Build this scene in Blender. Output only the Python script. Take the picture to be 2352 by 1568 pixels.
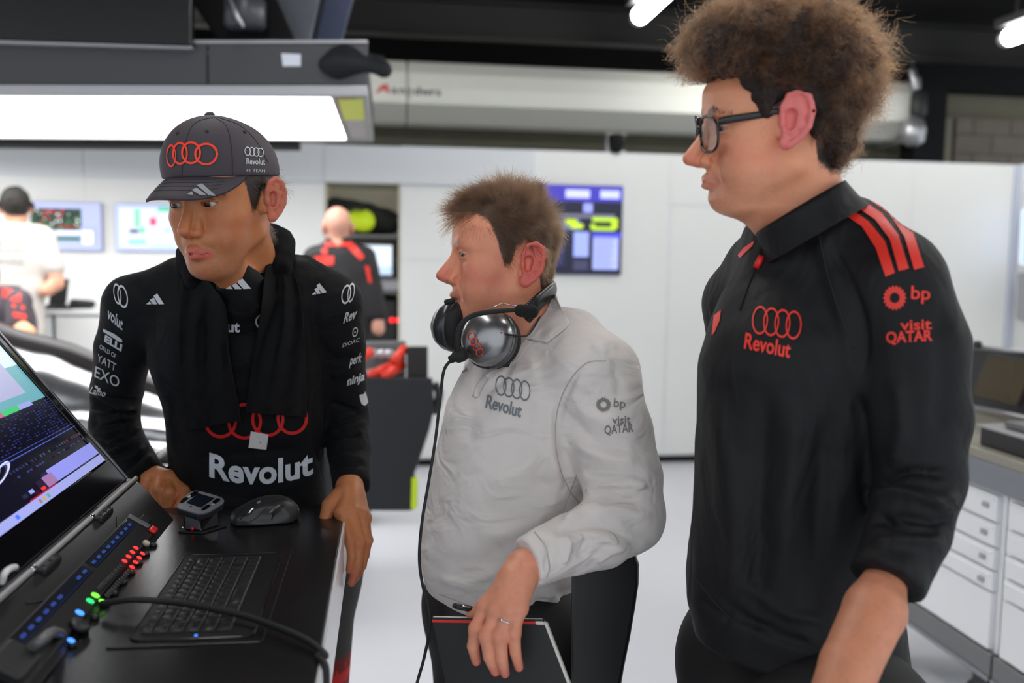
import bpy, bmesh, math, random
import numpy as np
from mathutils import Vector, Matrix
from mathutils.bvhtree import BVHTree

CROP = None
SKIP = ()
scene = bpy.context.scene
for o in list(bpy.data.objects):
    bpy.data.objects.remove(o)
COL = scene.collection
rng = np.random.default_rng(7)
random.seed(7)

# ---------------------------------------------------------------- camera
FPX = 2100.0                       # focal length in pixels of the 2352 x 1568 frame
EYE = np.array([0.0, 0.0, 1.58])
_yaw, _pit, _rol = math.atan(286 / FPX), math.atan(195 / FPX), math.radians(.86)
FW = np.array([math.sin(_yaw) * math.cos(_pit), math.cos(_yaw) * math.cos(_pit), -math.sin(_pit)])
_r0 = np.array([math.cos(_yaw), -math.sin(_yaw), 0.0])
_u0 = np.cross(_r0, FW)
RT = math.cos(_rol) * _r0 + math.sin(_rol) * _u0
UP = math.cos(_rol) * _u0 - math.sin(_rol) * _r0

cam = bpy.data.cameras.new('camera')
cam_o = bpy.data.objects.new('camera', cam)
COL.objects.link(cam_o)
cam_o.matrix_world = Matrix([[RT[0], UP[0], -FW[0], EYE[0]], [RT[1], UP[1], -FW[1], EYE[1]],
                             [RT[2], UP[2], -FW[2], EYE[2]], [0, 0, 0, 1]])
cam.sensor_width = 36.0
cam.sensor_fit = 'HORIZONTAL'
cam.lens = FPX * 36.0 / 2352.0
cam.clip_start = 0.05
cam.dof.use_dof = True
cam.dof.focus_distance = 1.52
cam.dof.aperture_fstop = 2.5
scene.camera = cam_o
if CROP:
    x0, y0, x1, y1 = CROP
    cam.lens = FPX * 36.0 / (x1 - x0)
    cam.dof.aperture_fstop *= 2352 / (x1 - x0)
    cam.shift_x = ((x0 + x1) / 2 - 1176) / (x1 - x0)
    cam.shift_y = (784 - (y0 + y1) / 2) / (x1 - x0)

# ---------------------------------------------------------------- world and exposure
world = bpy.data.worlds.new('world')
scene.world = world
world.use_nodes = True
_bg = world.node_tree.nodes['Background']
_bg.inputs[0].default_value = (.90, .95, 1.0, 1)      # open pit-lane side behind the camera: overcast daylight
_bg.inputs[1].default_value = 1.0
scene.view_settings.view_transform = 'Standard'
scene.view_settings.look = 'None'
scene.view_settings.gamma = 1.0
scene.view_settings.exposure = 0.27
scene.view_settings.use_curve_mapping = False
scene.cycles.use_denoising = True
scene.cycles.max_bounces = 6
scene.cycles.diffuse_bounces = 3
scene.cycles.glossy_bounces = 3
scene.cycles.transparent_max_bounces = 12
scene.cycles.caustics_reflective = False
scene.cycles.caustics_refractive = False

# ---------------------------------------------------------------- pixel helpers (2352 x 1568 frame)
def ray(px, py): return FW + RT * ((px - 1176) / FPX) + UP * ((784 - py) / FPX)
def P(px, py, d): return EYE + ray(px, py) * d
def onZ(px, py, z): v = ray(px, py); return EYE + v * ((z - EYE[2]) / v[2])
def onY(px, py, y): v = ray(px, py); return EYE + v * ((y - EYE[1]) / v[1])
def onX(px, py, x): v = ray(px, py); return EYE + v * ((x - EYE[0]) / v[0])
def to_px(V):
    q = np.asarray(V, float) - EYE
    d = q @ FW
    return 1176 + FPX * (q @ RT) / d, 784 - FPX * (q @ UP) / d, d

# ---------------------------------------------------------------- materials
MATS = {}
def srgb(*c):
    c = [x / 255.0 for x in c]
    return tuple(x / 12.92 if x <= .04045 else ((x + .055) / 1.055) ** 2.4 for x in c)
def mat(name, col=(.8, .8, .8), rough=.5, metal=0.0, spec=.5, bump=None, emit=0.0, vcol=False, vary=0.0, vscale=8.0,
        coat=0.0, sss=0.0, alpha=1.0, trans=0.0, sheen=0.0, stretch=None, crease=None):
    if name in MATS: return MATS[name]
    m = bpy.data.materials.new(name); m.use_nodes = True
    nt = m.node_tree; N = nt.nodes; L = nt.links
    b = N['Principled BSDF']
    b.inputs['Base Color'].default_value = (*col, 1)
    b.inputs['Roughness'].default_value = rough
    b.inputs['Metallic'].default_value = metal
    b.inputs['Specular IOR Level'].default_value = spec
    if coat: b.inputs['Coat Weight'].default_value = coat; b.inputs['Coat Roughness'].default_value = .08
    if trans: b.inputs['Transmission Weight'].default_value = trans
    if sheen: b.inputs['Sheen Weight'].default_value = sheen; b.inputs['Sheen Roughness'].default_value = .4
    if alpha < 1: b.inputs['Alpha'].default_value = alpha
    if sss:
        b.inputs['Subsurface Weight'].default_value = sss
        b.inputs['Subsurface Radius'].default_value = (1.0, .35, .2)
        b.inputs['Subsurface Scale'].default_value = .006
    src = None
    if vcol:
        a = N.new('ShaderNodeVertexColor'); a.layer_name = 'Col'; src = a.outputs['Color']
    tc = None
    def coords():
        nonlocal tc
        if tc is None:
            t = N.new('ShaderNodeTexCoord'); tc = t.outputs['Object']
            if stretch:
                mp = N.new('ShaderNodeMapping'); mp.inputs['Scale'].default_value = stretch
                L.new(tc, mp.inputs['Vector']); tc = mp.outputs['Vector']
        return tc
    if vary:
        n = N.new('ShaderNodeTexNoise'); n.inputs['Scale'].default_value = vscale; n.inputs['Detail'].default_value = 6
        L.new(coords(), n.inputs['Vector'])
        r = N.new('ShaderNodeMapRange'); r.inputs['From Min'].default_value = .25; r.inputs['From Max'].default_value = .75
        r.inputs['To Min'].default_value = 1 - vary; r.inputs['To Max'].default_value = 1 + vary
        L.new(n.outputs['Fac'], r.inputs['Value'])
        mx = N.new('ShaderNodeMix'); mx.data_type = 'RGBA'; mx.blend_type = 'MULTIPLY'; mx.inputs['Factor'].default_value = 1
        if src is not None: L.new(src, mx.inputs[6])
        else: mx.inputs[6].default_value = (*col, 1)
        L.new(r.outputs['Result'], mx.inputs[7])
        src = mx.outputs[2]
    if src is not None: L.new(src, b.inputs['Base Color'])
    if bump:
        scale, dist, detail = bump
        n = N.new('ShaderNodeTexNoise'); n.inputs['Scale'].default_value = scale; n.inputs['Detail'].default_value = detail
        L.new(coords(), n.inputs['Vector'])
        bp = N.new('ShaderNodeBump'); bp.inputs['Distance'].default_value = dist; bp.inputs['Strength'].default_value = 1.0
        L.new(n.outputs['Fac'], bp.inputs['Height']); L.new(bp.outputs['Normal'], b.inputs['Normal'])
        if crease:                                           # soft cloth creases
            mp2 = N.new('ShaderNodeMapping'); mp2.inputs['Scale'].default_value = crease[2]; mp2.inputs['Rotation'].default_value = (.3, .4, .5)
            t2 = N.new('ShaderNodeTexCoord'); L.new(t2.outputs['Object'], mp2.inputs['Vector'])
            n2 = N.new('ShaderNodeTexNoise'); n2.inputs['Scale'].default_value = crease[0]; n2.inputs['Detail'].default_value = 2.5; n2.inputs['Distortion'].default_value = .8
            L.new(mp2.outputs['Vector'], n2.inputs['Vector'])
            b2 = N.new('ShaderNodeBump'); b2.inputs['Distance'].default_value = crease[1]; b2.inputs['Strength'].default_value = 1.0
            L.new(n2.outputs['Fac'], b2.inputs['Height']); L.new(b2.outputs['Normal'], bp.inputs['Normal'])
    if emit:
        b.inputs['Emission Strength'].default_value = emit
        b.inputs['Emission Color'].default_value = (*col, 1)
        if src is not None: L.new(src, b.inputs['Emission Color'])
    MATS[name] = m
    return m

# ---------------------------------------------------------------- objects
def link(o, parent=None):
    COL.objects.link(o)
    if parent is not None:
        o.parent = parent
        o.matrix_parent_inverse = Matrix.Translation(-Vector(world_loc(parent)))
    return o
_LOC = {}
def world_loc(o):
    return _LOC.get(o.name, (0, 0, 0))
def thing(name, label, cat, loc=(0, 0, 0), group=None):
    o = bpy.data.objects.new(name, None); o.empty_display_size = .05
    o.location = [float(v) for v in loc]; COL.objects.link(o); _LOC[o.name] = tuple(float(v) for v in loc)
    tag(o, label, cat, group); return o
def tag(o, label=None, cat=None, group=None, kind=None):
    if label: o['label'] = label
    if cat: o['category'] = cat
    if group: o['group'] = group
    if kind: o['kind'] = kind
    return o
def mesh_obj(name, V, F, m, parent=None, smooth=True, col=None, bevel=0, label=None):
    me = bpy.data.meshes.new(name)
    V = np.asarray(V, np.float32)
    if isinstance(F, np.ndarray):
        nf, k = F.shape
        me.vertices.add(len(V)); me.vertices.foreach_set('co', V.ravel())
        me.loops.add(nf * k); me.loops.foreach_set('vertex_index', F.astype(np.int32).ravel())
        me.polygons.add(nf); me.polygons.foreach_set('loop_start', np.arange(0, nf * k, k, dtype=np.int32))
        me.update(calc_edges=True)
    else:
        me.from_pydata([tuple(map(float, v)) for v in V], [], F); me.update()
    if smooth: me.polygons.foreach_set('use_smooth', np.ones(len(me.polygons), bool))
    if col is not None:
        a = me.color_attributes.new('Col', 'FLOAT_COLOR', 'POINT')
        c = np.ones((len(V), 4), np.float32); c[:, :3] = col
        a.data.foreach_set('color', c.ravel())
    if isinstance(m, (list, tuple)):
        for k in m: me.materials.append(k)
    elif m: me.materials.append(m)
    o = bpy.data.objects.new(name, me); link(o, parent)
    if bevel:
        b = o.modifiers.new('bevel', 'BEVEL'); b.width = bevel; b.segments = 2; b.limit_method = 'ANGLE'
        b.angle_limit = math.radians(40); b.harden_normals = False
    if label: o['label'] = label
    return o
def bm_obj(name, bm, m, parent=None, smooth=False, bevel=0, label=None):
    me = bpy.data.meshes.new(name); bm.to_mesh(me); bm.free()
    if m: me.materials.append(m)
    if smooth:
        for p in me.polygons: p.use_smooth = True
    o = bpy.data.objects.new(name, me); link(o, parent)
    if bevel:
        b = o.modifiers.new('bevel', 'BEVEL'); b.width = bevel; b.segments = 2; b.limit_method = 'ANGLE'; b.angle_limit = math.radians(40)
    if label: o['label'] = label
    return o
BOXF = [(0, 3, 2, 1), (4, 5, 6, 7), (0, 1, 5, 4), (1, 2, 6, 5), (2, 3, 7, 6), (3, 0, 4, 7)]
def box(name, lo, hi, m, parent=None, bevel=0, label=None, R=None, c=None):
    x0, y0, z0 = lo; x1, y1, z1 = hi
    V = np.array([(x0, y0, z0), (x1, y0, z0), (x1, y1, z0), (x0, y1, z0), (x0, y0, z1), (x1, y0, z1), (x1, y1, z1), (x0, y1, z1)], float)
    if R is not None: V = V @ np.asarray(R).T
    if c is not None: V = V + np.asarray(c)
    return mesh_obj(name, V, BOXF, m, parent, smooth=False, bevel=bevel, label=label)
def hexa(name, low4, up4, m, parent=None, bevel=0, label=None):
    return mesh_obj(name, np.array(list(low4) + list(up4), float), BOXF, m, parent, smooth=False, bevel=bevel, label=label)
def prism(name, poly, axis_vec, m, parent=None, bevel=0, label=None):
    """closed 3-D polygon extruded by a vector"""
    poly = np.array(poly, float); n = len(poly); V = np.vstack([poly, poly + np.asarray(axis_vec)])
    F = [tuple(range(n))[::-1], tuple(range(n, 2 * n))] + [(i, (i + 1) % n, n + (i + 1) % n, n + i) for i in range(n)]
    bm = bmesh.new(); vs = [bm.verts.new(v) for v in V]
    for f in F: bm.faces.new([vs[i] for i in f])
    bmesh.ops.recalc_face_normals(bm, faces=bm.faces)
    return bm_obj(name, bm, m, parent, bevel=bevel, label=label)
def smooth_path(pts, n=8):
    pts = np.array(pts, float)
    if len(pts) < 3: return pts
    ext = np.vstack([2 * pts[0] - pts[1], pts, 2 * pts[-1] - pts[-2]])
    out = []
    for i in range(1, len(ext) - 2):
        p0, p1, p2, p3 = ext[i - 1:i + 3]
        for t in np.linspace(0, 1, n, endpoint=False):
            out.append(.5 * (2 * p1 + (p2 - p0) * t + (2 * p0 - 5 * p1 + 4 * p2 - p3) * t * t + (3 * p1 - p0 - 3 * p2 + p3) * t ** 3))
    out.append(pts[-1]); return np.array(out)
def tube_geo(path, rad, seg=10, caps=True, flat=1.0, ref=None):
    path = np.array(path, float); n = len(path)
    rad = np.full(n, rad, float) if np.isscalar(rad) else np.interp(np.linspace(0, 1, n), np.linspace(0, 1, len(rad)), rad)
    T = np.gradient(path, axis=0); T /= np.linalg.norm(T, axis=1)[:, None] + 1e-12
    a = np.array(ref if ref is not None else (0, 0, 1.0)); 
    if abs(a @ T[0]) > .95: a = np.array((1.0, 0, 0))
    V = []; prev = None
    for i in range(n):
        if ref is not None: b = np.asarray(ref, float)
        else: b = a if prev is None else prev
        b = b - T[i] * (b @ T[i]); b /= np.linalg.norm(b) + 1e-12; prev = b
        c = np.cross(T[i], b)
        for k in range(seg):
            w = 2 * math.pi * k / seg
            V.append(path[i] + rad[i] * (math.cos(w) * b * flat + math.sin(w) * c))
    F = [(i * seg + k, i * seg + (k + 1) % seg, (i + 1) * seg + (k + 1) % seg, (i + 1) * seg + k) for i in range(n - 1) for k in range(seg)]
    if caps: F += [tuple(range(seg))[::-1], tuple(range((n - 1) * seg, n * seg))]
    return np.array(V), F
def tube(name, path, rad, m, parent=None, seg=10, label=None, flat=1.0, ref=None):
    V, F = tube_geo(path, rad, seg, True, flat, ref)
    return mesh_obj(name, V, F, m, parent, label=label)
def frame(axis, hint=(0, 0, 1)):
    w = np.array(axis, float); w /= np.linalg.norm(w)
    h = np.array(hint, float)
    if abs(h @ w) > .98: h = np.array((1.0, 0, 0))
    u = np.cross(h, w); u /= np.linalg.norm(u); v = np.cross(w, u)
    return u, v, w
def lathe(name, c, axis, prof, m, parent=None, seg=32, label=None, sx=1.0, hint=(0, 0, 1), smooth=True):
    """prof: (radius, height along axis)"""
    u, v, w = frame(axis, hint); c = np.asarray(c, float); V = []; n = len(prof)
    for r, h in prof:
        for k in range(seg):
            a = 2 * math.pi * k / seg
            V.append(c + w * h + r * (math.cos(a) * u * sx + math.sin(a) * v))
    F = [(i * seg + k, i * seg + (k + 1) % seg, (i + 1) * seg + (k + 1) % seg, (i + 1) * seg + k) for i in range(n - 1) for k in range(seg)]
    F += [tuple(range(seg))[::-1], tuple(range((n - 1) * seg, n * seg))]
    return mesh_obj(name, np.array(V), F, m, parent, smooth=smooth, label=label)
def rects(name, o, ux, uy, R, m, parent=None, nrm=None, label=None):
    """flat print or display: coloured rectangles (u0,v0,u1,v1,rgb) in the unit square, stacked by a hair"""
    o, ux, uy = map(lambda a: np.asarray(a, float), (o, ux, uy))
    n = np.cross(ux, uy) if nrm is None else np.asarray(nrm, float); n = n / np.linalg.norm(n)
    V = []; F = []; C = []
    for i, (u0, v0, u1, v1, c) in enumerate(R):
        e = n * (2e-5 * i)
        b = len(V)
        V += [o + ux * u0 + uy * v0 + e, o + ux * u1 + uy * v0 + e, o + ux * u1 + uy * v1 + e, o + ux * u0 + uy * v1 + e]
        F.append((b, b + 1, b + 2, b + 3)); C += [c] * 4
    return mesh_obj(name, V, F, m, parent, smooth=False, col=np.array(C), label=label)

# ---------------------------------------------------------------- signed distance sculpting
def smin(a, b, k):
    if k <= 0: return np.minimum(a, b)
    h = np.clip(.5 + .5 * (b - a) / k, 0, 1)
    return b + (a - b) * h - k * h * (1 - h)
def smax(a, b, k): return -smin(-a, -b, k)
class Sculpt:
    def __init__(s, lo, hi, h):
        s.lo = np.array(lo, np.float32); s.h = h
        s.n = np.ceil((np.array(hi) - s.lo) / h).astype(int) + 1
        s.D = np.full(s.n, 1.0, np.float32)
        s.ax = [s.lo[i] + h * np.arange(s.n[i], dtype=np.float32) for i in range(3)]
    def block(s, lo, hi):
        i0 = np.clip(np.floor((np.array(lo) - s.lo) / s.h).astype(int), 0, s.n)
        i1 = np.clip(np.ceil((np.array(hi) - s.lo) / s.h).astype(int) + 1, 0, s.n)
        if np.any(i1 <= i0): return None, None
        sl = tuple(slice(a, b) for a, b in zip(i0, i1))
        X, Y, Z = np.meshgrid(*[s.ax[i][sl[i]] for i in range(3)], indexing='ij')
        return sl, np.stack([X, Y, Z], -1)
    def put(s, lo, hi, fn, k=.01, op='add'):
        m = k + 3 * s.h
        sl, p = s.block(np.array(lo) - m, np.array(hi) + m)
        if sl is None: return
        d = fn(p).astype(np.float32)
        s.D[sl] = smin(s.D[sl], d, k) if op == 'add' else smax(s.D[sl], -d, k)
    def ball(s, c, r, k=.01, op='add', R=None):
        c = np.array(c, np.float32); r = np.array([r] * 3 if np.isscalar(r) else r, np.float32)
        M = float(r.max())
        def fn(p):
            q = p - c
            if R is not None: q = q @ np.asarray(R, np.float32)
            k0 = np.linalg.norm(q / r, axis=-1); k1 = np.linalg.norm(q / (r * r), axis=-1) + 1e-9
            return np.where(k0 < 1e-4, -r.min(), k0 * (k0 - 1) / k1)
        s.put(c - M, c + M, fn, k, op)
    def bone(s, a, b, ra, rb, k=.01, op='add'):
        a = np.array(a, np.float32); b = np.array(b, np.float32); R = max(ra, rb)
        ba = b - a; L = float(ba @ ba) + 1e-12
        def fn(p):
            q = p - a; t = np.clip((q @ ba) / L, 0, 1)
            return np.linalg.norm(q - t[..., None] * ba, axis=-1) - (ra + t * (rb - ra))
        s.put(np.minimum(a, b) - R, np.maximum(a, b) + R, fn, k, op)
    def chain(s, pts, rads, k=.01, op='add'):
        """one smooth limb: union of tapered bones, blended once with what is there"""
        A = [np.array(p, np.float32) for p in pts]; R = max(rads)
        def fn(p):
            out = None
            for i in range(len(A) - 1):
                a, b = A[i], A[i + 1]; ba = b - a; L = float(ba @ ba) + 1e-12; q = p - a; t = np.clip((q @ ba) / L, 0, 1)
                d = np.linalg.norm(q - t[..., None] * ba, axis=-1) - (rads[i] + t * (rads[i + 1] - rads[i]))
                out = d if out is None else smin(out, d, .15 * min(rads[i], rads[i + 1]))
            return out
        s.put(np.min(A, 0) - R, np.max(A, 0) + R, fn, k, op)
    def rbox(s, c, half, r, R=None, k=.01, op='add'):
        c = np.array(c, np.float32); half = np.array(half, np.float32); M = float(np.linalg.norm(half) + r)
        def fn(p):
            q = p - c
            if R is not None: q = q @ np.asarray(R, np.float32)
            q = np.abs(q) - half
            return np.linalg.norm(np.maximum(q, 0), axis=-1) + np.minimum(q.max(-1), 0) - r
        s.put(c - M, c + M, fn, k, op)
    def loft(s, zs, cx, cy, a, b, th=0.0, e=2.0, k=.02, op='add', zaxis=2):
        """stack of ellipses along z: centre, half axes a (along th) and b (across), superellipse exponent e"""
        zs = np.array(zs, float); o = np.argsort(zs); zs = zs[o]
        g = lambda v: (np.full(len(zs), v, float) if np.isscalar(v) else np.array(v, float)[o])
        cx, cy, a, b, th, e = map(g, (cx, cy, a, b, th, e)); M = max(a.max(), b.max())
        lo = (cx.min() - M, cy.min() - M, zs[0] - .02); hi = (cx.max() + M, cy.max() + M, zs[-1] + .02)
        from_z = s.ax[2]
        def spl(v):
            zz = np.clip(from_z, zs[0], zs[-1]); fine = np.interp(zz, zs, v)
            if len(zs) > 3:                                  # light smoothing of the piecewise profile
                w = max(1, int(.012 / s.h)); kk = np.ones(2 * w + 1) / (2 * w + 1)
                fine = np.convolve(np.pad(fine, w, mode='edge'), kk, 'valid')
            return fine
        tab = {n: spl(v) for n, v in (('cx', cx), ('cy', cy), ('a', a), ('b', b), ('th', th), ('e', e))}
        def fn(p):
            z = p[0, 0, :, 2]; i = np.clip(np.round((z - s.lo[2]) / s.h).astype(int), 0, s.n[2] - 1)
            T = {n: v[i][None, None, :] for n, v in tab.items()}
            dx = p[..., 0] - T['cx']; dy = p[..., 1] - T['cy']
            c, sn = np.cos(T['th']), np.sin(T['th'])
            u = np.abs(dx * c + dy * sn) / T['a']; v = np.abs(-dx * sn + dy * c) / T['b']
            q = (u ** T['e'] + v ** T['e']) ** (1 / T['e'])
            d = (q - 1) * np.minimum(T['a'], T['b'])
            dz = np.maximum(zs[0] - p[..., 2], p[..., 2] - zs[-1])
            return np.where(dz > 0, np.sqrt(np.maximum(d, 0) ** 2 + dz ** 2), np.maximum(d, dz))
        s.put(lo, hi, fn, k, op)
    def mesh(s):
        D = s.D; ins = D < 0; n = np.array(D.shape)
        c = [ins[i:n[0] - 1 + i, j:n[1] - 1 + j, k:n[2] - 1 + k] for i in (0, 1) for j in (0, 1) for k in (0, 1)]
        sm = sum(x.astype(np.int8) for x in c); act = (sm > 0) & (sm < 8)
        I = np.argwhere(act); idx = np.full(act.shape, -1, np.int32); idx[tuple(I.T)] = np.arange(len(I))
        acc = np.zeros((len(I), 3), np.float64); cnt = np.zeros(len(I))
        cor = [(i, j, k) for i in (0, 1) for j in (0, 1) for k in (0, 1)]
        val = {q: D[I[:, 0] + q[0], I[:, 1] + q[1], I[:, 2] + q[2]] for q in cor}
        for a in cor:
            for ax in range(3):
                if a[ax]: continue
                b = list(a); b[ax] = 1; b = tuple(b)
                va, vb = val[a], val[b]; m = (va < 0) != (vb < 0)
                t = np.where(m, va / np.where(m, va - vb, 1), 0)
                pt = np.tile(np.array(a, float), (len(I), 1)); pt[:, ax] = t
                acc[m] += pt[m]; cnt[m] += 1
        V = s.lo + s.h * (I + acc / cnt[:, None])
        Fs = []
        for ax in range(3):
            o1, o2 = (ax + 1) % 3, (ax + 2) % 3
            sa = [slice(0, n[i]) for i in range(3)]; sb = list(sa); sa[ax] = slice(0, n[ax] - 1); sb[ax] = slice(1, n[ax])
            A = ins[tuple(sa)]; B = ins[tuple(sb)]
            E = np.argwhere(A != B); E = E[(E[:, o1] > 0) & (E[:, o2] > 0) & (E[:, o1] < n[o1] - 1) & (E[:, o2] < n[o2] - 1)]
            fl = A[tuple(E.T)]
            def cell(d1, d2):
                q = E.copy(); q[:, o1] += d1; q[:, o2] += d2; return idx[tuple(q.T)]
            q = np.stack([cell(-1, -1), cell(0, -1), cell(0, 0), cell(-1, 0)], 1)
            q[~fl] = q[~fl][:, ::-1]; Fs.append(q)
        F = np.vstack(Fs); F = F[(F >= 0).all(1)]
        return V, F
def vnormals(V, F):
    n = np.zeros_like(V); a = np.cross(V[F[:, 2]] - V[F[:, 0]], V[F[:, 3]] - V[F[:, 1]])
    for k in range(4):
        for j in range(3): n[:, j] += np.bincount(F[:, k], a[:, j], minlength=len(V))
    return n / (np.linalg.norm(n, axis=1)[:, None] + 1e-12)
def relax(V, F, it=2, lam=.5):
    V = V.copy()
    e = np.vstack([F[:, [0, 1]], F[:, [1, 2]], F[:, [2, 3]], F[:, [3, 0]]])
    cnt = np.bincount(e[:, 0], minlength=len(V)) + np.bincount(e[:, 1], minlength=len(V))
    for _ in range(it):
        S = np.zeros_like(V)
        for j in range(3): S[:, j] = np.bincount(e[:, 0], V[e[:, 1], j], minlength=len(V)) + np.bincount(e[:, 1], V[e[:, 0], j], minlength=len(V))
        V += lam * (S / np.maximum(cnt, 1)[:, None] - V)
    return V
def vnoise(p, seed=0):
    """cheap smooth value noise, p (N,3)"""
    p = np.asarray(p, np.float64); i = np.floor(p).astype(np.int64); f = p - i; f = f * f * (3 - 2 * f); out = 0
    for dx in (0, 1):
        for dy in (0, 1):
            for dz in (0, 1):
                hsh = ((i[:, 0] + dx) * 73856093 ^ (i[:, 1] + dy) * 19349663 ^ (i[:, 2] + dz) * 83492791 ^ (seed * 2654435761)) & 0xffffffff
                hsh = (hsh ^ (hsh >> 13)) * 1274126177 & 0xffffffff; hsh = hsh ^ (hsh >> 16)
                w = (f[:, 0] if dx else 1 - f[:, 0]) * (f[:, 1] if dy else 1 - f[:, 1]) * (f[:, 2] if dz else 1 - f[:, 2])
                out = out + w * ((hsh & 0xffff) / 65535.0 * 2 - 1)
    return out
def poly_dist(px, py, poly):
    """distance in pixels from points to a polyline, and the run 0..1 along it"""
    best = np.full(len(px), 1e9); run = np.zeros(len(px)); L = len(poly) - 1
    for i in range(L):
        a = np.array(poly[i], float); b = np.array(poly[i + 1], float); ab = b - a; l2 = ab @ ab + 1e-9
        t = np.clip(((px - a[0]) * ab[0] + (py - a[1]) * ab[1]) / l2, 0, 1)
        d = np.hypot(px - a[0] - t * ab[0], py - a[1] - t * ab[1])
        m = d < best; best[m] = d[m]; run[m] = (i + t[m]) / L
    return best, run
def folds(V, F, items):
    """cloth folds: raised (amp>0) or pressed (amp<0) ridges along polylines given in photo pixels, on the side facing the lens"""
    N = vnormals(V, F); px, py, d = to_px(V)
    face = np.clip(-(N * (V - EYE)).sum(1) / np.linalg.norm(V - EYE, axis=1) * 2, 0, 1)
    disp = np.zeros(len(V))
    for poly, w, amp in items:
        sp = smooth_path(poly, 6)
        dist, run = poly_dist(px, py, sp)
        tap = np.clip(np.minimum(run, 1 - run) * 6, 0, 1)
        disp += 1.7 * amp * np.exp(-(dist / w) ** 2) * tap
    return V + N * (disp * face)[:, None]

# ---------------------------------------------------------------- prints that lie on a surface
def bvh_of(objs):
    V = []; F = []; b = 0
    for o in objs:
        me = o.data; v = np.empty(len(me.vertices) * 3, np.float32); me.vertices.foreach_get('co', v); V.append(v.reshape(-1, 3))
        F += [tuple(b + i for i in p.vertices) for p in me.polygons]; b += len(me.vertices)
    return BVHTree.FromPolygons([tuple(map(float, v)) for v in np.vstack(V)], F)
class Ink:
    """2-D outline collector (unit: whatever the caller maps to pixels)"""
    def __init__(s): s.bm = bmesh.new()
    def poly(s, pts):
        s.bm.faces.new([s.bm.verts.new((x, y, 0)) for x, y in pts]); return s
    def ring(s, cx, cy, rx, ry, w, n=40, a0=0, a1=360):
        full = abs(a1 - a0) >= 360; m = n if full else n + 1
        A = [math.radians(a0 + (a1 - a0) * i / n) for i in range(m)]
        o = [s.bm.verts.new((cx + rx * math.cos(a), cy + ry * math.sin(a), 0)) for a in A]
        q = [s.bm.verts.new((cx + (rx - w) * math.cos(a), cy + (ry - w * ry / rx) * math.sin(a), 0)) for a in A]
        for i in range(n):
            j = (i + 1) % m; s.bm.faces.new((o[i], o[j], q[j], q[i]))
        return s
    def rings4(s, w=.1):
        for i in range(4): s.ring(.5 + i * .71, 0, .5, .5, w)
        return s                                            # spans x 0..3.13, y -.5..+.5
    def bars(s):                                            # three slanted bars rising to the right
        for (x0, x1, h) in ((0, .22, .28), (.30, .60, .62), (.68, 1.06, 1.0)):
            sl = .52
            s.poly([(x0 + sl * 0, 0), (x1, 0), (x1 - h * sl, h), (x1 - h * sl - (x1 - x0) * .72, h * .8)])
        return s
    def text(s, t, x=0, y=0, size=1.0, bold=0.0, shear=0.0, sx=1.0, space=1.0):
        cu = bpy.data.curves.new('t', 'FONT'); cu.body = t; cu.size = size; cu.offset = bold * size; cu.shear = shear
        cu.space_character = space; cu.resolution_u = 3
        ob = bpy.data.objects.new('t', cu); COL.objects.link(ob)
        dg = bpy.context.evaluated_depsgraph_get(); me = ob.evaluated_get(dg).to_mesh()
        tmp = bmesh.new(); tmp.from_mesh(me); ob.evaluated_get(dg).to_mesh_clear()
        mp = {}
        for v in tmp.verts: mp[v.index] = s.bm.verts.new((x + v.co.x * sx, y + v.co.y, 0))
        for f in tmp.faces:
            try: s.bm.faces.new([mp[v.index] for v in f.verts])
            except ValueError: pass
        tmp.free(); bpy.data.objects.remove(ob); bpy.data.curves.remove(cu); return s
def stamp(name, ink, m, parent, bvh, to_pixel, off=.0007, edge=None, label=None, clip=None):
    """lay the ink on the surface that the photo shows at those pixels: to_pixel(x,y)->(px,py); the distance is the surface's own"""
    bm = ink.bm
    bmesh.ops.remove_doubles(bm, verts=bm.verts, dist=1e-5)
    px = {v: to_pixel(v.co.x, v.co.y) for v in bm.verts}
    lim = edge or 7.0
    for _ in range(5):
        bmesh.ops.triangulate(bm, faces=bm.faces)
        es = [e for e in bm.edges if math.dist(to_pixel(*e.verts[0].co.xy), to_pixel(*e.verts[1].co.xy)) > lim]
        if not es: break
        bmesh.ops.subdivide_edges(bm, edges=es, cuts=1)
    bmesh.ops.triangulate(bm, faces=bm.faces)
    kill = []; far = .5
    for v in bm.verts:
        x, y = to_pixel(v.co.x, v.co.y)
        if clip and not clip(x, y): kill.append(v); continue
        rd = Vector(ray(x, y)).normalized(); hit, nrm, fi, dist = bvh.ray_cast(Vector(EYE), rd)
        if hit is None: kill.append(v); continue
        far = max(far, dist); v.co = hit - rd * off * 1.2 + (nrm if nrm.dot(rd) < 0 else -nrm) * off
    bmesh.ops.delete(bm, geom=kill, context='VERTS')
    mx_ = max(.02, 4.5 * lim * far / FPX)
    for e in [e for e in bm.edges if e.calc_length() > mx_]: bm.edges.remove(e)
    bmesh.ops.recalc_face_normals(bm, faces=bm.faces)
    for f in bm.faces:
        if f.normal.dot(f.calc_center_median() - Vector(EYE)) > 0: f.normal_flip()
    return bm_obj(name, bm, m, parent, smooth=True, label=label)
def affine(x0, y0, ux, uy, vx, vy):
    """(0,0) at pixel x0,y0; unit x -> (ux,uy); unit y -> (vx,vy) in pixels (image y down)"""
    return lambda x, y: (x0 + x * ux + y * vx, y0 + x * uy + y * vy)
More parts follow.
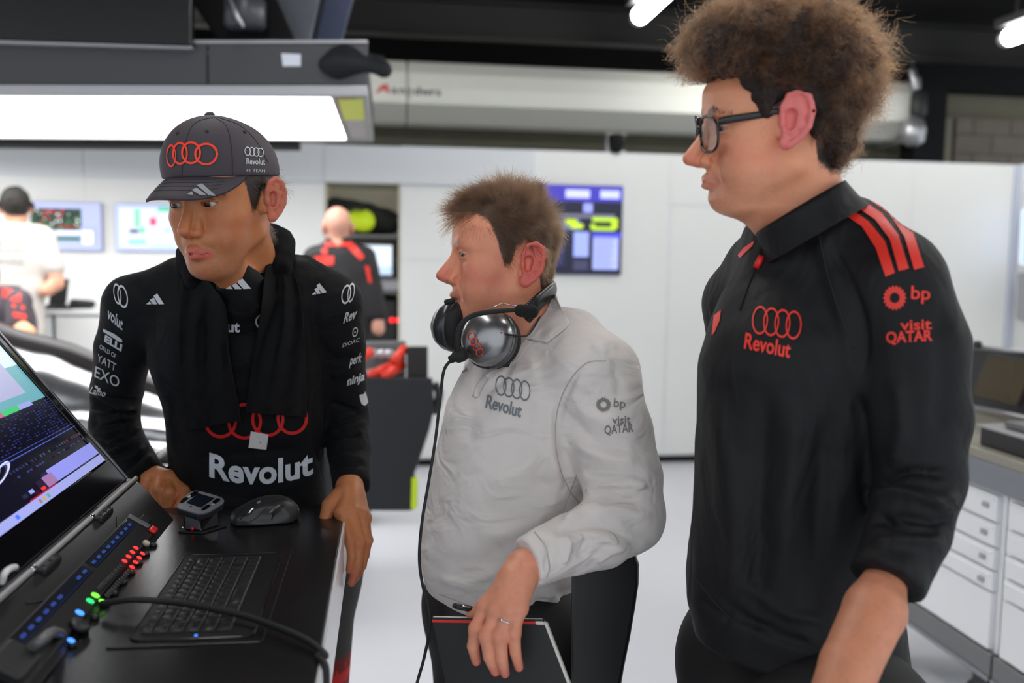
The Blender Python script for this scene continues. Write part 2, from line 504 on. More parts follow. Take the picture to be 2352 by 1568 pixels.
# ================================================================= the garage
YW = 6.80
m_floor = mat('floor_paint', srgb(220, 221, 228), rough=.28, vary=.02, vscale=1.5)
m_wall = mat('wall_panel_white', srgb(233, 234, 232), rough=.38, vary=.012, vscale=2.0)
m_wall2 = mat('wall_fascia_white', srgb(222, 226, 230), rough=.4)
m_black = mat('matt_black', (.006, .006, .007), rough=.7, spec=.2)
m_dark = mat('dark_steel', (.02, .02, .022), rough=.55)
m_alu = mat('aluminium', srgb(176, 176, 180), rough=.35, metal=.7)
m_steelgrey = mat('grey_coated_steel', srgb(112, 112, 114), rough=.4, metal=.2)
m_gfascia = mat('gantry_grey', srgb(72, 72, 76), rough=.42, metal=.3)
m_conc = mat('concrete_olive', srgb(125, 122, 105), rough=.8, vary=.1, vscale=3)
m_brick = mat('block_wall', srgb(112, 104, 94), rough=.85, vary=.12, vscale=5)
m_house = mat('shutter_box_cream', srgb(246, 246, 238), rough=.35)
m_rubber = mat('black_rubber', (.012, .012, .013), rough=.6)

def struct(o): o['kind'] = 'structure'; return o
struct(box('floor', (-6, -3, -.05), (8.0, 9.2, 0), m_floor))
struct(box('ceiling', (-6, -1.0, 3.75), (8.0, 9.2, 3.85), m_black))
# white modular back wall: panels with recessed joints around the storage opening
wb = bpy.data.objects.new('wall_back', None); COL.objects.link(wb); struct(wb)
xs = [-4.5, -3.3, -2.1, -1.28, -.46]
box('backing', (-4.5, YW + .004, 0), (-.46, YW + .09, 2.37), m_wall2, wb)
box('backing', (.09, YW + .007, 0), (5.06, YW + .09, 2.37), m_wall2, wb)
J = .0012
for a, b in zip(xs[:-1], xs[1:]):
    box('panel', (a + J, YW, .06), (b - J, YW + .006, 2.08), m_wall, wb, bevel=.001)
for a, b in zip([.09, 1.08, 2.12, 3.12, 4.1], [1.08, 2.12, 3.12, 4.1, 5.0]):
    if a == .09:
        box('panel', (a + J, YW, .06), (b - J, YW + .006, 1.54), m_wall, wb, bevel=.001)
        box('panel', (a + J, YW, 1.55), (b - J, YW + .006, 2.08), m_wall, wb, bevel=.001)
    elif a == 2.12:
        box('panel', (a + J, YW, 1.99), (b - J, YW + .006, 2.36), m_wall, wb, bevel=.001)
    else:
        box('panel', (a + J, YW, .06), (b - J, YW + .006, 2.36 if a > 1.2 or a == 1.08 else 2.08), m_wall, wb, bevel=.001)
box('panel', (-.46 + J, YW, .06), (.09 - J, YW + .006, .90), m_wall, wb, bevel=.001)
for a, b in ((-4.5, -2.1), (-2.1, -.46), (-.46, 1.08)):
    box('fascia_panel', (a + J, YW - .035, 2.095), (b - J, YW + .05, 2.36), m_wall2, wb, bevel=.004)
d1 = struct(box('door_1', (2.135, YW + .003, .06), (3.105, YW + .007, 1.98), m_wall, None, bevel=.001))
struct(box('baseboard_back', (-4.5, YW - .004, 0), (5.0, YW + .05, .05), m_black))
struct(box('wall_right', (5.0, .8, 0), (5.06, YW + .05, 2.37), m_wall))
struct(box('wall_left', (-4.56, .5, 0), (-4.5, YW + .05, 2.37), m_wall))
struct(box('trim_1', (4.955, YW - .045, .05), (5.0, YW, 2.36), mat('trim_bluegrey', srgb(192, 198, 214), rough=.25)))
# the building behind and above
struct(box('wall_building', (-6, 8.9, 0), (7.8, 9.0, 3.75), m_conc))
wr = struct(bpy.data.objects.new('wall_blockwork', None)); COL.objects.link(wr)
yb = 8.6
bx0 = onY(2200, 225, yb)[0]
box('mortar', (bx0, yb + .012, 1.9), (7.8, yb + .1, 3.02), mat('mortar', srgb(92, 86, 78), rough=.9), wr)
bm0 = None
for j in range(6):
    z = 1.92 + j * .19; off = (j % 2) * .2
    for i in range(-1, 9):
        a = max(bx0, bx0 + i * .4 + off); b = bx0 + (i + 1) * .4 + off - .012
        if b - a < .03: continue
        box('brick', (a, yb, z), (b, yb + .02, min(z + .178, 3.02)), m_brick, wr)
struct(box('beam_lintel', (-6, 8.66, 3.30), (7.8, 8.88, 3.74), m_black))
struct(box('column_black', (onY(2102, 300, 8.3)[0], 8.3, 0), (onY(2172, 300, 8.3)[0], 8.55, 3.3), m_black))
struct(box('trim_2', (onY(2172, 300, 8.5)[0], 8.5, 1.5), (onY(2188, 300, 8.5)[0], 8.58, 3.0), m_conc))
# horizontal ribs of the corrugated closure below the shutter box
for j in range(5):
    box('rib', (-5.9, 8.86, 2.30 + j * .085), (7.8, 8.9, 2.35 + j * .085), m_conc, bpy.data.objects['wall_building'], bevel=.012)

# roller-shutter housing: long cream box with a bent profile
yh = 8.05
hx0 = -3.0; hx1 = onY(2098, 240, yh)[0]
def hz(px, py): return onY(px, py, yh)[2]
zt, za, zb_, zc = hz(1500, 158), hz(1500, 190), hz(1500, 258), hz(1500, 292)
sh = thing('roller_shutter_box', 'long cream roller shutter housing running under the black ceiling', 'shutter box', (0, yh, zb_))
prof = [(yh + .30, zt), (yh + .10, zt - .005), (yh, za), (yh - .03, (za + zb_) / 2), (yh - .01, zb_), (yh + .28, zc), (yh + .55, zc), (yh + .55, zt)]
hxm = onY(935, 240, yh)[0]
prism('casing', [(hx0, y, z) for y, z in prof], (hxm - hx0 - .006, 0, 0), m_house, sh, bevel=.01)
prism('casing', [(hxm + .006, y, z) for y, z in prof], (hx1 - hxm - .006, 0, 0), m_house, sh, bevel=.01)
prism('end_plate', [(hx1, y, z) for y, z in [(yh - .06, zt + .02), (yh - .08, zb_), (yh + .2, zc - .04), (yh + .6, zc - .04), (yh + .6, zt + .02)]], (.03, 0, 0), m_alu, sh, bevel=.01)
m_inkdark = mat('print_dark', srgb(50, 52, 48), rough=.6)
m_inkred = mat('print_red_sign', srgb(226, 60, 44), rough=.5)
bv = bvh_of([o for o in sh.children if o.name.startswith('casing')])
for ch_, x_ in zip('angdwrs', (899, 916, 933, 950, 966, 988, 1001)):
    stamp('letter', Ink().text(ch_, size=32, bold=.01), m_inkdark, sh, bv, affine(x_, 214 + (x_ - 899) * .05, 1.0, .05, 0, -.82), off=.002, edge=40)
k = Ink().poly([(0, 0), (12, 22), (24, 27), (28, 2), (21, 2), (19, 12), (12, 9), (8, 2)])
stamp('emblem', k, m_inkred, sh, bv, affine(862, 213, 1.2, .05, 0, -.8), off=.002, edge=60)
# hoist hanging at the end of the housing
ho = thing('chain_hoist', 'silver chain hoist hanging beside the end of the shutter housing', 'hoist', onY(2105, 330, yh - .1))
tube('rod', [onY(2093, 100, yh - .1), onY(2094, 160, yh - .1)], .02, m_dark, ho)
tube('hook', smooth_path([onY(2094, 160, yh - .1), onY(2100, 180, yh - .12), onY(2104, 205, yh - .12)]), .035, m_alu, ho)
lathe('motor', onY(2110, 240, yh - .1), (0, 0, 1), [(.02, .14), (.07, .10), (.075, -.08), (.05, -.12)], m_dark, ho)
lathe('drum', onY(2098, 300, yh - .1), (0, 0, 1), [(.03, .13), (.09, .09), (.11, 0), (.10, -.1), (.05, -.14)], m_alu, ho)

# ceiling cable ladder
ct = thing('cable_ladder', 'dark steel cable ladder slung below the ceiling above the cream housing', 'cable tray', (0, 7.6, 3.2))
yc = 7.6
m_tray = mat('tray_steel', srgb(7, 6, 5), rough=.6, metal=.3)
for z, nm in ((onY(1200, 12, yc)[2], 'rail'), (onY(1200, 70, yc)[2], 'rail')):
    box(nm, (-1.2, yc, z - .016), (6.2, yc + .04, z + .016), m_tray, ct)
zl, zu = onY(1200, 70, yc)[2], onY(1200, 12, yc)[2]
x = -1.1
while x < 6.1:
    box('rung', (x, yc + .005, zl), (x + .035, yc + .03, zu), m_tray, ct); x += .148
bmx = thing('ceiling_beam', 'brown steel ceiling beam behind the cable ladder', 'beam', (0, 7.2, 3.25))
box('web', (-6, 7.2, 3.28), (6.2, 7.26, 3.5), mat('beam_brown', srgb(8, 7, 6), rough=.7), bmx)
box('flange', (-6, 7.15, 3.25), (6.2, 7.31, 3.28), m_tray, bmx)
box('flange', (-6, 7.15, 3.5), (6.2, 7.31, 3.53), m_tray, bmx)
tube('hanging_cable', smooth_path([onY(930, 68, 7.6), onY(1010, 82, 7.58), onY(1060, 88, 7.58), onY(1120, 82, 7.58), onY(1180, 72, 7.6)]), .012, m_tray)
tag(bpy.data.objects['hanging_cable'], 'loose brown cable sagging below the ceiling cable ladder', 'cable')

# fluorescent tubes on the ceiling, in rows along the garage
m_tube = mat('tube_light', (1, .985, .95), rough=.4, emit=20.0)
TZ = 3.25
m_tube_fill = mat('tube_light_fill', (1, .985, .93), rough=.4, emit=60.0)  # stronger emission for the two unseen tubes added to brighten the shutter box
def tube_lamp(x, y0, y1, label, m_t=None):
    t = thing('fluorescent_lamp', label, 'lamp', (x, y0, TZ), 'ceiling tube lamps')
    tube('lamp_tube', [(x, y0 + .03, TZ), (x, y1 - .03, TZ)], .06, m_t or m_tube, t, seg=12)
    for y in (y0, y1): lathe('end_cap', (x, y - .02, TZ), (0, 1, 0), [(.03, 0), (.062, .01), (.062, .05)], m_alu, t, seg=14)
    box('housing', (x - .09, y0 - .02, TZ + .07), (x + .09, y1 + .02, TZ + .13), m_dark, t)
    for y in (y0 + .1, y1 - .1): box('hanger', (x - .008, y - .008, TZ + .12), (x + .008, y + .008, 3.75), m_dark, t)
    for y in (y0 + .03, y1 - .03): box('clip', (x - .02, y - .01, TZ + .04), (x + .02, y + .01, TZ + .08), m_dark, t)
a = onZ(1468, 38, TZ); b = onZ(2312, 88, TZ)
tube_lamp(a[0], a[1] - 2.2, a[1], 'bright tube lamp above the curly-haired man, nearer the frame centre')
tube_lamp(b[0], b[1] - 2.2, b[1], 'bright tube lamp at the right picture edge above the block wall')
tube_lamp(a[0], a[1] - 5.2, a[1] - 3.0, 'ceiling tube lamp overhead of the people near the camera')
tube_lamp(b[0], b[1] - 5.2, b[1] - 3.0, 'ceiling tube lamp above the drawer cabinets')
tube_lamp(a[0] - 2.2, a[1] - 5.2, a[1] - 3.0, 'ceiling tube lamp above the console end')

tube_lamp(-1.78, 6.95, 7.5, 'added unseen fill tube for the shutter housing, behind the overhead monitor', m_tube_fill)  # invented lamp, kept out of sight, brightens the left of the shutter box
tube_lamp(3.2, 6.95, 7.5, 'added unseen fill tube for the shutter housing, behind the curly hair', m_tube_fill)  # invented lamp, kept out of sight, brightens the right of the shutter box
# ---- overhead light gantry (turned a little against the room)
GA = onZ(851, 268, 2.25)
e1 = np.array((-math.cos(math.radians(11.5)), math.sin(math.radians(11.5)), 0)); e2 = np.array((0, 1.0, 0)); en = np.array((e1[1], -e1[0], 0))
_gm = np.linalg.inv(np.array([[e1[0], e2[0]], [e1[1], e2[1]]]))
def guv(p): return _gm @ (np.asarray(p) - GA)[:2]
gy0 = guv(onZ(840, 215, 2.25))[1]; gy1 = guv(onZ(862, 322, 2.25))[1]
def gp(u, v, z): return GA + e1 * u + e2 * v + np.array((0, 0, z - 2.25))
def gbox(name, u0, u1, v0, v1, z0, z1, m, parent, bevel=0):
    lo = [gp(u0, v0, z0), gp(u0, v1, z0), gp(u1, v1, z0), gp(u1, v0, z0)]; hi = [p + np.array((0, 0, z1 - z0)) for p in lo]
    return hexa(name, lo, hi, m, parent, bevel)
ga = thing('light_gantry', 'overhead light gantry with grey fascia and glowing white underside', 'light gantry', gp(0, gy0, 2.25))
m_led = mat('led_diffuser', (1, 1, 1), rough=.5, emit=4.4)
LU = 4.6
u_d0 = guv(onZ(777, 270, 2.25))[0]
gbox('diffuser', u_d0, LU - .05, gy0 + .07, gy1 - .06, 2.248, 2.262, m_led, ga)
m_gend = mat('gantry_end_panel', srgb(190, 184, 186), rough=.45)
gbox('end_panel', .03, u_d0 - .02, gy0 + .06, gy1 - .05, 2.252, 2.27, m_gend, ga)
gbox('rim', 0, LU, gy0, gy0 + .05, 2.24, 2.285, m_alu, ga, bevel=.004)
gbox('rim', 0, LU, gy1 - .05, gy1, 2.24, 2.285, m_alu, ga, bevel=.004)
gbox('rim', 0, .03, gy0 + .05, gy1 - .05, 2.24, 2.285, m_alu, ga, bevel=.004)
gbox('rim', u_d0 - .025, u_d0, gy0 + .05, gy1 - .05, 2.243, 2.285, m_alu, ga, bevel=.004)
us = guv(onZ(466, 205, 2.25))[0]
gbox('fascia', 0, us - .004, gy0 + .012, gy0 + .04, 2.287, 2.455, m_gfascia, ga, bevel=.003)
gbox('fascia', us + .004, LU, gy0 + .012, gy0 + .04, 2.287, 2.455, m_gfascia, ga, bevel=.003)
gbox('cover', 0, LU, gy0 + .04, gy1, 2.287, 2.42, m_dark, ga)
gbox('top_trim', 0, LU, gy0 + .005, gy0 + .05, 2.456, 2.472, m_alu, ga, bevel=.003)
gbox('cross_rail', .45, LU, gy1 + .01, gy1 + .14, 2.20, 2.33, m_black, ga)
nt = box('sticky_note', (-.5, -.5, -.01), (.5, .5, .01), mat('note_yellow', srgb(224, 232, 110), rough=.8))
q = [onZ(x, y, 2.2385) for x, y in ((776, 228), (834, 226), (838, 275), (790, 276))]
bpy.data.objects.remove(nt)
hexa('sticky_note', [p - np.array((0, 0, .001)) for p in q], q, mat('note_yellow'))
tag(bpy.data.objects['sticky_note'], 'yellow paper note stuck under the gantry end', 'note')
def on_fascia(px, py, off=0.0):
    n = en; v = ray(px, py); t = ((gp(0, gy0 + .012 - off, 2.3) - EYE) @ n) / (v @ n); return EYE + v * t
q = [on_fascia(*p) for p in ((646, 123), (691, 125), (691, 152), (650, 152))]
hexa('tape_tab', q, [p - e2 * .004 for p in q], mat('clear_tape', srgb(214, 220, 232), rough=.3))
tag(bpy.data.objects['tape_tab'], 'small square of pale tape on the grey gantry fascia', 'tape')
# things above the gantry
def gv(px, py, off): 
    v = ray(px, py); t = ((gp(0, gy0 + off, 2.3) - EYE) @ en) / (v @ en); return EYE + v * t
om = thing('overhead_monitor', 'large black monitor back standing above the light gantry', 'monitor', gv(200, 100, -.05))
q = [gv(-120, 92, -.02), gv(441, 108, -.02), gv(441, -90, -.02), gv(-120, -110, -.02)]
def slab(name, q, th, m, parent, bevel=.01):
    q = [np.asarray(p) for p in q]; return hexa(name, [p + e2 * th for p in q], q, m, parent, bevel)
slab('housing', q, .06, mat('monitor_black', (.004, .004, .0045), rough=.35), om)
slab('bottom_edge', [gv(-120, 96, -.04), gv(441, 112, -.04), gv(441, 106, -.04), gv(-120, 88, -.04)], .08, m_alu, om, .003)
st = thing('hanging_post', 'black hanging column between the monitor and the tapered pylon above the gantry', 'post', gv(560, 118, .2))
q = [gv(520, 120, .15), gv(690, 120, .15), gv(612, -60, .15), gv(395, -60, .15)]
slab('column', q, .15, m_black, st)
lathe('camera_body', gv(563, 20, .0), (0, 0, 1), [(.05, .14), (.075, .12), (.075, .04), (.085, .03), (.085, -.07), (.07, -.085)], mat('camera_dark', srgb(52, 54, 62), rough=.4), st)
tube('antenna', [gv(528, -5, -.1), gv(548, 42, -.1), gv(560, 62, -.1)], [.008, .010, .005], m_alu, st)
py_ = thing('tapered_pylon', 'grey tapered pylon panel hanging above the right end of the gantry', 'pylon', gv(725, 108, .3))
m_py = mat('pylon_grey', srgb(110, 112, 122), rough=.35, metal=.4, vary=.3, vscale=4)
slab('panel', [gv(673, 112, .3), gv(711, 112, .3), gv(741, -30, .3), gv(594, -30, .3)], .05, m_py, py_)
slab('panel', [gv(716, 112, .3), gv(780, 112, .3), gv(818, -30, .3), gv(749, -30, .3)], .05, mat('pylon_blue', srgb(52, 60, 84), rough=.35, metal=.4, vary=.3, vscale=4), py_)
slab('seam', [gv(709, 112, .31), gv(718, 112, .31), gv(751, -30, .31), gv(739, -30, .31)], .05, m_dark, py_)
tube('blue_strap', [gv(452, 116, .1), gv(488, 95, .1)], .006, mat('strap_blue', srgb(40, 80, 190), rough=.5))
tag(bpy.data.objects['blue_strap'], 'short blue strap tied above the gantry beside the monitor', 'strap')
# dark peaked cap lying on the gantry edge
S = Sculpt(gv(760, 140, 0) - .42, gv(760, 140, 0) + .42, .009)
S.chain([gv(688, 118, .08), gv(740, 124, .08), gv(800, 130, .05)], [.03, .055, .05], k=.03)
S.ball(gv(785, 150, .02), (.10, .09, .055), k=.03)
S.chain([gv(800, 135, .05), gv(845, 136, .05), gv(872, 140, .05)], [.045, .03, .022], k=.03)
S.chain([gv(830, 150, .02), gv(862, 155, .02), gv(882, 160, .02)], [.03, .026, .034], k=.03)
V, F = S.mesh(); V = V + vnormals(V, F) * (vnoise(V * 14) * .008)[:, None]
o = mesh_obj('crumpled_jacket', V, F, mat('navy_cloth', srgb(16, 18, 26), rough=.8))
tag(o, 'crumpled dark navy garment slung over the gantry corner', 'jacket')

# small wall-top camera
wc = thing('wall_camera', 'small black camera standing on top of the white wall', 'camera', onY(1416, 352, YW))
p = onY(1416, 330, YW)
lathe('head', p, (0, 0, 1), [(.04, .07), (.062, .065), (.06, .0), (.04, -.05), (.03, -.07)], m_black, wc, seg=20)
box('bracket', (p[0] - .07, YW, p[2] + .062), (p[0] + .07, YW + .05, p[2] + .078), m_alu, wc)
box('foot', (p[0] + .02, YW - .01, 2.36), (p[0] + .07, YW + .05, p[2] - .055), m_wall2, wc)
box('bracket', (p[0] - .07, YW + .02, 2.36), (p[0] - .055, YW + .05, p[2] + .078), m_alu, wc)
# ================================================================= engineers' console in front
TZt = 1.11
def onPl(px, py, c, n):
    v = ray(px, py); n = np.asarray(n, float); return EYE + v * (((np.asarray(c) - EYE) @ n) / (v @ n))
m_top = mat('console_black_satin', (.013, .013, .014), rough=.27, spec=.55, bump=(900, .0001, 2))
m_gloss = mat('gloss_black', (.005, .005, .006), rough=.12)
m_plast = mat('black_plastic', (.014, .014, .015), rough=.45)
m_white_gloss = mat('white_gloss', srgb(225, 226, 228), rough=.2)
m_chrome = mat('chrome', srgb(215, 215, 218), rough=.18, metal=1.0)
co = thing('engineer_console', 'black standing-height console with white edge and slanted equipment panel', 'console', (-.45, 1.0, 0))
box('table_top', (-.95, .15, 1.075), (-.0785, 1.72, TZt), m_top, co, bevel=.002)
box('edge_strip', (-.0785, .15, 1.0), (-.0745, 1.715, 1.1092), m_white_gloss, co, bevel=.0012)
box('cabinet_body', (-.93, .2, .08), (-.12, 1.62, 1.075), m_white_gloss, co, bevel=.004)
box('plinth', (-.9, .25, 0), (-.16, 1.58, .08), m_plast, co)
pp_ = [(-.373, 1.1105, 1.640), (-.385, 1.1105, 1.650), (-.49, 1.1105, 1.722), (-.49, 1.172, 1.722), (-.462, 1.163, 1.722), (-.452, 1.1595, 1.718)]
n_ = len(pp_)
mesh_obj('slanted_panel', [(x, .15, z) for x, z, y in pp_] + [(x, y, z) for x, z, y in pp_], [tuple(range(n_))[::-1], tuple(range(n_, 2 * n_))] + [(i, (i + 1) % n_, n_ + (i + 1) % n_, n_ + i) for i in range(n_)], mat('panel_black', (.013, .013, .014), rough=.38), co, smooth=False, bevel=.0015)
PB = np.array((-.373, 1.0, 1.111)); pt = np.array((-.079, 0, .0485)); pt = pt / np.linalg.norm(pt); pn = np.array((-pt[2], 0, pt[0])) * -1
if pn[2] < 0: pn = -pn
def onS(px, py, off=0.0): return onPl(px, py, PB + pn * off, pn)
# cut-out outline on the slanted panel and hinges with the chrome rod
for poly in ([(455 - 0, 0)],): pass
m_line = mat('groove', (.003, .003, .003), rough=.5)
tube('groove_line', [onS(*p, .0004) for p in [(268, 1186), (270, 1218), (240, 1240), (100, 1380), (60, 1385)]], .0012, m_line, co, seg=6)
RX, RZ = -.4575, 1.1655
tube('hinge_rod', [(RX, .15, RZ), (RX, 1.722, RZ)], .0042, mat('rod_silver', srgb(200, 200, 204), rough=.35, metal=.4), co, seg=14)
for y in (1.50, 1.262, 1.02, .6):
    h = box('hinge', (RX - .014, y - .03, RZ - .012), (RX + .016, y + .03, RZ + .001), m_plast, co, bevel=.004)
    for k in (-.022, 0, .022): lathe('screw', (RX + .011, y + k, RZ + .001), (0, 0, 1), [(.003, 0), (.003, .001), (.001, .0012)], m_dark, h, seg=10)
    lathe('collar', (RX, y - .04, RZ), (0, 1, 0), [(.0046, 0), (.0052, .002), (.0052, .012), (.0046, .014)], m_chrome, co, seg=14)

# ---- tilting monitor
M0 = np.array((-.503, 1.0, 1.205)); tm = np.array((-.178, 0, .226)); tm /= np.linalg.norm(tm); mn = np.array((tm[2], 0, -tm[0]))
def onM(px, py, off=0.0): return onPl(px, py, M0 + mn * off, mn)
mo = thing('console_monitor', 'tilted black monitor showing timing data on the console at left', 'monitor', (-.46, 1.4, 1.17))
def mp(y, s, off=0.0): return np.array((M0[0], y, M0[2])) + tm * s + mn * off
def mbox(name, y0, y1, s0, s1, o0, o1, m, parent, bevel=.002):
    return hexa(name, [mp(y0, s0, o0), mp(y1, s0, o0), mp(y1, s1, o0), mp(y0, s1, o0)], [mp(y0, s0, o1), mp(y1, s0, o1), mp(y1, s1, o1), mp(y0, s1, o1)], m, parent, bevel)
SY0, SY1, SH = 1.150, 1.682, .30
mbox('lid', .2, 1.712, -.055, .36, -.05, -.012, m_gloss, mo, .006)
mbox('bezel_bottom', .2, 1.705, -.05, -.003, -.012, .004, m_gloss, mo)
mbox('bezel_top', SY0 - .02, 1.705, SH + .002, SH + .025, -.012, .004, m_gloss, mo)
mbox('bezel_side', SY1 + .002, 1.705, -.003, SH + .002, -.012, .004, m_gloss, mo)
mbox('bezel_side', SY0 - .02, SY0 - .002, -.003, SH + .002, -.012, .004, m_gloss, mo)
mbox('rim', 1.705, 1.712, -.05, SH + .03, -.012, .006, mat('rim_satin', srgb(120, 120, 124), rough=.25, metal=.8), mo, .001)
m_disp = mat('display_pixels', (1, 1, 1), rough=.25, vcol=True, emit=.6)
def c8(*c): return srgb(*c)
R = [(0, 0, 1, 1, c8(10, 9, 26))]
R += [(0, .50, 1, 1, c8(100, 164, 176)), (0, .565, .90, 1, c8(168, 170, 206)), (0, .80, .90, 1, c8(200, 204, 226)), (.90, .74, 1, 1, c8(198, 222, 226))]
R += [(.0, .5, .55, .525, c8(190, 120, 150)), (.55, .485, .66, .515, c8(186, 94, 140)), (.66, .485, .78, .515, c8(60, 190, 110)), (.78, .485, .88, .515, c8(150, 160, 220))]
r_ = random.Random(3)
for j in range(13):
    v = .30 + j * .0145
    for i in range(34):
        u = .18 + i * .024
        if r_.random() < .5: R.append((u, v, u + .012 + .004 * r_.random(), v + .006, c8(30 + r_.randrange(20), 36 + r_.randrange(24), 84 + r_.randrange(40))))
R += [(.42, .262, 1, .266, c8(86, 104, 190)), (.42, .282, 1, .285, c8(70, 86, 170))]
for i in range(26):
    u = .42 + i * .022
    if r_.random() < .7: R.append((u, .205, u + .014, .22, c8(*r_.choice([(64, 52, 120), (104, 36, 52), (40, 76, 60), (44, 50, 100), (40, 40, 70)]))))
    if r_.random() < .5: R.append((u, .172, u + .016, .182, c8(50, 54, 110)))
R += [(.60, .055, 1, .135, c8(136, 140, 224)), (.545, .055, .62, .115, c8(150, 110, 160)), (.40, .047, .6, .053, c8(170, 30, 60)), (0, 0, 1, .046, c8(150, 156, 216)),
      (.50, .058, .53, .075, c8(220, 50, 50)), (.43, .075, .46, .095, c8(140, 150, 220)), (.47, .012, .485, .034, c8(190, 160, 60)), (.50, .012, .515, .034, c8(90, 150, 140)), (.44, .012, .455, .034, c8(150, 110, 130)), (.28, .012, .30, .034, c8(70, 110, 240))]
mbox('screen_glass', SY0, SY1, 0, SH, -.012, .0, m_gloss, mo, 0)
sc_ = rects('display', mp(SY0, 0, .0006), (0, SY1 - SY0, 0), tm * SH, R, m_disp, mo, nrm=mn)
bvm = bvh_of([sc_])
k = Ink().ring(0, 0, 22, 26, 6).ring(-26, 0, 22, 26, 6)
stamp('display_rings', k, mat('display_white', srgb(190, 196, 240), rough=.4, emit=.7), mo, bvm, affine(0, 1090, .9, -.5, .35, -1.1), off=.0012, edge=20)
tube('cable_guide', smooth_path([onM(4, 1338, .03), onM(10, 1318, .04), onM(22, 1306, .04), onM(35, 1302, .03)]), .004, mat('white_plastic', srgb(235, 235, 235), rough=.4), mo, seg=8)

# ---- intercom panel lying on the slope
ic = thing('intercom_panel', 'black intercom panel with red, green and blue lit keys on the console slope', 'intercom', onS(220, 1350))
def sq(pts, o0, o1, name, m, parent, bevel=.001): return hexa(name, [onS(*p, o0) for p in pts], [onS(*p, .0) + pn * o1 for p in pts], m, parent, bevel)
q = [onS(362, 1232), onS(322, 1192)]
Yf = q[0][1]; Yn = onS(60, 1540)[1]
def slp(y, s, off=0.0): return np.array((PB[0], y, PB[2])) + pt * s + pn * off
def sco(px, py): p = onS(px, py); return p[1], (p - np.array((PB[0], p[1], PB[2]))) @ pt
def sbox(name, y0, y1, s0, s1, o0, o1, m, parent, bevel=.001):
    return hexa(name, [slp(y0, s0, o0), slp(y0, s1, o0), slp(y1, s1, o0), slp(y1, s0, o0)], [slp(y0, s0, o1), slp(y0, s1, o1), slp(y1, s1, o1), slp(y1, s0, o1)], m, parent, bevel)
y1_, s1_ = sco(318, 1195); y2_, s2_ = sco(360, 1240)
S0, S1 = .010, .060
ya, yb_ = .98, sco(345, 1215)[0]
sbox('body', ya, yb_, S0, S1, -.001, .006, mat('intercom_black', (.012, .012, .013), rough=.4), ic, .0015)
sbox('end_bracket', yb_ - .018, yb_ - .002, S0 + .012, S1, .006, .008, m_steelgrey, ic)
sbox('latch', yb_ + .01, yb_ + .035, .028, .044, 0, .004, m_plast, ic)
for (ya1, yb1) in ((yb_ - .235, yb_ - .03), (ya + .03, yb_ - .25)):
    dsp = sbox('display_window', ya1, yb1, .040, .057, .006, .0068, m_gloss, ic, .0004)
    R = [(0, 0, 1, 1, (.002, .003, .008)), (0, .04, 1, .08, c8(20, 40, 90))]
    n = int((yb1 - ya1) / .022)
    for i in range(n):
        if r_.random() < .75: R.append(((i + .2) / n, .35, (i + .75) / n, .65, c8(38, 62, 128)))
    rects('display_text', slp(ya1 + .001, .041, .0072), (0, yb1 - ya1 - .002, 0), pt * .015, R, mat('intercom_display', (1, 1, 1), rough=.3, vcol=True, emit=.6), ic, nrm=pn)
m_kred = mat('led_red', srgb(255, 40, 40), rough=.4, emit=1.6); m_kgr = mat('led_green', srgb(110, 235, 60), rough=.4, emit=1.3)
m_kgr2 = mat('led_green_deep', srgb(30, 205, 105), rough=.4, emit=1.2); m_kbl = mat('led_blue', srgb(60, 130, 255), rough=.4, emit=1.6)
m_koff = mat('key_dark', (.02, .02, .021), rough=.4)
def key_at(px, py, m, r=.0048, name='lit_key'):
    lathe(name, onS(px, py, .006), pn, [(r, 0), (r, .0008), (r * .7, .0014), (r * .2, .0016)], m, ic, seg=12)
for p in ((312, 1258), (304, 1268), (295, 1278), (286, 1288), (327, 1271), (320, 1281), (311, 1291), (303, 1302)): key_at(*p, m_kred, .0042)
key_at(219, 1367, m_kgr, .0058); key_at(236, 1382, m_kgr, .0058); key_at(207, 1380, m_kgr2, .0055); key_at(183, 1407, m_kbl, .0058); key_at(163, 1471, m_kbl, .005)
for i in range(12):
    t = i / 11; key_at(278 - 50 * t, 1300 + 52 * t, m_koff, .0042, 'key'); key_at(296 - 50 * t, 1312 + 56 * t, m_koff, .0042, 'key')
sbox('red_tab', yb_ - .03, yb_ - .008, .008, .02, .006, .012, mat('red_plastic', srgb(225, 30, 30), rough=.4), ic, .003)
lathe('white_knob', onS(334, 1250, .006), pn, [(.006, 0), (.006, .004), (.004, .006)], mat('cream_plastic', srgb(190, 186, 170), rough=.5), ic, seg=16)
lathe('speaker_knob', onS(180, 1440, .006), pn, [(.013, 0), (.013, .005), (.010, .007)], m_plast, ic, seg=20)
tube('gooseneck_mount', smooth_path([onS(140, 1455, .006), onS(120, 1452, .03), onS(95, 1470, .035), onS(70, 1490, .02)]), .006, m_steelgrey, ic, seg=10)
sbox('mount_block', ya - .01, ya + .05, S0 + .005, S1 - .005, .006, .022, m_plast, ic, .004)
for i in range(10):
    y = yb_ - .06 - i * .042
    lathe('reflection_knob', np.array((PB[0] + .002, y, TZt + .0005)), (0, 0, 1), [(.006, 0), (.005, .005), (.003, .006)], m_plast, ic, seg=12)  # small dark shapes modelled in place of connector reflections along the slope base

